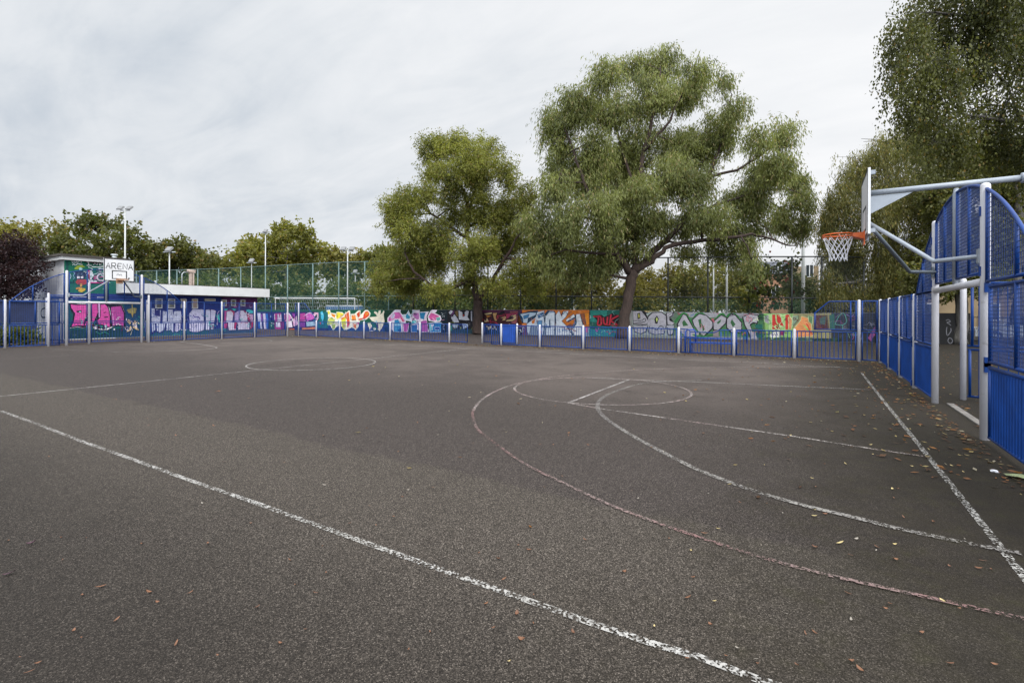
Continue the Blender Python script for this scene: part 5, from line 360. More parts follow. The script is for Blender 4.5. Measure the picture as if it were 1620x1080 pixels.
def wall_paint(name):
    """sprayed paint on rendered brick: colour per shape, courses showing through"""
    m, nt, b = newmat(name); g = node(nt, 'ShaderNodeNewGeometry')
    at = node(nt, 'ShaderNodeVertexColor', layer_name='Col')
    sep = node(nt, 'ShaderNodeSeparateXYZ'); L(nt, g.outputs['Position'], sep.inputs[0])
    u = mathn(nt, 'ADD', sep.outputs[0], sep.outputs[1])
    cb = node(nt, 'ShaderNodeCombineXYZ'); L(nt, u, cb.inputs[0]); L(nt, sep.outputs[2], cb.inputs[1])
    br = node(nt, 'ShaderNodeTexBrick'); L(nt, cb.outputs[0], br.inputs['Vector'])
    br.inputs['Scale'].default_value = 1; br.inputs['Brick Width'].default_value = .225; br.inputs['Row Height'].default_value = .075
    br.inputs['Mortar Size'].default_value = .007; br.inputs['Mortar Smooth'].default_value = .3
    br.inputs['Color1'].default_value = (1,1,1,1); br.inputs['Color2'].default_value = (.84,.84,.84,1); br.inputs['Mortar'].default_value = (.5,.5,.5,1)
    c = mix(nt, .8, at.outputs['Color'], br.outputs['Color'], 'MULTIPLY')
    f = noise(nt, g.outputs['Position'], 5, 6, .7)
    c = mix(nt, 1.0, c, ramp(nt, f, [(.3, (.66,.66,.68,1)), (.55, (1,1,1,1)), (.75, (1.0,.98,.96,1))]), 'MULTIPLY')
    f3 = noise(nt, g.outputs['Position'], 2.3, 6, .75, 1.2)
    c = mix(nt, smooth(nt, f3, .58, .68, 0, .15), c, (.62,.60,.62,1)); c = mix(nt, smooth(nt, f3, .40, .32, 0, .32), c, (.035,.045,.06,1))
    f2 = noise(nt, g.outputs['Position'], 26, 4, .7)
    c = mix(nt, smooth(nt, f2, .6, .74, 0, .45), c, (.10,.10,.11,1))
    L(nt, c, b.inputs['Base Color']); b.inputs['Roughness'].default_value = .75; b.inputs['Specular IOR Level'].default_value = .3
    bump(nt, br.outputs['Color'], b, .5, .01)
    return m

def leaf_mat(name, trans=.45):
    m, nt, b = newmat(name)
    at = node(nt, 'ShaderNodeVertexColor', layer_name='Col')
    L(nt, at.outputs['Color'], b.inputs['Base Color'])
    b.inputs['Roughness'].default_value = .5; b.inputs['Specular IOR Level'].default_value = .35
    t = node(nt, 'ShaderNodeBsdfTranslucent')
    c = mix(nt, 1.0, at.outputs['Color'], (1.15,1.2,.55,1), 'MULTIPLY'); L(nt, c, t.inputs['Color'])
    ms = node(nt, 'ShaderNodeMixShader'); ms.inputs[0].default_value = trans
    L(nt, b.outputs[0], ms.inputs[1]); L(nt, t.outputs[0], ms.inputs[2])
    L(nt, ms.outputs[0], nt.nodes['Material Output'].inputs['Surface'])
    return m
def bark_mat(name, c1, c2):
    m, nt, b = newmat(name); v = posvec(nt)
    mp = node(nt, 'ShaderNodeMapping'); mp.inputs['Scale'].default_value = (7,7,1.3); L(nt, v, mp.inputs[0])
    f = noise(nt, mp.outputs[0], 1.6, 7, .7, .5)
    L(nt, ramp(nt, f, [(.32, c1), (.68, c2)]), b.inputs['Base Color']); b.inputs['Roughness'].default_value = .9
    bump(nt, f, b, .9, .05)
    return m
def net_mat(name, col, alpha, pitch=None):
    m, nt, b = newmat(name)
    t = node(nt, 'ShaderNodeBsdfTransparent'); ms = node(nt, 'ShaderNodeMixShader')
    f = noise(nt, posvec(nt), .7, 4)
    L(nt, smooth(nt, f, .2, .8, alpha*.8, alpha*1.2), ms.inputs[0])
    b.inputs['Base Color'].default_value = col; b.inputs['Roughness'].default_value = .7
    L(nt, t.outputs[0], ms.inputs[1]); L(nt, b.outputs[0], ms.inputs[2])
    L(nt, ms.outputs[0], nt.nodes['Material Output'].inputs['Surface'])
    return m

M = {}
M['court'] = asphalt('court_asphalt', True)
M['ground'] = asphalt('outer_asphalt', False)
M['white_line'] = road_paint('white_line_paint', (.40,.385,.36,1), (.34,.325,.30,1), .97)
M['faint_line'] = road_paint('faint_line_paint', (.34,.32,.30,1), (.27,.25,.235,1), .97)
M['thin_line'] = road_paint('thin_line_paint', (.42,.385,.36,1), (.31,.27,.255,1), .97)
M['far_line'] = road_paint('far_line_paint', (.40,.375,.355,1), (.33,.30,.285,1), .86)
M['red_line'] = road_paint('red_line_paint', (.19,.11,.103,1), (.22,.16,.147,1), .93)
M['pink_line'] = road_paint('pink_line_paint', (.36,.27,.255,1), (.40,.36,.335,1), .96)
M['grey_line'] = road_paint('grey_line_paint', (.24,.225,.205,1), (.19,.175,.165,1), .91)
M['blue'] = plain('blue_paint', (.0016,.034,.178), .42, 0, .18, 3, ((.02,.04,.10,1), .5))
M['blue'].node_tree.nodes['Principled BSDF'].inputs['Specular IOR Level'].default_value = .32
M['blue_mesh'] = plain('blue_mesh_paint', (.0014,.025,.135), .45, 0, .1, 3)
M['bright_blue'] = plain('bright_blue_paint', (.007,.055,.31), .4, 0, .15, 3)
M['post'] = plain('post_paint', (.58,.57,.60), .42, 0, .07, 2.2, ((.30,.28,.26,1), .55))
M['steel'] = plain('steel_paint', (.30,.33,.37), .4, .1, .1, 3, ((.16,.16,.16,1), .4))
M['dark_steel'] = plain('dark_steel_paint', (.10,.12,.14), .45, .1, .1, 3)
M['galv'] = plain('galvanised_steel', (.42,.45,.46), .45, .3, .1, 2)
M['pale_pole'] = plain('pale_pole_paint', (.46,.47,.46), .5, 0, .06, 2)
M['black_steel'] = plain('black_steel_paint', (.012,.015,.016), .5, 0, .15, 2)
M['green_steel'] = plain('green_steel_paint', (.10,.16,.155), .5, 0, .15, 2)
M['orange'] = plain('orange_paint', (.62,.11,.012), .4, 0, .12, 12)
M['faded_orange'] = plain('faded_orange_paint', (.40,.22,.13), .5, 0, .2, 12)
M['net'] = plain('white_cord', (.72,.72,.74), .8, 0, .06, 9)
M['board'] = plain('board_paint', (.66,.66,.67), .4, 0, .05, 3, ((.40,.38,.36,1), .45))
M['black'] = plain('black_paint', (.018,.018,.02), .5, 0, .1, 5)
M['wall'] = plain('wall_render', (.16,.16,.155), .85, 0, .25, 1.2, ((.07,.08,.07,1), .6))
M['dark_wall'] = plain('dark_wall_paint', (.0045,.0045,.0055), .9, 0, .3, 1.5)
M['paint'] = wall_paint('sprayed_wall_paint')
M['fascia'] = plain('fascia_paint', (.60,.60,.59), .6, 0, .06, 1.3, ((.32,.32,.30,1), .5))
M['white_wall'] = plain('white_wall_render', (.50,.50,.52), .8, 0, .1, 1.0, ((.28,.28,.28,1), .5))
M['roof_edge'] = plain('roof_edge_felt', (.06,.052,.045), .9, 0, .2, 2)
M['shaded_blue_wall'] = plain('shaded_blue_wall_paint', (.010,.017,.055), .7, 0, .3, 1)  # blue wall colour that also holds the shade of the purple tree
M['pane'] = plain('obscured_glass', (.16,.15,.10), .2, 0, .5, 1.6)
M['tan_pane'] = plain('boarded_pane', (.30,.21,.13), .6, 0, .2, 2)
M['frame'] = plain('window_frame_paint', (.40,.40,.40), .5, 0, .08, 3)
M['terracotta'] = plain('chimney_pot_clay', (.42,.33,.28), .8, 0, .2, 5)
M['kerb'] = plain('kerb_concrete', (.17,.155,.14), .85, 0, .2, 6, ((.09,.085,.07,1), .7))
M['green_net'] = net_mat('green_netting', (.010,.075,.058,1), .24)
M['green_low_net'] = net_mat('green_low_netting', (.011,.085,.066,1), .22)
M['dark_net'] = net_mat('dark_netting', (.03,.045,.04,1), .12)
M['blue_sheet'] = plain('blue_cover_sheet', (.05,.11,.24), .6, 0, .2, 2)
M['lamp'] = plain('floodlight_housing', (.20,.20,.20), .5, .2, .1, 3)
M['lamp_glass'] = plain('floodlight_glass', (.42,.44,.46), .15, 0, .1, 3)
M['car'] = plain('silver_car_paint', (.52,.54,.57), .25, .4, .03, 2)
M['glass'] = plain('dark_glass', (.02,.025,.03), .08, 0, .1, 2)
M['rubber'] = plain('tyre_rubber', (.02,.02,.02), .8, 0, .1, 4)
M['brick'] = plain('orange_brick', (.30,.16,.09), .85, 0, .2, .6)
M['yellow_brick'] = plain('yellow_brick', (.22,.16,.09), .85, 0, .2, .6)
M['slate'] = plain('grey_slate_roof', (.11,.115,.14), .7, 0, .15, .8)
M['white_frame'] = plain('white_frame_paint', (.62,.62,.62), .6, 0, .05, 2)
M['litter_white'] = plain('white_litter_paper', (.70,.70,.74), .7, 0, .1, 30)
M['leaf'] = leaf_mat('tree_leaf')
M['bark_warm'] = bark_mat('warm_brown_bark', (.020,.012,.009,1), (.062,.040,.031,1))
M['bark_red'] = bark_mat('dark_red_brown_bark', (.018,.010,.008,1), (.058,.034,.027,1))
M['bark_grey'] = bark_mat('grey_bark', (.04,.035,.03,1), (.13,.12,.105,1))
# ------------------------------------------------------------------ sky, sun, camera
SUN_EL, SUN_AZ = math.radians(46), math.radians(140)     # azimuth from +Y towards +X
w = bpy.data.worlds.new('World'); SC.world = w; w.use_nodes = True
nt = w.node_tree; bg = nt.nodes['Background']
sky = node(nt, 'ShaderNodeTexSky', sky_type='NISHITA'); sky.sun_disc = False
sky.sun_elevation = SUN_EL; sky.sun_rotation = SUN_AZ; sky.air_density = 1.0; sky.dust_density = 2.0
tc = node(nt, 'ShaderNodeTexCoord'); sp = node(nt, 'ShaderNodeSeparateXYZ'); L(nt, tc.outputs['Generated'], sp.inputs[0])
zz = mathn(nt, 'ADD', mathn(nt, 'MAXIMUM', sp.outputs[2], 0), .22)
cb = node(nt, 'ShaderNodeCombineXYZ')
L(nt, mathn(nt, 'DIVIDE', sp.outputs[0], zz), cb.inputs[0]); L(nt, mathn(nt, 'DIVIDE', sp.outputs[1], zz), cb.inputs[1])
mp = node(nt, 'ShaderNodeMapping'); mp.inputs['Rotation'].default_value = (0, 0, math.radians(28)); mp.inputs['Scale'].default_value = (.62, 1.5, 1)
L(nt, cb.outputs[0], mp.inputs[0])
n1 = noise(nt, mp.outputs[0], .9, 7, .58, .5)
n2 = noise(nt, mp.outputs[0], 2.6, 7, .6, .7)
sd3 = (math.sin(SUN_AZ)*math.cos(SUN_EL), math.cos(SUN_AZ)*math.cos(SUN_EL), math.sin(SUN_EL))
def facing(v, a, b):
    dt = node(nt, 'ShaderNodeVectorMath', operation='DOT_PRODUCT'); L(nt, tc.outputs['Generated'], dt.inputs[0]); dt.inputs[1].default_value = v
    return smooth(nt, dt.outputs['Value'], a, b)
glow = facing(sd3, -.15, .95)                            # cloud lit from above and behind
thin = facing((.30, .80, .50), .25, .98)                # thinner cloud over the trees
k = mathn(nt, 'ADD', mathn(nt, 'MULTIPLY', n1, .66), mathn(nt, 'ADD', mathn(nt, 'MULTIPLY', n2, .34), mathn(nt, 'SUBTRACT', mathn(nt, 'MULTIPLY', thin, .30), .06)))
cloud = ramp(nt, k, [(.36, (.37,.41,.46,1)), (.50, (.49,.515,.545,1)), (.64, (.575,.588,.607,1)), (.84, (.645,.65,.66,1))])
CLOUD_GAIN = 10.5                                        # the cloud deck in the same units as the sky texture
cl = node(nt, 'ShaderNodeVectorMath', operation='SCALE'); L(nt, cloud, cl.inputs[0])
L(nt, mathn(nt, 'MULTIPLY', mathn(nt, 'ADD', mathn(nt, 'MULTIPLY', glow, 2.6), 1.0), CLOUD_GAIN), cl.inputs['Scale'])
cover = smooth(nt, mathn(nt, 'ADD', mathn(nt, 'MULTIPLY', n1, .6), mathn(nt, 'MULTIPLY', n2, .4)), .20, .42, .85, 1.0)
L(nt, mix(nt, cover, sky.outputs[0], cl.outputs[0]), bg.inputs[0]); bg.inputs[1].default_value = .095

sun = bpy.data.lights.new('sun', 'SUN'); sun.energy = 1.4; sun.angle = math.radians(22); sun.color = (1, .96, .90)
so = bpy.data.objects.new('sun', sun); COL.objects.link(so)
d = -Vector((math.sin(SUN_AZ)*math.cos(SUN_EL), math.cos(SUN_AZ)*math.cos(SUN_EL), math.sin(SUN_EL)))
so.rotation_euler = d.to_track_quat('-Z', 'Y').to_euler(); so.location = (0, 20, 60)

# the photograph is taken with the camera level and the frame shifted down, so uprights stay upright
ROLL, YAW, EYE = -.0032, .5503, 1.5886
def cam_axis(x, y, z):
    c, s = math.cos(ROLL), math.sin(ROLL); x, y = c*x - s*y, s*x + c*y
    cy, sy = math.cos(YAW), math.sin(YAW)
    return Vector((cy*x - sy*z, sy*x + cy*z, -y))
cam = bpy.data.cameras.new('camera'); co = bpy.data.objects.new('camera', cam); COL.objects.link(co)
r_, d_, f_ = cam_axis(1,0,0), cam_axis(0,1,0), cam_axis(0,0,1)
co.matrix_world = Matrix(((r_.x, -d_.x, -f_.x, .05), (r_.y, -d_.y, -f_.y, -.08), (r_.z, -d_.z, -f_.z, EYE), (0,0,0,1)))
cam.sensor_width = 36; cam.lens = 36 * 777.61 / 1620; cam.shift_y = -(540-494.28)/1620; cam.clip_end = 2000; cam.clip_start = .05
SC.camera = co
SC.view_settings.view_transform = 'Standard'; SC.view_settings.look = 'None'; SC.view_settings.exposure = .6; SC.view_settings.gamma = 1
SC.cycles.max_bounces = 6; SC.cycles.transparent_max_bounces = 24; SC.cycles.diffuse_bounces = 3; SC.cycles.use_denoising = True

# ------------------------------------------------------------------ ground, court, painted lines
g = MB(); g.add([(-450,-250,0),(450,-250,0),(450,600,0),(-450,600,0)], [(0,1,2,3)])
lay(g.build('ground', M['ground']), 'dark mossy asphalt around the ball court')
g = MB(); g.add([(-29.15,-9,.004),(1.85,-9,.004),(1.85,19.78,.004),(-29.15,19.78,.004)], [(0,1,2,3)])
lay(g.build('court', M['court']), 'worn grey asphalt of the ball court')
k = MB(); k.box(2.05, 8.36, 0, 2.145, 11.3, .022)
lay(k.build('kerb', M['kerb']), 'concrete edging strip across the near goal mouth')
def smoothpts(P, n=6):
    """Catmull-Rom through measured points"""
    P = [Vector((p[0], p[1])) for p in P]; out = []
    for i in range(len(P)-1):
        a, b, c, d = P[max(i-1,0)], P[i], P[i+1], P[min(i+2,len(P)-1)]
        for k in range(n):
            t = k/n
            out.append(.5*((2*b) + (c-a)*t + (2*a-5*b+4*c-d)*t*t + (3*b-a-3*c+d)*t**3))
    out.append(P[-1]); return [(p.x, p.y) for p in out]
def ellipse(cx, cy, rx, ry, a0=0, a1=360, n=72):
    return [(cx+rx*math.cos(math.radians(a0+(a1-a0)*i/n)), cy+ry*math.sin(math.radians(a0+(a1-a0)*i/n))) for i in range(n+1)]
ZL = [.008]
def line(name, pts, wd, mat, label):
    b = MB(); b.disc_strip(pts, wd, ZL[0]); ZL[0] += .0007
    lay(b.build(name, M[mat]), label)
for nm, pts, wd, mat, label, sm in LINES:
    line(nm, smoothpts(pts) if sm else pts, wd, mat, label)
line('centre_circle_line', CENTRE_CIRCLE, .05, 'far_line', 'white centre circle painted on the asphalt')
line('free_throw_circle_line', FT_CIRCLE, .05, 'pink_line', 'faded circle round the free throw line')

# ------------------------------------------------------------------ fence kit
def along(P, D, s, z, off=0):
    return (P[0]+D[0]*s - D[1]*off, P[1]+D[1]*s + D[0]*off, z)
def bars(mb, P, D, s0, s1, z0, z1, pitch, r, off=0):
    n = max(1, round((s1-s0)/pitch))
    for i in range(1, n):
        s = s0 + (s1-s0)*i/n
        mb.tube([along(P,D,s,z0,off), along(P,D,s,z1,off)], r, 6, False)
def rail(mb, P, D, s0, s1, z, r=.021, off=0, z2=None):
    mb.tube([along(P,D,s0,z,off), along(P,D,s1,z if z2 is None else z2,off)], r, 8)
def bar_panel(name, root, P, D, s0, s1, z0=.07, z1=.97, pitch=.118, r=.0125, mat='blue', dips=None):
    mb = MB(); e = .03
    bars(mb, P, D, s0+e, s1-e, z0, z1, pitch, r)
    rail(mb, P, D, s0, s1, z0); rail(mb, P, D, s0, s1, z1)
    for s in (s0+e, s1-e): mb.tube([along(P,D,s,z0), along(P,D,s,z1)], .022, 8)
    return mb.build(name, M[mat], root)
def wires(mb, P, D, s0, s1, z0, ztop, pitch=.07, r=.0038, off=0):
    """welded mesh filling s0..s1 from z0 up to ztop(s)"""
    n = max(1, round((s1-s0)/pitch)); zmax = max(ztop(s0+(s1-s0)*i/n) for i in range(n+1))
    for i in range(n+1):
        s = s0+(s1-s0)*i/n
        if ztop(s) > z0+.02: mb.tube([along(P,D,s,z0,off), along(P,D,s,ztop(s),off)], r, 4, False, False)
    z = z0
    while z < zmax:
        run = [s0+(s1-s0)*i/60 for i in range(61) if ztop(s0+(s1-s0)*i/60) >= z]
        if len(run) > 1: mb.tube([along(P,D,min(run),z,off+.006), along(P,D,max(run),z,off+.006)], r, 4, False, False)
        z += pitch
def mesh_panel(name, root, P, D, s0, s1, z0=1.03, ztop=lambda s: 2.0, frame=True, mid=(), pitch=.07, r=.0038):
    mb = MB(); wires(mb, P, D, s0, s1, z0, ztop, pitch, r)
    o = mb.build(name, M['blue_mesh'], root)
    if frame:
        fb = MB(); rail(fb, P, D, s0, s1, z0)
        n = 24; top = [along(P,D,s0+(s1-s0)*i/n, ztop(s0+(s1-s0)*i/n)) for i in range(n+1)]
        fb.tube(top, .021, 8)
        for s in (s0+.03, s1-.03, *mid):
            if ztop(s) > z0+.05: fb.tube([along(P,D,s,z0), along(P,D,s,ztop(s))], .022, 8)
        fb.build('panel_frame', M['blue'], o)
    return o
def posts(root, P, D, items, r=.046):
    for s, z in items:
        b = MB(); q = along(P,D,s,0); b.post(q[0], q[1], 0, z, r); b.build('post', M['post'], root)
def clamps(root, P, D, items):
    for s, z, off in items:
        b = MB(); q = along(P,D,s,z,off); b.box(q[0]-.03,q[1]-.02,z-.07,q[0]+.03,q[1]+.02,z+.05); b.build('clamp', M['blue'], root)

GC_R, GC_L = 9.845, 9.95          # middle of each goal along the end fence
def arch(c):
    a, R_ = (3.45, 4.6) if c == GC_R else (3.62, 4.3)
    return lambda s: a - R_ + math.sqrt(max(0, R_**2-(s-c)**2))
UP = (0, 1)
# tall fence beyond the near goal
PR = (1.9, 0)
t = thing('ball_court_fence', 'tall blue fence of mesh over bars between near goal and far right corner', 'fence', (1.9,13.5,0))
ss = [11.42, 13.42, 15.45, 17.55, 19.75]
for a, b in zip(ss[:-1], ss[1:]):
    bar_panel('bar_panel', t, PR, UP, a+.06, b-.06, pitch=.10, r=.014)
    mesh_panel('mesh_panel', t, PR, UP, a+.06, b-.06, mid=((a+b)/2,), pitch=.06)
posts(t, PR, UP, [(13.42,2.02),(15.45,2.03),(17.55,2.04),(19.8,2.06)])
clamps(t, PR, UP, [(s,z,.04) for s in (13.42,15.45,17.55) for z in (.12,.95,1.05,1.96)])
# tall fence nearest the camera
t = thing('ball_court_fence', 'blue bar and mesh fence nearest the viewer beside the near goal', 'fence', (1.9,6.3,0))
for a, b in ((6.2,8.22),(4.1,6.2)):
    bar_panel('bar_panel', t, PR, UP, a+.06, b-.06, z0=.07, z1=.93, pitch=.09, r=.017)
    mesh_panel('mesh_panel', t, PR, UP, a+.06, b-.06, z0=1.0, ztop=lambda s: 1.93, mid=((a+b)/2,), pitch=.045, r=.0042)
posts(t, PR, UP, [(6.2,2.03),(4.1,2.03)])

def goal_end(X, c, sgn, name_label, y0, y1, far_clear):
    """steel goal with an arch of mesh above it and a set-back panel behind; sgn = outward side"""
    t = thing('goal_frame', name_label, 'goal', (X, c, 0))
    P = (X, 0); h = 1.495 if c == GC_R else 1.48; zt = arch(c); ph = 3.25 if c == GC_R else 3.46
    posts(t, P, UP, [(c-h,ph),(c+h,ph)], .052)
    b = MB(); b.tube([(X,c-h+.05,2.0),(X,c+h-.05,2.0)], .05, 14); b.build('crossbar', M['post'], t)
    b = MB(); b.tube([(X,c,2.04),(X,c,3.42),(X,c,3.5)], [.045,.045,.03], 14); b.build('mullion', M['steel'], t)
    for a, e in ((c-h+.06,c-.05),(c+.05,c+h-.06)):
        mesh_panel('arch_panel', t, P, UP, a, e, 2.12, lambda s: zt(s)-.02, mid=((a+e)/2,), pitch=.05)
    for a, e in ((c-3.32,c-h-.06),(c+h+.06,c+3.32)):
        mesh_panel('arch_wing', t, P, UP, a, e, 2.0, lambda s: max(2.0, zt(s)-.02), mid=((a+e)/2+(.2 if a > c else -.2),), pitch=.06)
    return t
t = goal_end(1.9, GC_R, 1, 'near goal with white posts and a blue mesh arch at the right', 0, 0, True)
clamps(t, PR, UP, [(8.25,z,-.0) for z in (.93,1.0,1.93)])
clamps(t, PR, UP, [(s,z,.035) for s in (GC_R-1.5,GC_R+1.5) for z in (2.14,2.9)])
# set-back bay behind the near goal
for nm, q in (('rear_post', (2.42,12.08)), ('rear_post', (3.45,11.9)), ('rear_post', (3.45,7.5))):
    b = MB(); b.post(q[0], q[1], 0, 2.25, .048); b.build(nm, M['post'], t)
D1 = Vector((1.03,-.18)).normalized(); P1 = (2.42,12.08)
o = bar_panel('rear_bar_panel', t, P1, D1, .06, 1.0, .07, .93, .13, .009)
mb = MB(); bars(mb, P1, D1, .09, .95, 1.0, 2.15, .13, .011); rail(mb,P1,D1,.06,1.0,1.0); rail(mb,P1,D1,.06,1.0,2.15)
mb.tube([along(P1,D1,.12,1.0),along(P1,D1,.12,2.15)], .022, 8); mb.build('rear_upper_panel', M['blue'], t)
P2 = (3.45, 0)
for a, b_ in ((7.5,9.7),(9.7,11.9)):
    bar_panel('rear_bar_panel', t, P2, UP, a+.06, b_-.06, .07, .93, .15, .011)
    mb = MB(); bars(mb, P2, UP, a+.06, b_-.06, 1.0, 2.15, .2, .014); rail(mb,P2,UP,a+.06,b_-.06,1.0); rail(mb,P2,UP,a+.06,b_-.06,2.15)
    mb.build('rear_upper_panel', M['blue'], t)

# ---- far end
PL = (-29.2, 0)
t = goal_end(-29.2, GC_L, -1, 'far goal with white posts and a blue mesh arch before the green graffiti wall', 0, 0, False)
P3 = (-30.0, 0)
for q, z in (((-30.0,9.55),3.0),((-30.0,8.0),2.2),((-30.0,12.0),2.2)):
    b = MB(); b.post(q[0], q[1], 0, z, .05); b.build('rear_post', M['post'], t)
for a, b_ in ((8.0,9.55),(9.55,12.0)):
    bar_panel('rear_bar_panel', t, P3, UP, a+.06, b_-.06, .1, 1.02, .118, .009)
    mesh_panel('rear_mesh_panel', t, P3, UP, a+.06, b_-.06, 1.1, lambda s: 2.2, pitch=.08)
mb = MB(); rail(mb, P3, UP, 8.0, 12.0, 2.32, .03); rail(mb, P3, UP, 8.0, 12.0, 2.2, .03); mb.build('rear_rail', M['blue'], t)
mb = MB(); bars(mb, (-29.95,8.0), (0,1), 0, .85, .1, 2.25, .05, .012); rail(mb,(-29.95,8.0),(0,1),0,.85,2.25); mb.build('side_panel', M['blue'], t)
t = thing('ball_court_fence', 'tall blue mesh fence before the lilac and pink graffiti right of the far goal', 'fence', (-29.2,15.5,0))
ss = [11.75,13.45,15.45,17.4,19.55]
for a, b in zip(ss[:-1], ss[1:]):
    bar_panel('bar_panel', t, PL, UP, a+.06, b-.06)
    mesh_panel('mesh_panel', t, PL, UP, a+.06, b-.06, 1.05, lambda s: 2.1, mid=((a+b)/2,))
posts(t, PL, UP, [(11.74,2.43),(13.42,2.15),(15.41,2.17),(17.38,2.17),(19.6,2.18)])
t = thing('ball_court_fence', 'tall blue mesh fence with weeds behind it left of the far goal', 'fence', (-29.2,6.5,0))
for a, b in ((4.4,6.5),(6.5,8.3)):
    bar_panel('bar_panel', t, PL, UP, a+.06, b-.06)
    mesh_panel('mesh_panel', t, PL, UP, a+.06, b-.06, 1.05, lambda s: 2.02, mid=((a+b)/2,))
posts(t, PL, UP, [(4.4,2.08),(6.45,2.08),(7.84,2.41)])

# ---- back side
XD = (1, 0); PB = (0, 19.75)
t = thing('low_railing', 'low blue railing with pale posts from the gap to the right corner', 'railing', (-6,19.75,0))
xs = [-12.72,-10.62,-8.48,-6.42,-4.45,-2.46,-.52,1.33]
for i, (a, b) in enumerate(zip(xs[:-1], xs[1:])):
    if i == 4:   # bay with the dipped rail in front of the bench
        mb = MB(); e = .03
        bars(mb, PB, XD, a+.09, b-.09, .07, .66, .118, .0125); bars(mb, PB, XD, a+.09, a+.42, .66, .95, .118, .0125); bars(mb, PB, XD, b-.45, b-.09, .66, .95, .118, .0125)
        rail(mb, PB, XD, a+.06, b-.06, .07); rail(mb, PB, XD, a+.06, b-.06, .66, .015)
        mb.tube([along(PB,XD,s,z) for s, z in ((a+.06,.97),(a+.32,.97),(a+.4,.93),(a+.42,.86),(b-.7,.85),(b-.5,.95),(b-.06,.97))], .02, 8)
        for s in (a+.09, a+.42, b-.45, b-.09): mb.tube([along(PB,XD,s,.07), along(PB,XD,s,.9)], .022, 8)
        mb.build('bar_panel', M['blue'], t)
    else: bar_panel('bar_panel', t, PB, XD, a+.06, b-.06)
bar_panel('bar_panel', t, PB, XD, -13.3, -12.78)
bar_panel('bar_panel', t, PB, XD, 1.39, 1.84)
ch = lambda s: min(2.0, 1.58 + (s-.06)/.44*.42)
mesh_panel('chamfered_mesh_panel', t, PB, XD, .06, 1.28, 1.05, ch, mid=(1.1,), pitch=.075)
mesh_panel('mesh_panel', t, PB, XD, 1.39, 1.84, 1.05, pitch=.075)
posts(t, PB, XD, [(x, 1.05) for x in xs[:-1]] + [(1.33, 2.05)])
PB2 = (0, 21.0)
t = thing('low_railing', 'short blue railing with a solid blue sheet set back beside the gap', 'railing', (-13.5,21.0,0))
bar_panel('bar_panel', t, PB2, XD, -14.62, -12.65)
mb = MB(); mb.box(-13.45,20.975,.1,-12.7,20.99,.98); mb.build('sheet_panel', M['bright_blue'], t)
posts(t, PB2, XD, [(-14.7,1.07),(-12.58,1.05)])
t = thing('low_railing', 'low blue railing before the yellow and pink graffiti left of the gap', 'railing', (-21,20.1,0))
PB3 = (0, 20.1); xs = [-28.75,-26.95,-24.72,-22.58,-20.44,-18.2,-16.17]
for a, b in zip(xs[:-1], xs[1:]): bar_panel('bar_panel', t, PB3, XD, a+.06, b-.06)
mb = MB(); bars(mb, PB3, XD, -16.1, -15.05, .07, .93, .118, .0125); rail(mb, PB3, XD, -16.1, -15.0, .07)
mb.tube([along(PB3,XD,s,z) for s, z in ((-16.1,.97),(-15.2,.97),(-15.07,.93),(-15.0,.82),(-15.0,.07))], .021, 8)
mb.build('bar_panel', M['blue'], t)
posts(t, PB3, XD, [(x, 1.05) for x in xs[1:]] + [(-15.25+.2-.0,1.04)][:0] + [(xs[0], 2.2)])
mesh_panel('chamfered_mesh_panel', t, PB3, XD, -28.69, -26.95, 1.05, lambda s: min(2.15, 1.12+max(0,(-26.95-s))/1.2*1.03), pitch=.075)
bar_panel('bar_panel', t, PB3, XD, -29.15, -28.81); mesh_panel('mesh_panel', t, PB3, XD, -29.15, -28.81, 1.05, lambda s: 2.15)

# ------------------------------------------------------------------ basketball hoops
def stroke_text(mb, strokes, ox, oz, sx, sz, w, put):
    """letters as ribbons: strokes in a 0..1 box"""
    lay_ = 0
    for st in strokes:
        P = [Vector((ox+a*sx, oz+b*sz)) for a, b in st]; vs = []; n = len(P)
        for i in range(n):
            tv = P[min(i+1,n-1)]-P[max(i-1,0)]; tv.normalize(); q = Vector((-tv.y,tv.x))*w/2
            vs += [put(P[i].x+q.x, P[i].y+q.y, lay_), put(P[i].x-q.x, P[i].y-q.y, lay_)]
        mb.add(vs, [(2*i,2*i+1,2*i+3,2*i+2) for i in range(n-1)]); lay_ += .0003
FONT = {'A': [[(0,0),(.5,1),(1,0)],[(.2,.38),(.8,.38)]], 'R': [[(0,0),(0,1),(.8,1),(.95,.75),(.8,.5),(0,.5)],[(.4,.5),(1,0)]],
        'E': [[(1,1),(.2,1),(0,.5),(.2,0),(1,0)],[(.05,.5),(.85,.5)]], 'N': [[(0,0),(0,1),(1,0),(1,1)]]}
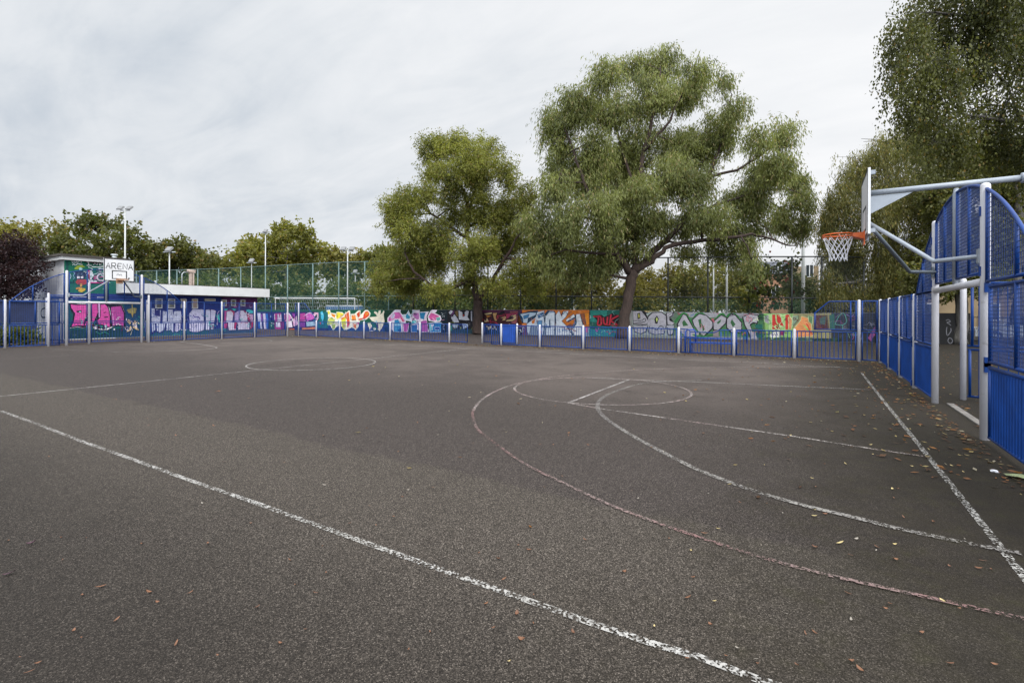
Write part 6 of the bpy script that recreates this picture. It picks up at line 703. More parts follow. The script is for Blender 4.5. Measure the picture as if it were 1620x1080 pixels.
def hoop(X, c, face, zb, zt, label, pipe_x, with_net, zpost, bx):
    """face = -1: the board looks towards -X"""
    t = thing('basketball_hoop', label, 'basketball hoop', (X, c, 0)); f = face
    b = MB(); x0, x1 = sorted((bx, bx-f*.035)); b.box(x0, c-.6, zb, x1, c+.6, zt)
    bd = b.build('backboard', M['board'], t)
    fx = bx + f*.003; m = MB()
    def slab(y0, z0, y1, z1): m.box(min(fx,fx-f*.001), c+y0, z0, max(fx,fx-f*.001), c+y1, z1)
    w = .04; hh = zt-zb
    slab(-.6,zb,.6,zb+w); slab(-.6,zt-w,.6,zt); slab(-.6,zb+w,-.6+w,zt-w); slab(.6-w,zb+w,.6,zt-w)
    a0, a1, q0, q1 = -.295, .295, zb+.10, zb+.5
    slab(a0,q0,a1,q0+w); slab(a0,q1-w,a1,q1); slab(a0,q0+w,a0+w,q1-w); slab(a1-w,q0+w,a1,q1-w)
    m.build('board_marking', M['black'], bd)
    if face > 0:
        m = MB(); y = c-.52
        for chh in 'ARENA':
            stroke_text(m, FONT[chh], y, zb+.57, .165, .27, .032, lambda a, z, l: (fx+.002+l, a, z)); y += .218
        m.build('lettering', M['black'], bd); m = MB()
        stroke_text(m, [[(0,.2),(.3,1),(.5,.2),(.8,.9),(1,.1)],[(.1,.6),(.9,.4)]], c-.12, zb+.24, .22, .13, .012, lambda a, z, l: (fx+.002+l, a, z))
        m.build('scrawl', M['black'], bd)
        m = MB(); m.tube([(fx+.0005,c+.37,zb+.16),(fx+.004,c+.37,zb+.16)], .035, 12); m.build('badge', M['black'], bd)
    zr = zb + .09
    rc = bx + f*.36
    b = MB(); b.tube([(rc+.225*math.cos(a), c+.225*math.sin(a), zr) for a in [2*PI*i/36 for i in range(37)]], .011, 8, False)
    b.tube([(rc+.225*math.cos(a), c+.225*math.sin(a), zr-.04) for a in [2*PI*i/36 for i in range(37)]], .006, 6, False)
    for i in range(0, 36, 3):
        a = 2*PI*i/36; b.tube([(rc+.225*math.cos(a), c+.225*math.sin(a), zr), (rc+.225*math.cos(a), c+.225*math.sin(a), zr-.04)], .005, 5, False)
    ex = bx + f*.001
    b.add([(ex,c-.11,zr+.01),(ex,c+.11,zr+.01),(rc-f*.17,c+.12,zr+.006),(rc-f*.17,c-.12,zr+.006),(ex,c-.11,zr-.10),(ex,c+.11,zr-.10),(rc-f*.17,c+.12,zr-.045),(rc-f*.17,c-.12,zr-.045)],
          [(0,1,2,3),(4,7,6,5),(0,3,7,4),(1,5,6,2),(2,6,7,3),(0,4,5,1)])
    b.box(min(ex,ex-f*-.012), c-.13, zr-.2, max(ex,ex-f*-.012), c+.13, zr+.03)
    b.build('rim', M['orange' if with_net else 'faded_orange'], t)
    if with_net:
        b = MB(); n = 12; rings = [(zr-.03,.218),(zr-.12,.195),(zr-.20,.165),(zr-.28,.14),(zr-.36,.125),(zr-.43,.13)]
        for k in range(n):
            for sg in (1, -1):
                pts = []
                for j, (z, rr) in enumerate(rings):
                    a = 2*PI*(k + sg*.5*j)/n + .05*math.sin(k*3+j)
                    pts.append((rc+rr*math.cos(a), c+rr*math.sin(a), z+.012*math.sin(k*5.1+j*2)))
                b.tube(pts, .0048, 5, False)
        b.build('net', M['net'], t)
    zp = zt - .33 if face < 0 else zt-.45
    b = MB(); b.tube([(bx-f*.04,c,zpost),(pipe_x,c,zpost)], .044, 14)
    b.tube([(pipe_x-(-f)*.03,c,zpost),(pipe_x+(-f)*.012,c,zpost)], .075, 14); b.build('arm', M['steel'], t)
    b = MB(); y0 = -.006
    b.add([(bx-f*.04,c-.008,zpost-.05),(bx-f*.62,c-.008,zpost-.05),(bx-f*.04,c-.008,zpost-.36),(bx-f*.04,c+.008,zpost-.05),(bx-f*.62,c+.008,zpost-.05),(bx-f*.04,c+.008,zpost-.36)],
          [(0,1,2),(3,5,4),(0,3,4,1),(1,4,5,2),(2,5,3,0)])
    b.box(min(bx-f*.036,bx-f*.06), c-.12, zb+.12, max(bx-f*.036,bx-f*.06), c+.12, zt-.05)
    for yy in (-.5, .5):
        for z_ in (zb+.06, zt-.06): b.box(min(bx-f*.036,bx-f*.10), c+yy-.03, z_-.03, max(bx-f*.036,bx-f*.10), c+yy+.03, z_+.03)
    b.build('bracket', M['steel'], t)
    for sg, mt in ((-1,'steel'),(1,'dark_steel')):
        b = MB(); A = Vector((bx-f*.05,c+sg*.05,zb+.25)); E_ = Vector((X,c+sg*1.43,2.33)); Bn = E_ + Vector((f*.42,-sg*.42,-.01))
        pts = [A, A.lerp(Bn,.5), A.lerp(Bn,.86), A.lerp(Bn,.95)+Vector((0,0,-.004)), Bn, Bn.lerp(E_,.12), Bn.lerp(E_,.5), E_]
        b.tube(pts, .030, 12); b.obox((X-f*-.0+f*.05, E_.y), 0, .012, .05, 2.24, 2.42); b.build('brace', M[mt], t)
    return t
hoop(1.9, GC_R, -1, 2.82, 3.84, 'basketball hoop with orange rim and white net high above the near goal', 2.64, True, 3.56, .76)
hoop(-29.2, GC_L-.01, 1, 2.99, 4.04, 'far basketball hoop whose white board reads ARENA', -29.9, False, 3.64, -27.7)
# ------------------------------------------------------------------ graffiti wall
TH = math.atan(.155)
TOPS = [(-70,1.775),(-11.8,1.785),(-9.5,1.73),(-7.8,1.67),(-4.2,1.60),(-.8,1.576),(1.6,1.64),(7.2,1.64)]
def wtop(u):
    for (a, p), (b, q) in zip(TOPS[:-1], TOPS[1:]):
        if a <= u <= b: return p + (q-p)*(u-a)/(b-a)
    return TOPS[0][1] if u < TOPS[0][0] else TOPS[-1][1]
OUTLINE = {'A':'#1c1f4a','N':'#1a1020','P':'#26286e','Q':'#4c1c4a','C':'#f0eaf4','E':'#17324c','D1':'#131218','D2':'#160e12','I':'#a8c090'}
TAGS = {'A':(16,('#e6dcf0','#15182e','#49b7d6','#c8479c')),'B':(14,('#f4f0e0','#12233c','#d8549c','#49b7d6')),'C':(14,('#ffffff','#123a6c','#7ed0dc','#16202c')),'D1':(8,('#c6c6d0','#101014','#7c8a3a')),'D2':(12,('#d2bc90','#120a0c','#b5304c')),
        'E':(16,('#e8eef4','#1d3f5c','#4f86b4','#c46a3a')),'F':(10,('#7fb0aa','#10332e','#b02838')),'G':(8,('#3a3a40','#8a8a92','#5a7a40')),'H':(14,('#2d7038','#8a8a90','#b55a6c','#30303a')),'I':(14,('#c9d8a8','#5a2a30','#3a5a3c')),'J':(12,('#4f8478','#8f4f80','#7a7a88')),
        'N':(12,('#f0e4f0','#5a1a50','#2f8f80')),'P':(20,('#34347e','#e4e2f2','#6a78b0','#7ab0b8')),'Q':(16,('#7a2050','#e8e0f0','#45c0b8')),'U':(10,('#cfd8dc','#0a3a30','#8ab0a8'))}
def paint_piece(mb, key, put, top, zclamp=None):
    lay_ = 0
    for kind, col, pts, wd in PIECES[key]:
        c = lin(col); lay_ += 1
        if key in ('G','H') and min(c[:3]) > .3: c = tuple(q*.54 for q in c[:3])+(1,)
        off = .003 + lay_*.0012
        if kind == 'b':
            u0, u1, f0, f1 = pts
            if key in ('N','P','Q'): z0, z1 = .05+f0*2.55, .05+f1*2.55
            elif key == 'U': z0, z1 = 2.6, 4.39
            else: z0, z1 = None, None
            n = 8
            for i in range(n):
                a, b = u0+(u1-u0)*i/n, u0+(u1-u0)*(i+1)/n
                q = [(a, f0), (b, f0), (b, f1), (a, f1)]
                if z0 is None: q = [(x, max(.015, f*(top(x)-.012))) for x, f in q]
                else: q = [(a,z0),(b,z0),(b,z1),(a,z1)]
                mb.add([put(x, z, off) for x, z in q], [(0,1,2,3)], c)
            continue
        cl_ = (lambda u, z: (u, min(max(z, .03), top(u)-.008))) if top else (lambda u, z: (u, z))
        if kind == 'p':
            Q = [cl_(*p) for p in pts]
            R = []
            for p in Q:
                if not R or (abs(p[0]-R[-1][0])+abs(p[1]-R[-1][1])) > .012: R.append(p)
            if len(R) > 2:
                mb.add([put(x, z, off) for x, z in R], [tuple(range(len(R)))], c)
                ar = abs(sum(R[i][0]*R[(i+1)%len(R)][1]-R[(i+1)%len(R)][0]*R[i][1] for i in range(len(R))))/2
                if key in OUTLINE and ar > .07 and col != OUTLINE[key]:      # each big letter shape is outlined
                    Q = [Vector(p) for p in R]; n = len(Q); vs = []; hw = .016
                    for i in range(n):
                        t = Q[(i+1)%n]-Q[i-1]; t.normalize(); q = Vector((-t.y,t.x))*hw
                        for sg in (1,-1): vs.append(put(*cl_(Q[i].x+sg*q.x, Q[i].y+sg*q.y), off+.0006))
                    mb.add(vs, [(2*i,2*i+1,(2*i+3)%(2*n),(2*i+2)%(2*n)) for i in range(n)], lin(OUTLINE[key]))
        else:
            P = [Vector(p) for p in pts]
            if len(P) > 2:
                S = smoothpts([tuple(p) for p in P], 4) if wd > .05 or len(P) > 4 else [tuple(p) for p in P]
                P = [Vector(p) for p in S]
            n = len(P); vs = []
            for i in range(n):
                t = P[min(i+1,n-1)]-P[max(i-1,0)]
                if t.length < 1e-6: t = Vector((1,0))
                t.normalize(); q = Vector((-t.y,t.x))*wd/2
                for sg in (1,-1):
                    u, z = P[i].x+sg*q.x, P[i].y+sg*q.y; u, z = cl_(u, z)
                    vs.append(put(u, z, off + .0009*i/n))
            mb.add(vs, [(2*i,2*i+1,2*i+3,2*i+2) for i in range(n-1)], c)
    # small overlapping tags and spray lines
    rr = random.Random(key); us = [p[0] for k_, c_, pts, w_ in PIECES[key] if k_ == 'p' for p in pts]
    if us and key in TAGS:
        for j in range(TAGS[key][0]):
            u = rr.uniform(min(us), max(us)); z = rr.uniform(.25, 1.5) if key != 'U' else rr.uniform(2.8, 4.1)
            pts = [(u, z)]
            for _ in range(rr.randint(4, 8)): pts.append((pts[-1][0]+rr.uniform(-.12,.2), pts[-1][1]+rr.uniform(-.16,.16)))
            P = [Vector(p) for p in smoothpts(pts, 4)]; n = len(P); vs = []; wd = rr.choice((.018,.024,.03)); lay_ += 1; off = .003+lay_*.0012
            for i in range(n):
                t = P[min(i+1,n-1)]-P[max(i-1,0)]
                if t.length < 1e-6: t = Vector((1,0))
                t.normalize(); q = Vector((-t.y,t.x))*wd/2
                for sg in (1,-1):
                    a_, b_ = P[i].x+sg*q.x, P[i].y+sg*q.y
                    if top: b_ = min(max(b_, .03), top(a_)-.01)
                    vs.append(put(a_, b_, off+.0009*i/n))
            mb.add(vs, [(2*i,2*i+1,2*i+3,2*i+2) for i in range(n-1)], lin(rr.choice(TAGS[key][1])))
def put_w(u, z, off): return (u, -off, z)
wl = thing('graffiti_wall', 'long low brick wall covered in bright graffiti behind the low railing', 'wall', (0,32.8,0)); wl.rotation_euler = (0,0,TH); BASE[wl] = (0,0,0)
mb = MB(); us = [-52+i*.5 for i in range(int((52+2.95)/.5)+1)] + [2.95]
vs = []; fs = []
for u in us: z = wtop(u); vs += [(u,0,0),(u,0,z),(u,.24,z),(u,.24,0)]
n = len(us)
for i in range(n-1):
    a, b = i*4, i*4+4
    fs += [(a,b,b+1,a+1),(a+1,b+1,b+2,a+2),(a+2,b+2,b+3,a+3)]
fs += [(0,1,2,3),((n-1)*4,(n-1)*4+3,(n-1)*4+2,(n-1)*4+1)]
mb.add(vs, fs); mb.build('brickwork', M['wall'], wl)
for key, lab in (('A','blue and pink lettering on navy'),('B','yellow and orange lettering with white outline and a cream bird shape'),('C','pink and turquoise letters'),('D1','silver letters on dark paint'),('D2','cream letters on maroon'),('E','pale blue letters on orange'),('F','red letters on dark green'),('G','rounded silver letters with black outline'),('H','angular silver letters on green'),('I','red letters on lime green'),('J','dark panel with thin green drawing')):
    mb = MB(); paint_piece(mb, key, put_w, wtop)
    o = mb.build('graffiti', M['paint'], wl, True); o['label'] = lab
t = thing('hoarding_wall', 'black painted wall with a thin grey tag seen through the near goal', 'wall', (0,32.8,0)); t.rotation_euler = (0,0,TH); BASE[t] = (0,0,0)
mb = MB(); mb.box(2.96,-.05,0,7.0,.2,1.63); mb.build('panel', M['dark_wall'], t)
mb = MB(); paint_piece(mb, 'K', lambda u, z, off: (u, -.05-off, z), None); mb.build('graffiti', M['paint'], t, True)
t = thing('street_railing', 'black upright railing beyond the black wall in front of the parked car', 'railing', (0,32.8,0)); t.rotation_euler = (0,0,TH); BASE[t] = (0,0,0)
mb = MB(); bars(mb, (7.02,0), (1,0), 0, 11, .08, 1.5, .14, .012); rail(mb,(7.02,0),(1,0),0,11,.12,.02); rail(mb,(7.02,0),(1,0),0,11,1.42,.02)
mb.build('bars', M['black_steel'], t)

# ------------------------------------------------------------------ pavilion with flat roof
bd = thing('pavilion', 'low flat roofed pavilion with graffiti walls and broad white fascia behind the far goal', 'building', (-35,15,0))
mb = MB(); mb.box(-45,10.1,0,-35,12.4,4.40); mb.build('block_wall', M['white_wall'], bd)
mb = MB(); mb.box(-45.2,9.85,4.40,-34.75,12.75,4.58); mb.build('block_fascia', M['fascia'], bd)
mb = MB(); mb.box(-45.3,9.75,4.582,-34.65,12.85,4.71); mb.build('block_roof', M['roof_edge'], bd)
mb = MB(); mb.box(-43,12.403,0,-35,21.0,2.66); mb.build('wing_wall', M['wall'], bd)
mb = MB(); mb.box(-43.4,12.41,2.662,-34.2,21.5,3.26); mb.build('wing_fascia', M['fascia'], bd)
mb = MB(); mb.box(-43.3,12.8,3.263,-34.35,21.3,3.30); mb.build('wing_roof', M['roof_edge'], bd)
def put_x(y, z, off): return (-35+off, y, z)
def put_y(x, z, off): return (x, 10.1-off, z)
ltop = lambda u: 2.64
for key, pf, lab in (('U',put_x,'upper green mural with white INK lettering and a mushroom'),('N',put_x,'magenta block letters and yellow flowers'),('P',put_x,'pale lilac letters on navy'),('Q',put_x,'red and lilac letters')):
    mb = MB(); paint_piece(mb, key, pf, None)
    o = mb.build('graffiti', M['paint'], bd, True); o['label'] = lab
for key in ('V','V2'):
    mb = MB(); paint_piece(mb, key, put_y, None); mb.build('graffiti', M['paint'], bd, True)['label'] = 'dark tag on the white side wall'
for (y0, y1, z0, z1, mt) in WINDOWS:
    mb = MB(); w_ = .05; xf = -34.88
    for q in ((y0,z0,y1,z0+w_),(y0,z1-w_,y1,z1),(y0,z0+w_,y0+w_,z1-w_),(y1-w_,z0+w_,y1,z1-w_)): mb.box(-35,q[0],q[1],xf,q[2],q[3])
    fr = mb.build('window', M['frame'], bd)
    mb = MB(); mb.box(-35.0,y0+w_,z0+w_,-34.91,y1-w_,z1-w_); mb.build('pane', M[mt], fr)
for loc, r, h, nm, mt in VENTS:
    mb = MB(); x, y, z = loc; mb.tube([(x,y,z),(x,y,z+h*.78)], r, 12); mb.tube([(x,y,z+h*.78+.003),(x,y,z+h*.86),(x,y,z+h*.861),(x,y,z+h)], [r*1.05,r*1.6,r*1.6,r*1.3], 12); mb.build(nm, M[mt], bd)
x, y, z = CHIMNEY
mb = MB()
for dy in (-.12, .03): mb.box(x-.1,y+dy,z,x+.1,y+dy+.1,z+.95)
mb.box(x-.14,y-.2,z+.952,x+.14,y+.2,z+1.03); mb.tube([(x,y-.28,z+1.09),(x,y+.26,z+1.09)],.075,10); mb.build('chimney', M['terracotta'], bd)
mb = MB(); mb.tube([(x,y-.6,z),(x,y-.6,z+.82),(x,y-.5,z+.95),(x,y-.25,z+.98)], .03, 8); mb.build('flue_pipe', M['galv'], bd)
# store in front of the white side wall, tree shade painted into its colour
t = thing('store_shed', 'blue shed with tree shade in its dark colour behind the mesh fence at the left edge', 'shed', (-36,7.2,0))
mb = MB(); mb.box(-38.5,5.2,0,-34.2,8.75,2.05); mb.build('wall', M['shaded_blue_wall'], t)
mb = MB(); mb.box(-38.6,5.1,2.052,-34.1,8.85,2.13); mb.build('roof', M['roof_edge'], t)

# ------------------------------------------------------------------ tall netted cage behind the wall
cg = thing('ball_stop_fence', 'tall netted ball stop fence on dark posts behind the graffiti wall', 'fence', (0,35,0)); cg.rotation_euler = (0,0,TH); BASE[cg] = (0,0,0)
P = CAGE
for i, (u, zt) in enumerate(P):
    b = MB(); r = .055
    b.tube([(u,0,0),(u,0,zt+.03)], r, 8); b.build('post', M['black_steel' if u > -29 else 'green_steel'], cg)
def zt_at(u):
    for (a, p), (b, q) in zip(P[:-1], P[1:]):
        if min(a,b) <= u <= max(a,b): return p+(q-p)*(u-a)/(b-a)
for name, f in (('top_rail', lambda q: q[1]), ('middle_rail', lambda q: q[1]*.5)):
    b = MB(); b.tube([(q[0],0,f(q)) for q in P if q[0] > -29.5], .04, 6)
    b.build(name, M['black_steel'], cg)
    b = MB(); b.tube([(q[0],0,f(q)) for q in P if q[0] < -29.5+3], .03, 6); b.build(name, M['green_steel'], cg)
def netting(name, mat, us_, f0, f1, off):
    b = MB()
    for (a, p), (c, q) in zip(us_[:-1], us_[1:]):
        b.add([(a,off,p*f0),(c,off,q*f0),(c,off,q*f1),(a,off,p*f1)], [(0,1,2,3)])
    b.build(name, M[mat], cg)
netting('green_netting', 'green_net', [q for q in P if q[0] < -28], 0, 1, .07)
netting('lower_netting', 'green_low_net', [q for q in P if q[0] > -28.8], .2, .5, .07)
netting('upper_netting', 'dark_net', [q for q in P if q[0] > -28.8], .505, 1, .07)
t = thing('pitch_fence', 'pale thin fence posts and rails of the far pitch seen through the green netting', 'fence', FAR[0])
b = MB(); n = 34
A, B_ = Vector(FAR[0]), Vector(FAR[1])
for i in range(n+1):
    q = A.lerp(B_, i/n); b.tube([(q.x,q.y,0),(q.x,q.y,FAR[2])], .045, 6)
for z in (FAR[2], FAR[2]*.62): b.tube([(A.x,A.y,z),(B_.x,B_.y,z)], .035, 6)
b.build('posts', M['pale_pole'], t)

# floodlights
for i, (x, y, h, r, kind, lab) in enumerate(FLOODS):
    t = thing('floodlight', lab, 'floodlight', (x,y,0), 'floodlights on tall poles')
    b = MB(); b.tube([(x,y,0),(x,y,h*.5),(x,y,h)], [r,r*.85,r*.7], 10)
    b.build('pole', M['pale_pole'], t)
    if kind:
        b = MB(); b.tube([(x-.55*.852,y-.55*.523,h-.05),(x+.55*.852,y+.55*.523,h-.05)], .05, 8); b.build('crossarm', M['galv'], t)
        for sg in ((-1,1) if kind == 2 else (.0,)):
            b = MB(); c = (x+sg*.5*.852, y+sg*.5*.523); s = .33 if kind == 2 else .27
            ca, sa = math.cos(YAW), math.sin(YAW)
            def pt(a, d, z): return (c[0]+a*ca+d*sa, c[1]+a*sa-d*ca, h+z)
            vs = [pt(-s,-.2,.34),pt(s,-.2,.34),pt(s*.9,.3,-.06),pt(-s*.9,.3,-.06),pt(-s*.8,-.08,.46),pt(s*.8,-.08,.46),pt(s*.8,.34,.08),pt(-s*.8,.34,.08)]
            b.add(vs, [(0,3,2,1),(4,5,6,7),(0,1,5,4),(1,2,6,5),(2,3,7,6),(3,0,4,7)])
            b.build('lamp_head', M['lamp'], t)
# football goals on the pitch beyond
def pitch_goal(A, B_, h, dep, label, net=True):
    A, B_ = Vector(A), Vector(B_); t = thing('football_goal', label, 'football goal', tuple((A+B_)/2))
    d = (B_-A).normalized(); n = Vector((-d.y,d.x,0)); Z = Vector((0,0,h))
    b = MB(); b.tube([A,A+Z,B_+Z,B_], .075, 10)
    for q in (A, B_): b.tube([q+Z, q+Z*.97+n*dep*.35, q+n*dep], .035, 8)
    b.tube([A+n*dep, B_+n*dep], .035, 8); b.build('frame', M['white_frame'], t)
    if net:
        b = MB(); k = 36
        for i in range(k+1):
            q = A.lerp(B_, i/k); b.tube([q+Z, q+Z*.97+n*dep*.35, q+n*dep], .012, 4, False)
        for j in range(9):
            f = j/8; o = n*dep*(.35+.65*f)+Z*.97*(1-f); b.tube([A+o, B_+o], .012, 4, False)
        b.build('net', M['net'], t)
pitch_goal(*FG1, 'white football goal with net behind the green netting left of the trees')
pitch_goal(*FG2, 'small white goal frame on the pitch between the two big trees', net=False)
t = thing('dugout', 'low blue covered dugout behind the white football goal', 'dugout', DUG)
x, y, z = DUG; b = MB()
ca, sa = math.cos(YAW), math.sin(YAW)
b.obox((x,y), YAW, 2.6, .6, 0, 2.25); b.build('cover', M['blue_sheet'], t)
b = MB(); b.tube([(x-2.7*ca,y-2.7*sa,2.32),(x+2.7*ca,y+2.7*sa,2.32)], .07, 8); b.build('roof_bar', M['white_frame'], t)

# ------------------------------------------------------------------ bench behind the low railing
t = thing('bench', 'blue metal bench with looped end frames behind the low railing', 'bench', (-3.4,20.5,0))
b = MB(); b.box(-4.18,20.28,.40,-2.42,20.62,.45); b.build('seat', M['bright_blue'], t)
for x in (-4.3,-2.45):
    b = MB(); b.tube([(x,20.25,0),(x,20.25,.86),(x+.06,20.27,.93),(x+.3,20.35,.93),(x+.36,20.37,.86),(x+.36,20.37,.45)], .028, 8); b.build('end_frame', M['bright_blue'], t)
for x in (-4.1,-2.5):
    b = MB(); b.tube([(x,20.5,0),(x,20.5,.40)], .025, 8); b.build('leg', M['bright_blue'], t)
b = MB(); b.tube([(-4.3,20.25,.60),(-2.45,20.25,.60)], .02, 8); b.build('rail', M['bright_blue'], t)

# ------------------------------------------------------------------ parked car beyond the railing
t = thing('parked_car', 'silver parked car beyond the black railing at the right', 'car', (10.2,38.5,0))
def prof(y0, y1, pts, mb):
    n = len(pts); vs = [(x, y0, z) for x, z in pts] + [(x, y1, z) for x, z in pts]
    mb.add(vs, [tuple(range(n-1,-1,-1)), tuple(range(n,2*n))] + [(i,(i+1)%n,n+(i+1)%n,n+i) for i in range(n)])
ox, oy = 8.1, 38.5
b = MB(); prof(oy, oy+1.7, [(ox+a, z) for a, z in ((0,.3),(0,.62),(.15,.78),(1.0,.92),(1.7,1.42),(2.9,1.46),(3.6,1.05),(4.15,.98),(4.25,.7),(4.25,.3))], b); b.build('body', M['car'], t)
b = MB(); prof(oy-.012, oy-.002, [(ox+a, z) for a, z in ((1.2,.95),(1.76,1.36),(2.3,1.38),(2.3,.97))], b); prof(oy-.012, oy-.002, [(ox+a, z) for a, z in ((2.38,.97),(2.38,1.39),(2.86,1.4),(3.35,1.03))], b); b.build('side_window', M['glass'], t)
for a in (.85, 3.4):
    b = MB(); b.tube([(ox+a,oy-.03,.32),(ox+a,oy+.2,.32)], .32, 20); wv = b.build('wheel', M['rubber'], t)
    b = MB(); b.tube([(ox+a,oy-.04,.32),(ox+a,oy-.031,.32)], .19, 16); b.build('rim', M['galv'], wv)
b = MB(); b.box(ox-.02,oy+.05,.6,ox+.03,oy+.4,.74); b.build('headlight', M['lamp_glass'], t)

# ------------------------------------------------------------------ brick houses far behind
t = thing('brick_house', 'orange brick apartment house with slate roof beyond the ball stop fence', 'building', (-5.5,76,0))
b = MB(); b.box(-8.0,74.5,0,-2.6,84,6.9); b.build('wall', M['brick'], t)
b = MB(); b.add([(-8.2,74.3,6.9),(-2.55,74.3,6.9),(-2.55,84,6.9),(-8.2,84,6.9),(-7.4,75.4,8.6),(-2.55,75.4,8.6),(-2.55,83,8.6),(-7.4,83,8.6)], [(0,1,5,4),(1,2,6,5),(2,3,7,6),(3,0,4,7),(4,5,6,7),(0,3,2,1)]); b.build('roof', M['slate'], t)
b = MB(); b.box(-2.598,74.2,0,.6,84,7.7); b.build('stair_wall', M['yellow_brick'], t)
for x, z, w_, h in ((-6.9,3.9,.9,1.3),(-4.3,3.9,1.0,1.3),(-6.9,5.4,.9,1.1),(-5.6,7.2,.8,.9),(-4.0,7.2,.8,.9),(-.4,6.3,.9,1.6),(-.4,3.2,.9,1.6)):
    y = 74.44 if x < -2.6 else 74.15
    b = MB(); b.box(x-w_/2,y-.04,z,x+w_/2,y+.9,z+h); fr = b.build('window', M['white_frame'], t)
    b = MB()
    for sx in (-1, 1): b.box(min(x+sx*.05,x+sx*(w_/2-.07)),y-.05,z+.07,max(x+sx*.05,x+sx*(w_/2-.07)),y-.041,z+h-.07)
    b.build('pane', M['glass'], fr)
t = thing('brick_house', 'pale brick house glimpsed through the near goal beyond the railing', 'building', (17,62,0))
b = MB(); b.box(6,60,0,30,70,7); b.build('wall', M['yellow_brick'], t)
b = MB(); b.add([(5.6,59.6,7),(30.4,59.6,7),(30.4,70.4,7),(5.6,70.4,7),(5.6,65,9.6),(30.4,65,9.6)], [(0,1,5,4),(2,3,4,5),(0,4,3),(1,2,5),(0,3,2,1)]); b.build('roof', M['slate'], t)
for i in range(5):
    for z in (1, 4):
        x = 8.5+i*4.4; b = MB(); b.box(x,59.95,z,x+1.3,60.4,z+1.6); fr = b.build('window', M['white_frame'], t)
        b = MB(); b.box(x+.1,59.93,z+.1,x+1.2,59.949,z+1.5); b.build('pane', M['glass'], fr)
# ------------------------------------------------------------------ trees
def quads_mesh(name, Vv, colr, mat, parent):
    """Vv: (n,4,3) leaf quads; colr: (n,4)"""
    base = np.array(BASE.get(parent, (0,0,0)), np.float32)
    n = len(Vv); me = bpy.data.meshes.new(name)
    me.vertices.add(n*4); me.loops.add(n*4); me.polygons.add(n)
    me.vertices.foreach_set('co', (Vv.reshape(-1,3)-base).astype(np.float32).ravel())
    me.loops.foreach_set('vertex_index', np.arange(n*4, dtype=np.int32))
    me.polygons.foreach_set('loop_start', np.arange(0, n*4, 4, dtype=np.int32))
    me.polygons.foreach_set('loop_total', np.full(n, 4, np.int32))
    at = me.color_attributes.new('Col', 'FLOAT_COLOR', 'POINT')
    at.data.foreach_set('color', np.repeat(colr, 4, axis=0).astype(np.float32).ravel())
    me.update(); me.validate()
    o = bpy.data.objects.new(name, me); COL.objects.link(o); me.materials.append(mat)
    o.parent = parent; BASE[o] = tuple(base); return o
def unit(a): return a / (np.linalg.norm(a, axis=1, keepdims=True) + 1e-9)
def foliage(blobs, seed, n_leaf, ll, lw, spray, per, hang, cols, yellow=.05, core=.35, strand=False, gap=.0, split=7, own=1.0):
    """leaves grouped in sprays, sprays spread through the clump volumes, denser towards each clump's skin"""
    R = np.random.default_rng(seed)
    B = np.array(blobs, float)
    if split:   # every clump breaks up into smaller tufts
        kids = []
        for b_ in B:
            for _ in range(split+2):
                d_ = R.normal(size=3); d_ /= np.linalg.norm(d_); q = .32+.24*R.random()
                kids.append(np.concatenate([b_[:3]+d_*b_[3:]*(1-q)*(.6+.65*R.random()), b_[3:]*q]))
        B = np.concatenate([np.array(kids), B*np.array([1,1,1,.97,.97,.97])])
    C, Rd = B[:, :3], B[:, 3:]
    area = (Rd[:,0]*Rd[:,1] + Rd[:,1]*Rd[:,2] + Rd[:,0]*Rd[:,2]); area[len(area)-len(blobs):] *= own; pr = area/area.sum()
    ns = max(1, n_leaf//per)
    bi = R.choice(len(B), ns, p=pr)
    dirs = unit(R.normal(size=(ns,3))); rad = R.random(ns)**core
    # lumps inside each clump leave holes for the sky
    lump = np.sin(dirs[:,0]*5.1+bi*1.7)*np.sin(dirs[:,1]*4.3+bi*.9)+np.sin(dirs[:,2]*5.7+bi*2.3)*.8
    keep = lump > -1.0+gap
    bi, dirs, rad = bi[keep], dirs[keep], rad[keep]; ns = len(bi)
    rad = rad*(.86+.18*np.tanh(lump[keep]))
    P = C[bi] + dirs*Rd[bi]*rad[:,None]
    sd = unit(dirs*.8 + R.normal(size=(ns,3))*.55 + np.array([0,0,-hang]))
    sl = spray*(.55+.9*R.random(ns))
    if strand: sd = unit(np.stack([dirs[:,0]*.18+R.normal(size=ns)*.1, dirs[:,1]*.18+R.normal(size=ns)*.1, -np.ones(ns)], 1))
    t = R.random((ns, per)); pos = P[:,None,:] + sd[:,None,:]*(t*sl[:,None])[:,:,None] + R.normal(size=(ns,per,3))*(spray*(.05 if strand else .16))
    ld = sd[:,None,:]*.6 + R.normal(size=(ns,per,3))*.75 + np.array([0,0,-hang*1.1])
    pos = pos.reshape(-1,3); ld = unit(ld.reshape(-1,3)); n = len(pos)
    nr = R.normal(size=(n,3)); sidev = unit(np.cross(ld, nr))
    k = (.65+.7*R.random(n))[:,None]
    a = pos; m = pos + ld*ll*.45*k; e = pos + ld*ll*k + np.array([0,0,-.12*ll*hang])
    V = np.stack([a, m+sidev*lw*.5*k, e, m-sidev*lw*.5*k], 1)
    cA, cB, cC = (np.array(c) for c in cols)
    ub = np.random.default_rng(seed+5).random(len(B))[bi]; us_ = R.random(ns)
    f = np.clip(.85*ub+.35*us_-.1, 0, 1)
    f = np.repeat(f, per); base = cA + (cB-cA)*f[:,None]
    g = R.random(n); base = base*(.75+.5*R.random(n))[:,None]
    base = np.where((g < yellow)[:,None], cC*(.8+.4*R.random(n))[:,None], base)
    return V, np.concatenate([base, np.ones((n,1))], 1)
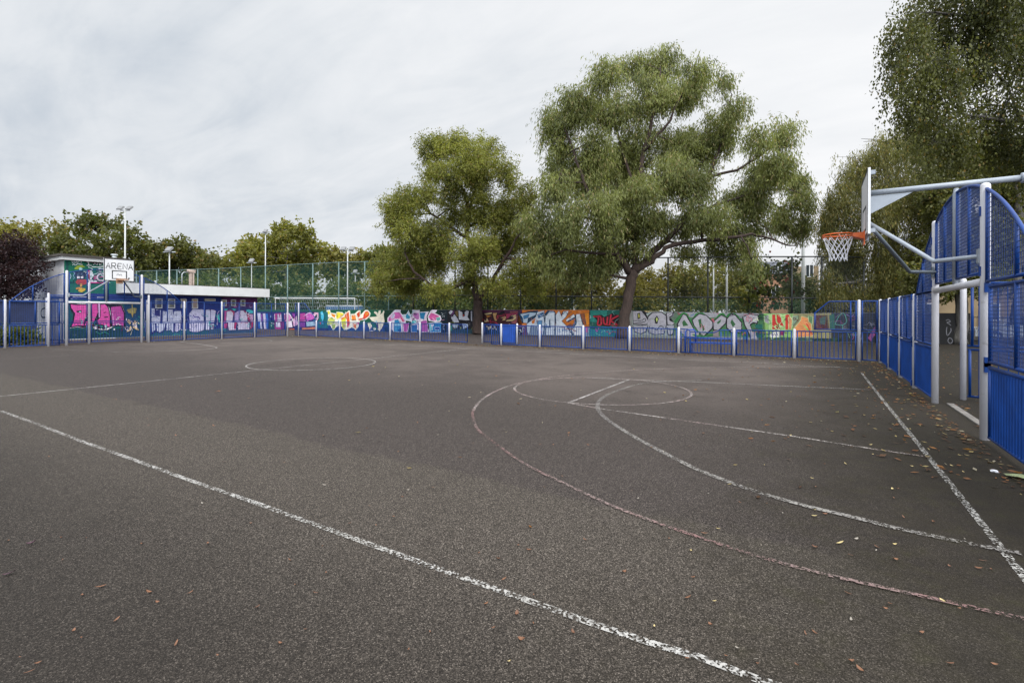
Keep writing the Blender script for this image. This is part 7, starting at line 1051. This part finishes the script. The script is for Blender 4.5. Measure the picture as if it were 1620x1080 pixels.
def tree(name, key, label, mat, n_leaf, ll, lw, spray, per, hang, cols, seed, cat='tree', group=None, twigs=5, crown='crown', loc=None, shift=None, **kw):
    blobs, limbs = TREES[key]['blobs'], TREES[key]['limbs']
    base = limbs[0][0]; root = thing(name, label, cat, (base[0], base[1], 0), group)
    V, C = foliage(blobs, seed, n_leaf, ll, lw, spray, per, hang, cols, **kw)
    quads_mesh(crown, V, C, M['leaf'], root)
    b = MB(); rr = random.Random(seed); pts_all = []
    for i, lb in enumerate(limbs):
        pts = [Vector(p[:3]) for p in lb]; rs = [p[3] for p in lb]
        if i == 0 and pts[0].z > 0: pts.insert(0, Vector((pts[0].x, pts[0].y, 0))); rs.insert(0, rs[0]*1.25)
        # resample with a little crookedness
        P, Rr = [], []
        for j in range(len(pts)-1):
            m = 4
            for q in range(m):
                f = q/m; p = pts[j].lerp(pts[j+1], f)
                if not (i == 0 and j == 0 and q == 0): p = p + Vector((rr.gauss(0,1),rr.gauss(0,1),rr.gauss(0,.5)))*(min(.09, rs[j]*.35) if i else .03)
                P.append(p); Rr.append(rs[j]+(rs[j+1]-rs[j])*f)
        P.append(pts[-1]); Rr.append(rs[-1])
        b.tube(P, Rr, 10 if Rr[0] > .1 else 6)
        pts_all += [(p, r_) for p, r_ in zip(P, Rr)][2:]
    for bl in blobs:
        c = Vector(bl[:3]); near = min(pts_all, key=lambda q: (q[0]-c).length + (0 if q[0].z < c.z+.5 else 2))
        r0 = min(near[1]*.7, .03+.02*(near[0]-c).length)
        mid = near[0].lerp(c, .5) + Vector((rr.gauss(0,.12),rr.gauss(0,.12),.12))
        b.tube([near[0], mid, c], [r0, r0*.7, r0*.4], 6)
        for _ in range(twigs):
            u = Vector((rr.gauss(0,1),rr.gauss(0,1),rr.gauss(.3,.8))); u.normalize()
            e = c + Vector((u.x*bl[3],u.y*bl[4],u.z*bl[5]))*.85
            b.tube([c.lerp(mid,.3*rr.random()), c.lerp(e,.55)+Vector((0,0,.05)), e], [r0*.45, r0*.28, r0*.1+.003], 5)
    b.build('trunk', M[mat], root)
    return root
G_ = lambda *c: c
tree('eucalyptus_tree', 'tree1', 'smaller gum tree with rounded top standing behind the gap in the low railing', 'bark_red', 235000, .155, .058, .56, 14, .55,
     ((.090,.100,.024),(.27,.275,.052),(.30,.22,.08)), 21, gap=.3, core=.46, own=.5, twigs=7)
tree('eucalyptus_tree', 'tree2', 'tallest gum tree with drooping grey green leaves and a thick leaning trunk', 'bark_warm', 310000, .20, .052, .78, 15, 1.25,
     ((.105,.122,.046),(.25,.268,.085),(.34,.27,.13)), 22, gap=.42, core=.46, own=.3, twigs=6, yellow=.06)
tree('birch_tree', 'birch', 'dark birch tree whose branches hang in from the top right corner', 'bark_grey', 105000, .074, .050, 1.3, 22, 1.2,
     ((.045,.052,.016),(.13,.135,.034),(.22,.15,.04)), 23, gap=.3, core=.6, yellow=.03, strand=True)
tree('willow_tree', 'willow', 'weeping willow with long hanging strands behind the hoop', 'bark_grey', 150000, .16, .036, 1.6, 26, 1.3,
     ((.085,.088,.028),(.215,.205,.064),(.30,.22,.06)), 24, gap=.1, core=.5, strand=True, yellow=.08)
tree('lime_tree', 'dense', 'dense dark green tree filling the view above the near goal', 'bark_grey', 105000, .14, .10, .5, 14, .5,
     ((.055,.062,.017),(.165,.165,.040),(.27,.20,.05)), 25, gap=.0, core=.6, yellow=.04)
tree('copper_plum_tree', 'purple', 'purple leaved tree in front of the white wall at the left edge', 'bark_grey', 22000, .12, .07, .4, 12, .3,
     ((.020,.011,.013),(.050,.022,.026),(.07,.03,.03)), 26, gap=.1)
for key, label, n, cols in (
    ('bg_olive','olive yellow tree behind the purple leaved tree',12000,((.13,.125,.030),(.25,.22,.046),(.28,.2,.06))),
    ('bg_dark','dark green open topped tree behind the pavilion',16000,((.052,.064,.017),(.125,.13,.030),(.2,.14,.05))),
    ('bg_green','rounded green tree just right of the taller floodlight',12000,((.062,.070,.018),(.145,.145,.030),(.22,.15,.05))),
    ('bg_gold','low golden green tree in the dip of the tree line',7000,((.10,.105,.028),(.21,.20,.045),(.28,.2,.06))),
    ('bg_plane','broad golden plane tree rising above the green netting',19000,((.115,.12,.025),(.235,.225,.044),(.30,.21,.05))),
    ('bg_right','olive green tree behind the twin floodlight over the football goal',11000,((.12,.115,.028),(.23,.21,.05),(.28,.2,.06))),
    ('bg_far','pale green tree peeping out left of the smaller gum tree',9000,((.10,.11,.028),(.20,.20,.045),(.26,.2,.06)))):
    tree('broadleaf_tree', key, label, 'bark_grey', n, .42, .30, 1.0, 10, .3, cols, hash(key) % 1 + len(key)*7 + n % 97, group='trees beyond the netting', twigs=3, gap=.2)
SHN = {0:'pale olive shrub left of the small white goal frame',1:'olive shrub behind the small white goal frame',2:'low yellowish shrub between the two gum trees',3:'tall yellowish shrub just left of the thick leaning trunk',
       4:'olive shrub just right of the thick leaning trunk',5:'high olive shrub two fence bays right of the leaning trunk',6:'dense olive shrub left of the pair of thin poles',7:'tall green shrub behind the pair of thin poles',8:'tall dark shrub left of the brick apartment house',9:'low shrub behind the smaller gum tree trunk',10:'rounded shrub directly behind the leaning trunk'}
for i in range(11):
    yv = .8 if i in (2,3,4,5,10) else .5
    c = ((.085+.035*yv,.10,.022),(.15+.11*yv,.20,.038),(.28,.2,.06))
    tree('shrub', 'shrub%d' % i, SHN[i], 'bark_grey', 7500, .26, .15, .6, 10, .3, c, 100+i, cat='shrub', group='shrubs beyond the fence', twigs=2, crown='foliage', gap=.15)
HG = ['behind the pavilion corner block','behind the pavilion floodlight','behind the roof chimney','behind the pale pole','left of the football goal','behind the football goal','right of the football goal','left of the smaller gum tree','beside the smaller gum tree trunk']
for i in range(9):
    c = ((.052,.068,.018),(.13,.145,.030),(.22,.17,.05))
    tree('hedge_bush', 'hedge%d' % i, 'dark green bush ' + HG[i] + ' seen through green netting', 'bark_grey', 6500, .34, .22, .8, 10, .3, c, 140+i, cat='bush', group='bushes behind the green netting', twigs=2, crown='foliage', gap=.0)
for i, lb in enumerate(('dark bush under the willow strands','dark bush behind the far end of the tall right fence','green bush below the brick apartment house')):
    tree('hedge_bush', 'under%d' % i, lb, 'bark_grey', 7000, .20, .13, .5, 10, .4, ((.034,.042,.015),(.085,.095,.028),(.15,.13,.04)), 210+i, cat='bush', twigs=2, crown='foliage')
tree('sapling', 'sapling', 'leafy dark sapling growing against the ball stop fence before the brick house', 'bark_grey', 2300, .22, .18, .4, 6, .3, ((.036,.050,.016),(.10,.11,.026),(.2,.04,.03)), 170, cat='sapling', gap=.3, yellow=.05)

# weeds behind the left fence
t = thing('weed_clump', 'tall green weeds behind the mesh fence left of the far goal', 'weeds', (-31.2,7.2,0))
wb = [(-31.2,6.5,.25,.5,.5,.3),(-31.0,7.2,.3,.5,.55,.35),(-31.3,7.8,.22,.45,.45,.25),(-30.9,6.9,.5,.35,.4,.25),(-31.1,7.5,.42,.35,.35,.2),(-31.2,6.0,.18,.4,.4,.2)]
V, Cc = foliage(wb, 5, 3200, .17, .05, .35, 8, -.4, ((.040,.058,.016),(.13,.15,.035),(.20,.17,.05)), gap=.2, yellow=.06)
V[:,:,2] = np.maximum(V[:,:,2], .01)
quads_mesh('foliage', V, Cc, M['leaf'], t)

# ------------------------------------------------------------------ fallen leaves and litter
def leaf_mesh(nm, L_, W_, curl, mat, seed):
    rr = random.Random(seed); vs = []; fs = []; n = 6
    for i in range(n+1):
        f = i/n; wd = W_*math.sin(PI*min(1, f*.94+.03))**.8*.5
        z = .004 + curl*((f-.5)**2)*L_*2
        for sg in (-1, 0, 1): vs.append(((f-.5)*L_, sg*wd*(1+.15*rr.uniform(-1,1)), z + (abs(sg)*curl*W_*.5)))
    for i in range(n):
        for j in (0, 1): fs.append((i*3+j, i*3+j+1, i*3+j+4, i*3+j+3))
    me = bpy.data.meshes.new(nm); me.from_pydata(vs, [], fs); me.materials.append(mat)
    for p in me.polygons: p.use_smooth = True
    return me
LM = {'orange': plain('orange_dead_leaf', (.15,.066,.032), .6, 0, .25, 40), 'brown': plain('brown_dead_leaf', (.16,.07,.032), .65, 0, .3, 40),
      'yellow': plain('pale_yellow_leaf', (.46,.36,.16), .6, 0, .15, 40), 'purple': plain('purple_dead_leaf', (.085,.035,.055), .6, 0, .25, 40), 'pale': plain('bleached_leaf', (.27,.24,.20), .7, 0, .15, 40)}
LAB = {'orange':'small orange leaf fallen on the grey asphalt','brown':'small brown leaf fallen on the grey asphalt','yellow':'small pale yellow leaf fallen on the dark asphalt','purple':'dark purple leaf fallen on the asphalt at the left','pale':'small bleached leaf fallen on the asphalt'}
protos = {c: [leaf_mesh('fallen_leaf', *d, LM[c], k) for k, d in enumerate(((.075,.032,.25),(.06,.036,.4),(.095,.024,.15)))] for c in LM}
first = True
lr = random.Random(3)
for x, y, c, s in LEAVES:
    o = bpy.data.objects.new('fallen_leaf', lr.choice(protos[c])); COL.objects.link(o)
    o.location = (x, y, .012); o.rotation_euler = (lr.uniform(-.25,.25), lr.uniform(-.25,.25), lr.uniform(0, 2*PI)); s *= .5; o.scale = (s, s, s)
    tag(o, LAB[c], 'leaf', 'fallen leaves on the court')
# uncountable litter of dead leaves along the fences
Rg = np.random.default_rng(9); parts = []
def scatter(n, xs, ys): return np.stack([xs(n), ys(n), np.full(n, .014)], 1)
parts.append(scatter(450, lambda n: 1.75-np.abs(Rg.normal(size=n))*.75, lambda n: Rg.uniform(6.0,19.5,n)))
parts.append(scatter(1300, lambda n: Rg.uniform(-15,1.7,n), lambda n: 19.6-np.abs(Rg.normal(size=n))*.55))
parts.append(scatter(500, lambda n: Rg.uniform(-29,-15,n), lambda n: 19.9-np.abs(Rg.normal(size=n))*.4))
parts.append(scatter(700, lambda n: 2.0+np.abs(Rg.normal(size=n))*2.2, lambda n: Rg.uniform(8,26,n)))
parts.append(scatter(160, lambda n: -3+4.2*Rg.random(n)**.6, lambda n: Rg.uniform(6.5,18.5,n)))
parts.append(scatter(160, lambda n: Rg.uniform(-12,0,n), lambda n: Rg.uniform(3,16,n)))
parts.append(scatter(900, lambda n: Rg.uniform(-26,4,n), lambda n: Rg.uniform(20.2,31,n)))
parts.append(scatter(700, lambda n: Rg.uniform(-13,1.8,n), lambda n: 19.72-np.abs(Rg.normal(size=n))*.1)); parts.append(scatter(500, lambda n: 1.8-np.abs(Rg.normal(size=n))*.12, lambda n: Rg.uniform(5,19.6,n)))
parts.append(scatter(400, lambda n: Rg.uniform(-29,-15.2,n), lambda n: 20.05-np.abs(Rg.normal(size=n))*.1)); parts.append(scatter(300, lambda n: -29.1+np.abs(Rg.normal(size=n))*.15, lambda n: Rg.uniform(5,19.6,n)))
Pp = np.concatenate(parts); n = len(Pp); an = Rg.uniform(0, 2*PI, n); dv = np.stack([np.cos(an), np.sin(an), Rg.normal(size=n)*.12], 1); sv = np.stack([-np.sin(an), np.cos(an), Rg.normal(size=n)*.25], 1)
ls = (.018+.034*Rg.random(n)**2)[:,None]; ws = ls*(.3+.3*Rg.random((n,1)))
Pp[:,2] += (np.abs(dv[:,2])*ls[:,0]+np.abs(sv[:,2])*ws[:,0])
V = np.stack([Pp-dv*ls, Pp+sv*ws, Pp+dv*ls, Pp-sv*ws], 1)
pal = np.array([(.20,.085,.035),(.11,.055,.028),(.34,.26,.11),(.30,.13,.04),(.38,.33,.24)])
cc = pal[Rg.choice(5, n, p=[.3,.32,.16,.14,.08])]*(.7+.6*Rg.random((n,1)))
dummy = thing('leaf_litter', None or 'scattered dead leaf litter along the fences', 'leaf litter', (0,0,0), None, 'stuff')
quads_mesh('leaves', V, np.concatenate([cc, np.ones((n,1))],1), M['leaf'], dummy)['kind'] = 'stuff'
def crumple(name, loc, s, mat, label, cat, seed):
    rr = random.Random(seed); bm = bmesh.new(); bmesh.ops.create_icosphere(bm, subdivisions=2, radius=1)
    for v in bm.verts:
        f = 1+rr.uniform(-.35,.3); v.co = Vector((v.co.x*s[0]*f, v.co.y*s[1]*f, max(-.2, v.co.z)*s[2]*f+s[2]*.25))
    me = bpy.data.meshes.new(name); bm.to_mesh(me); bm.free(); me.materials.append(mat)
    o = bpy.data.objects.new(name, me); COL.objects.link(o); o.location = loc; tag(o, label, cat); return o
crumple('litter_paper', LITTER[0], (.034,.022,.018), M['litter_white'], 'crumpled white paper on the ground by the right fence', 'litter', 2)
b = MB(); x, y, z = LITTER[1]
Rr = random.Random(8); rim_ = [(x+(.11+.04*Rr.random())*math.cos(a)*1.0, y+(.05+.02*Rr.random())*math.sin(a), .02+.015*Rr.random()) for a in [2*PI*i/14 for i in range(14)]]
b.add(rim_+[(x,y,.05)], [(i,(i+1)%14,14) for i in range(14)])
o = b.build('moss_patch', plain('pale_moss', (.22,.25,.13), .9, 0, .3, 20)); tag(o, 'pale green clump on the dark ground at the right edge', 'moss'); recenter(o, (x,y,0))
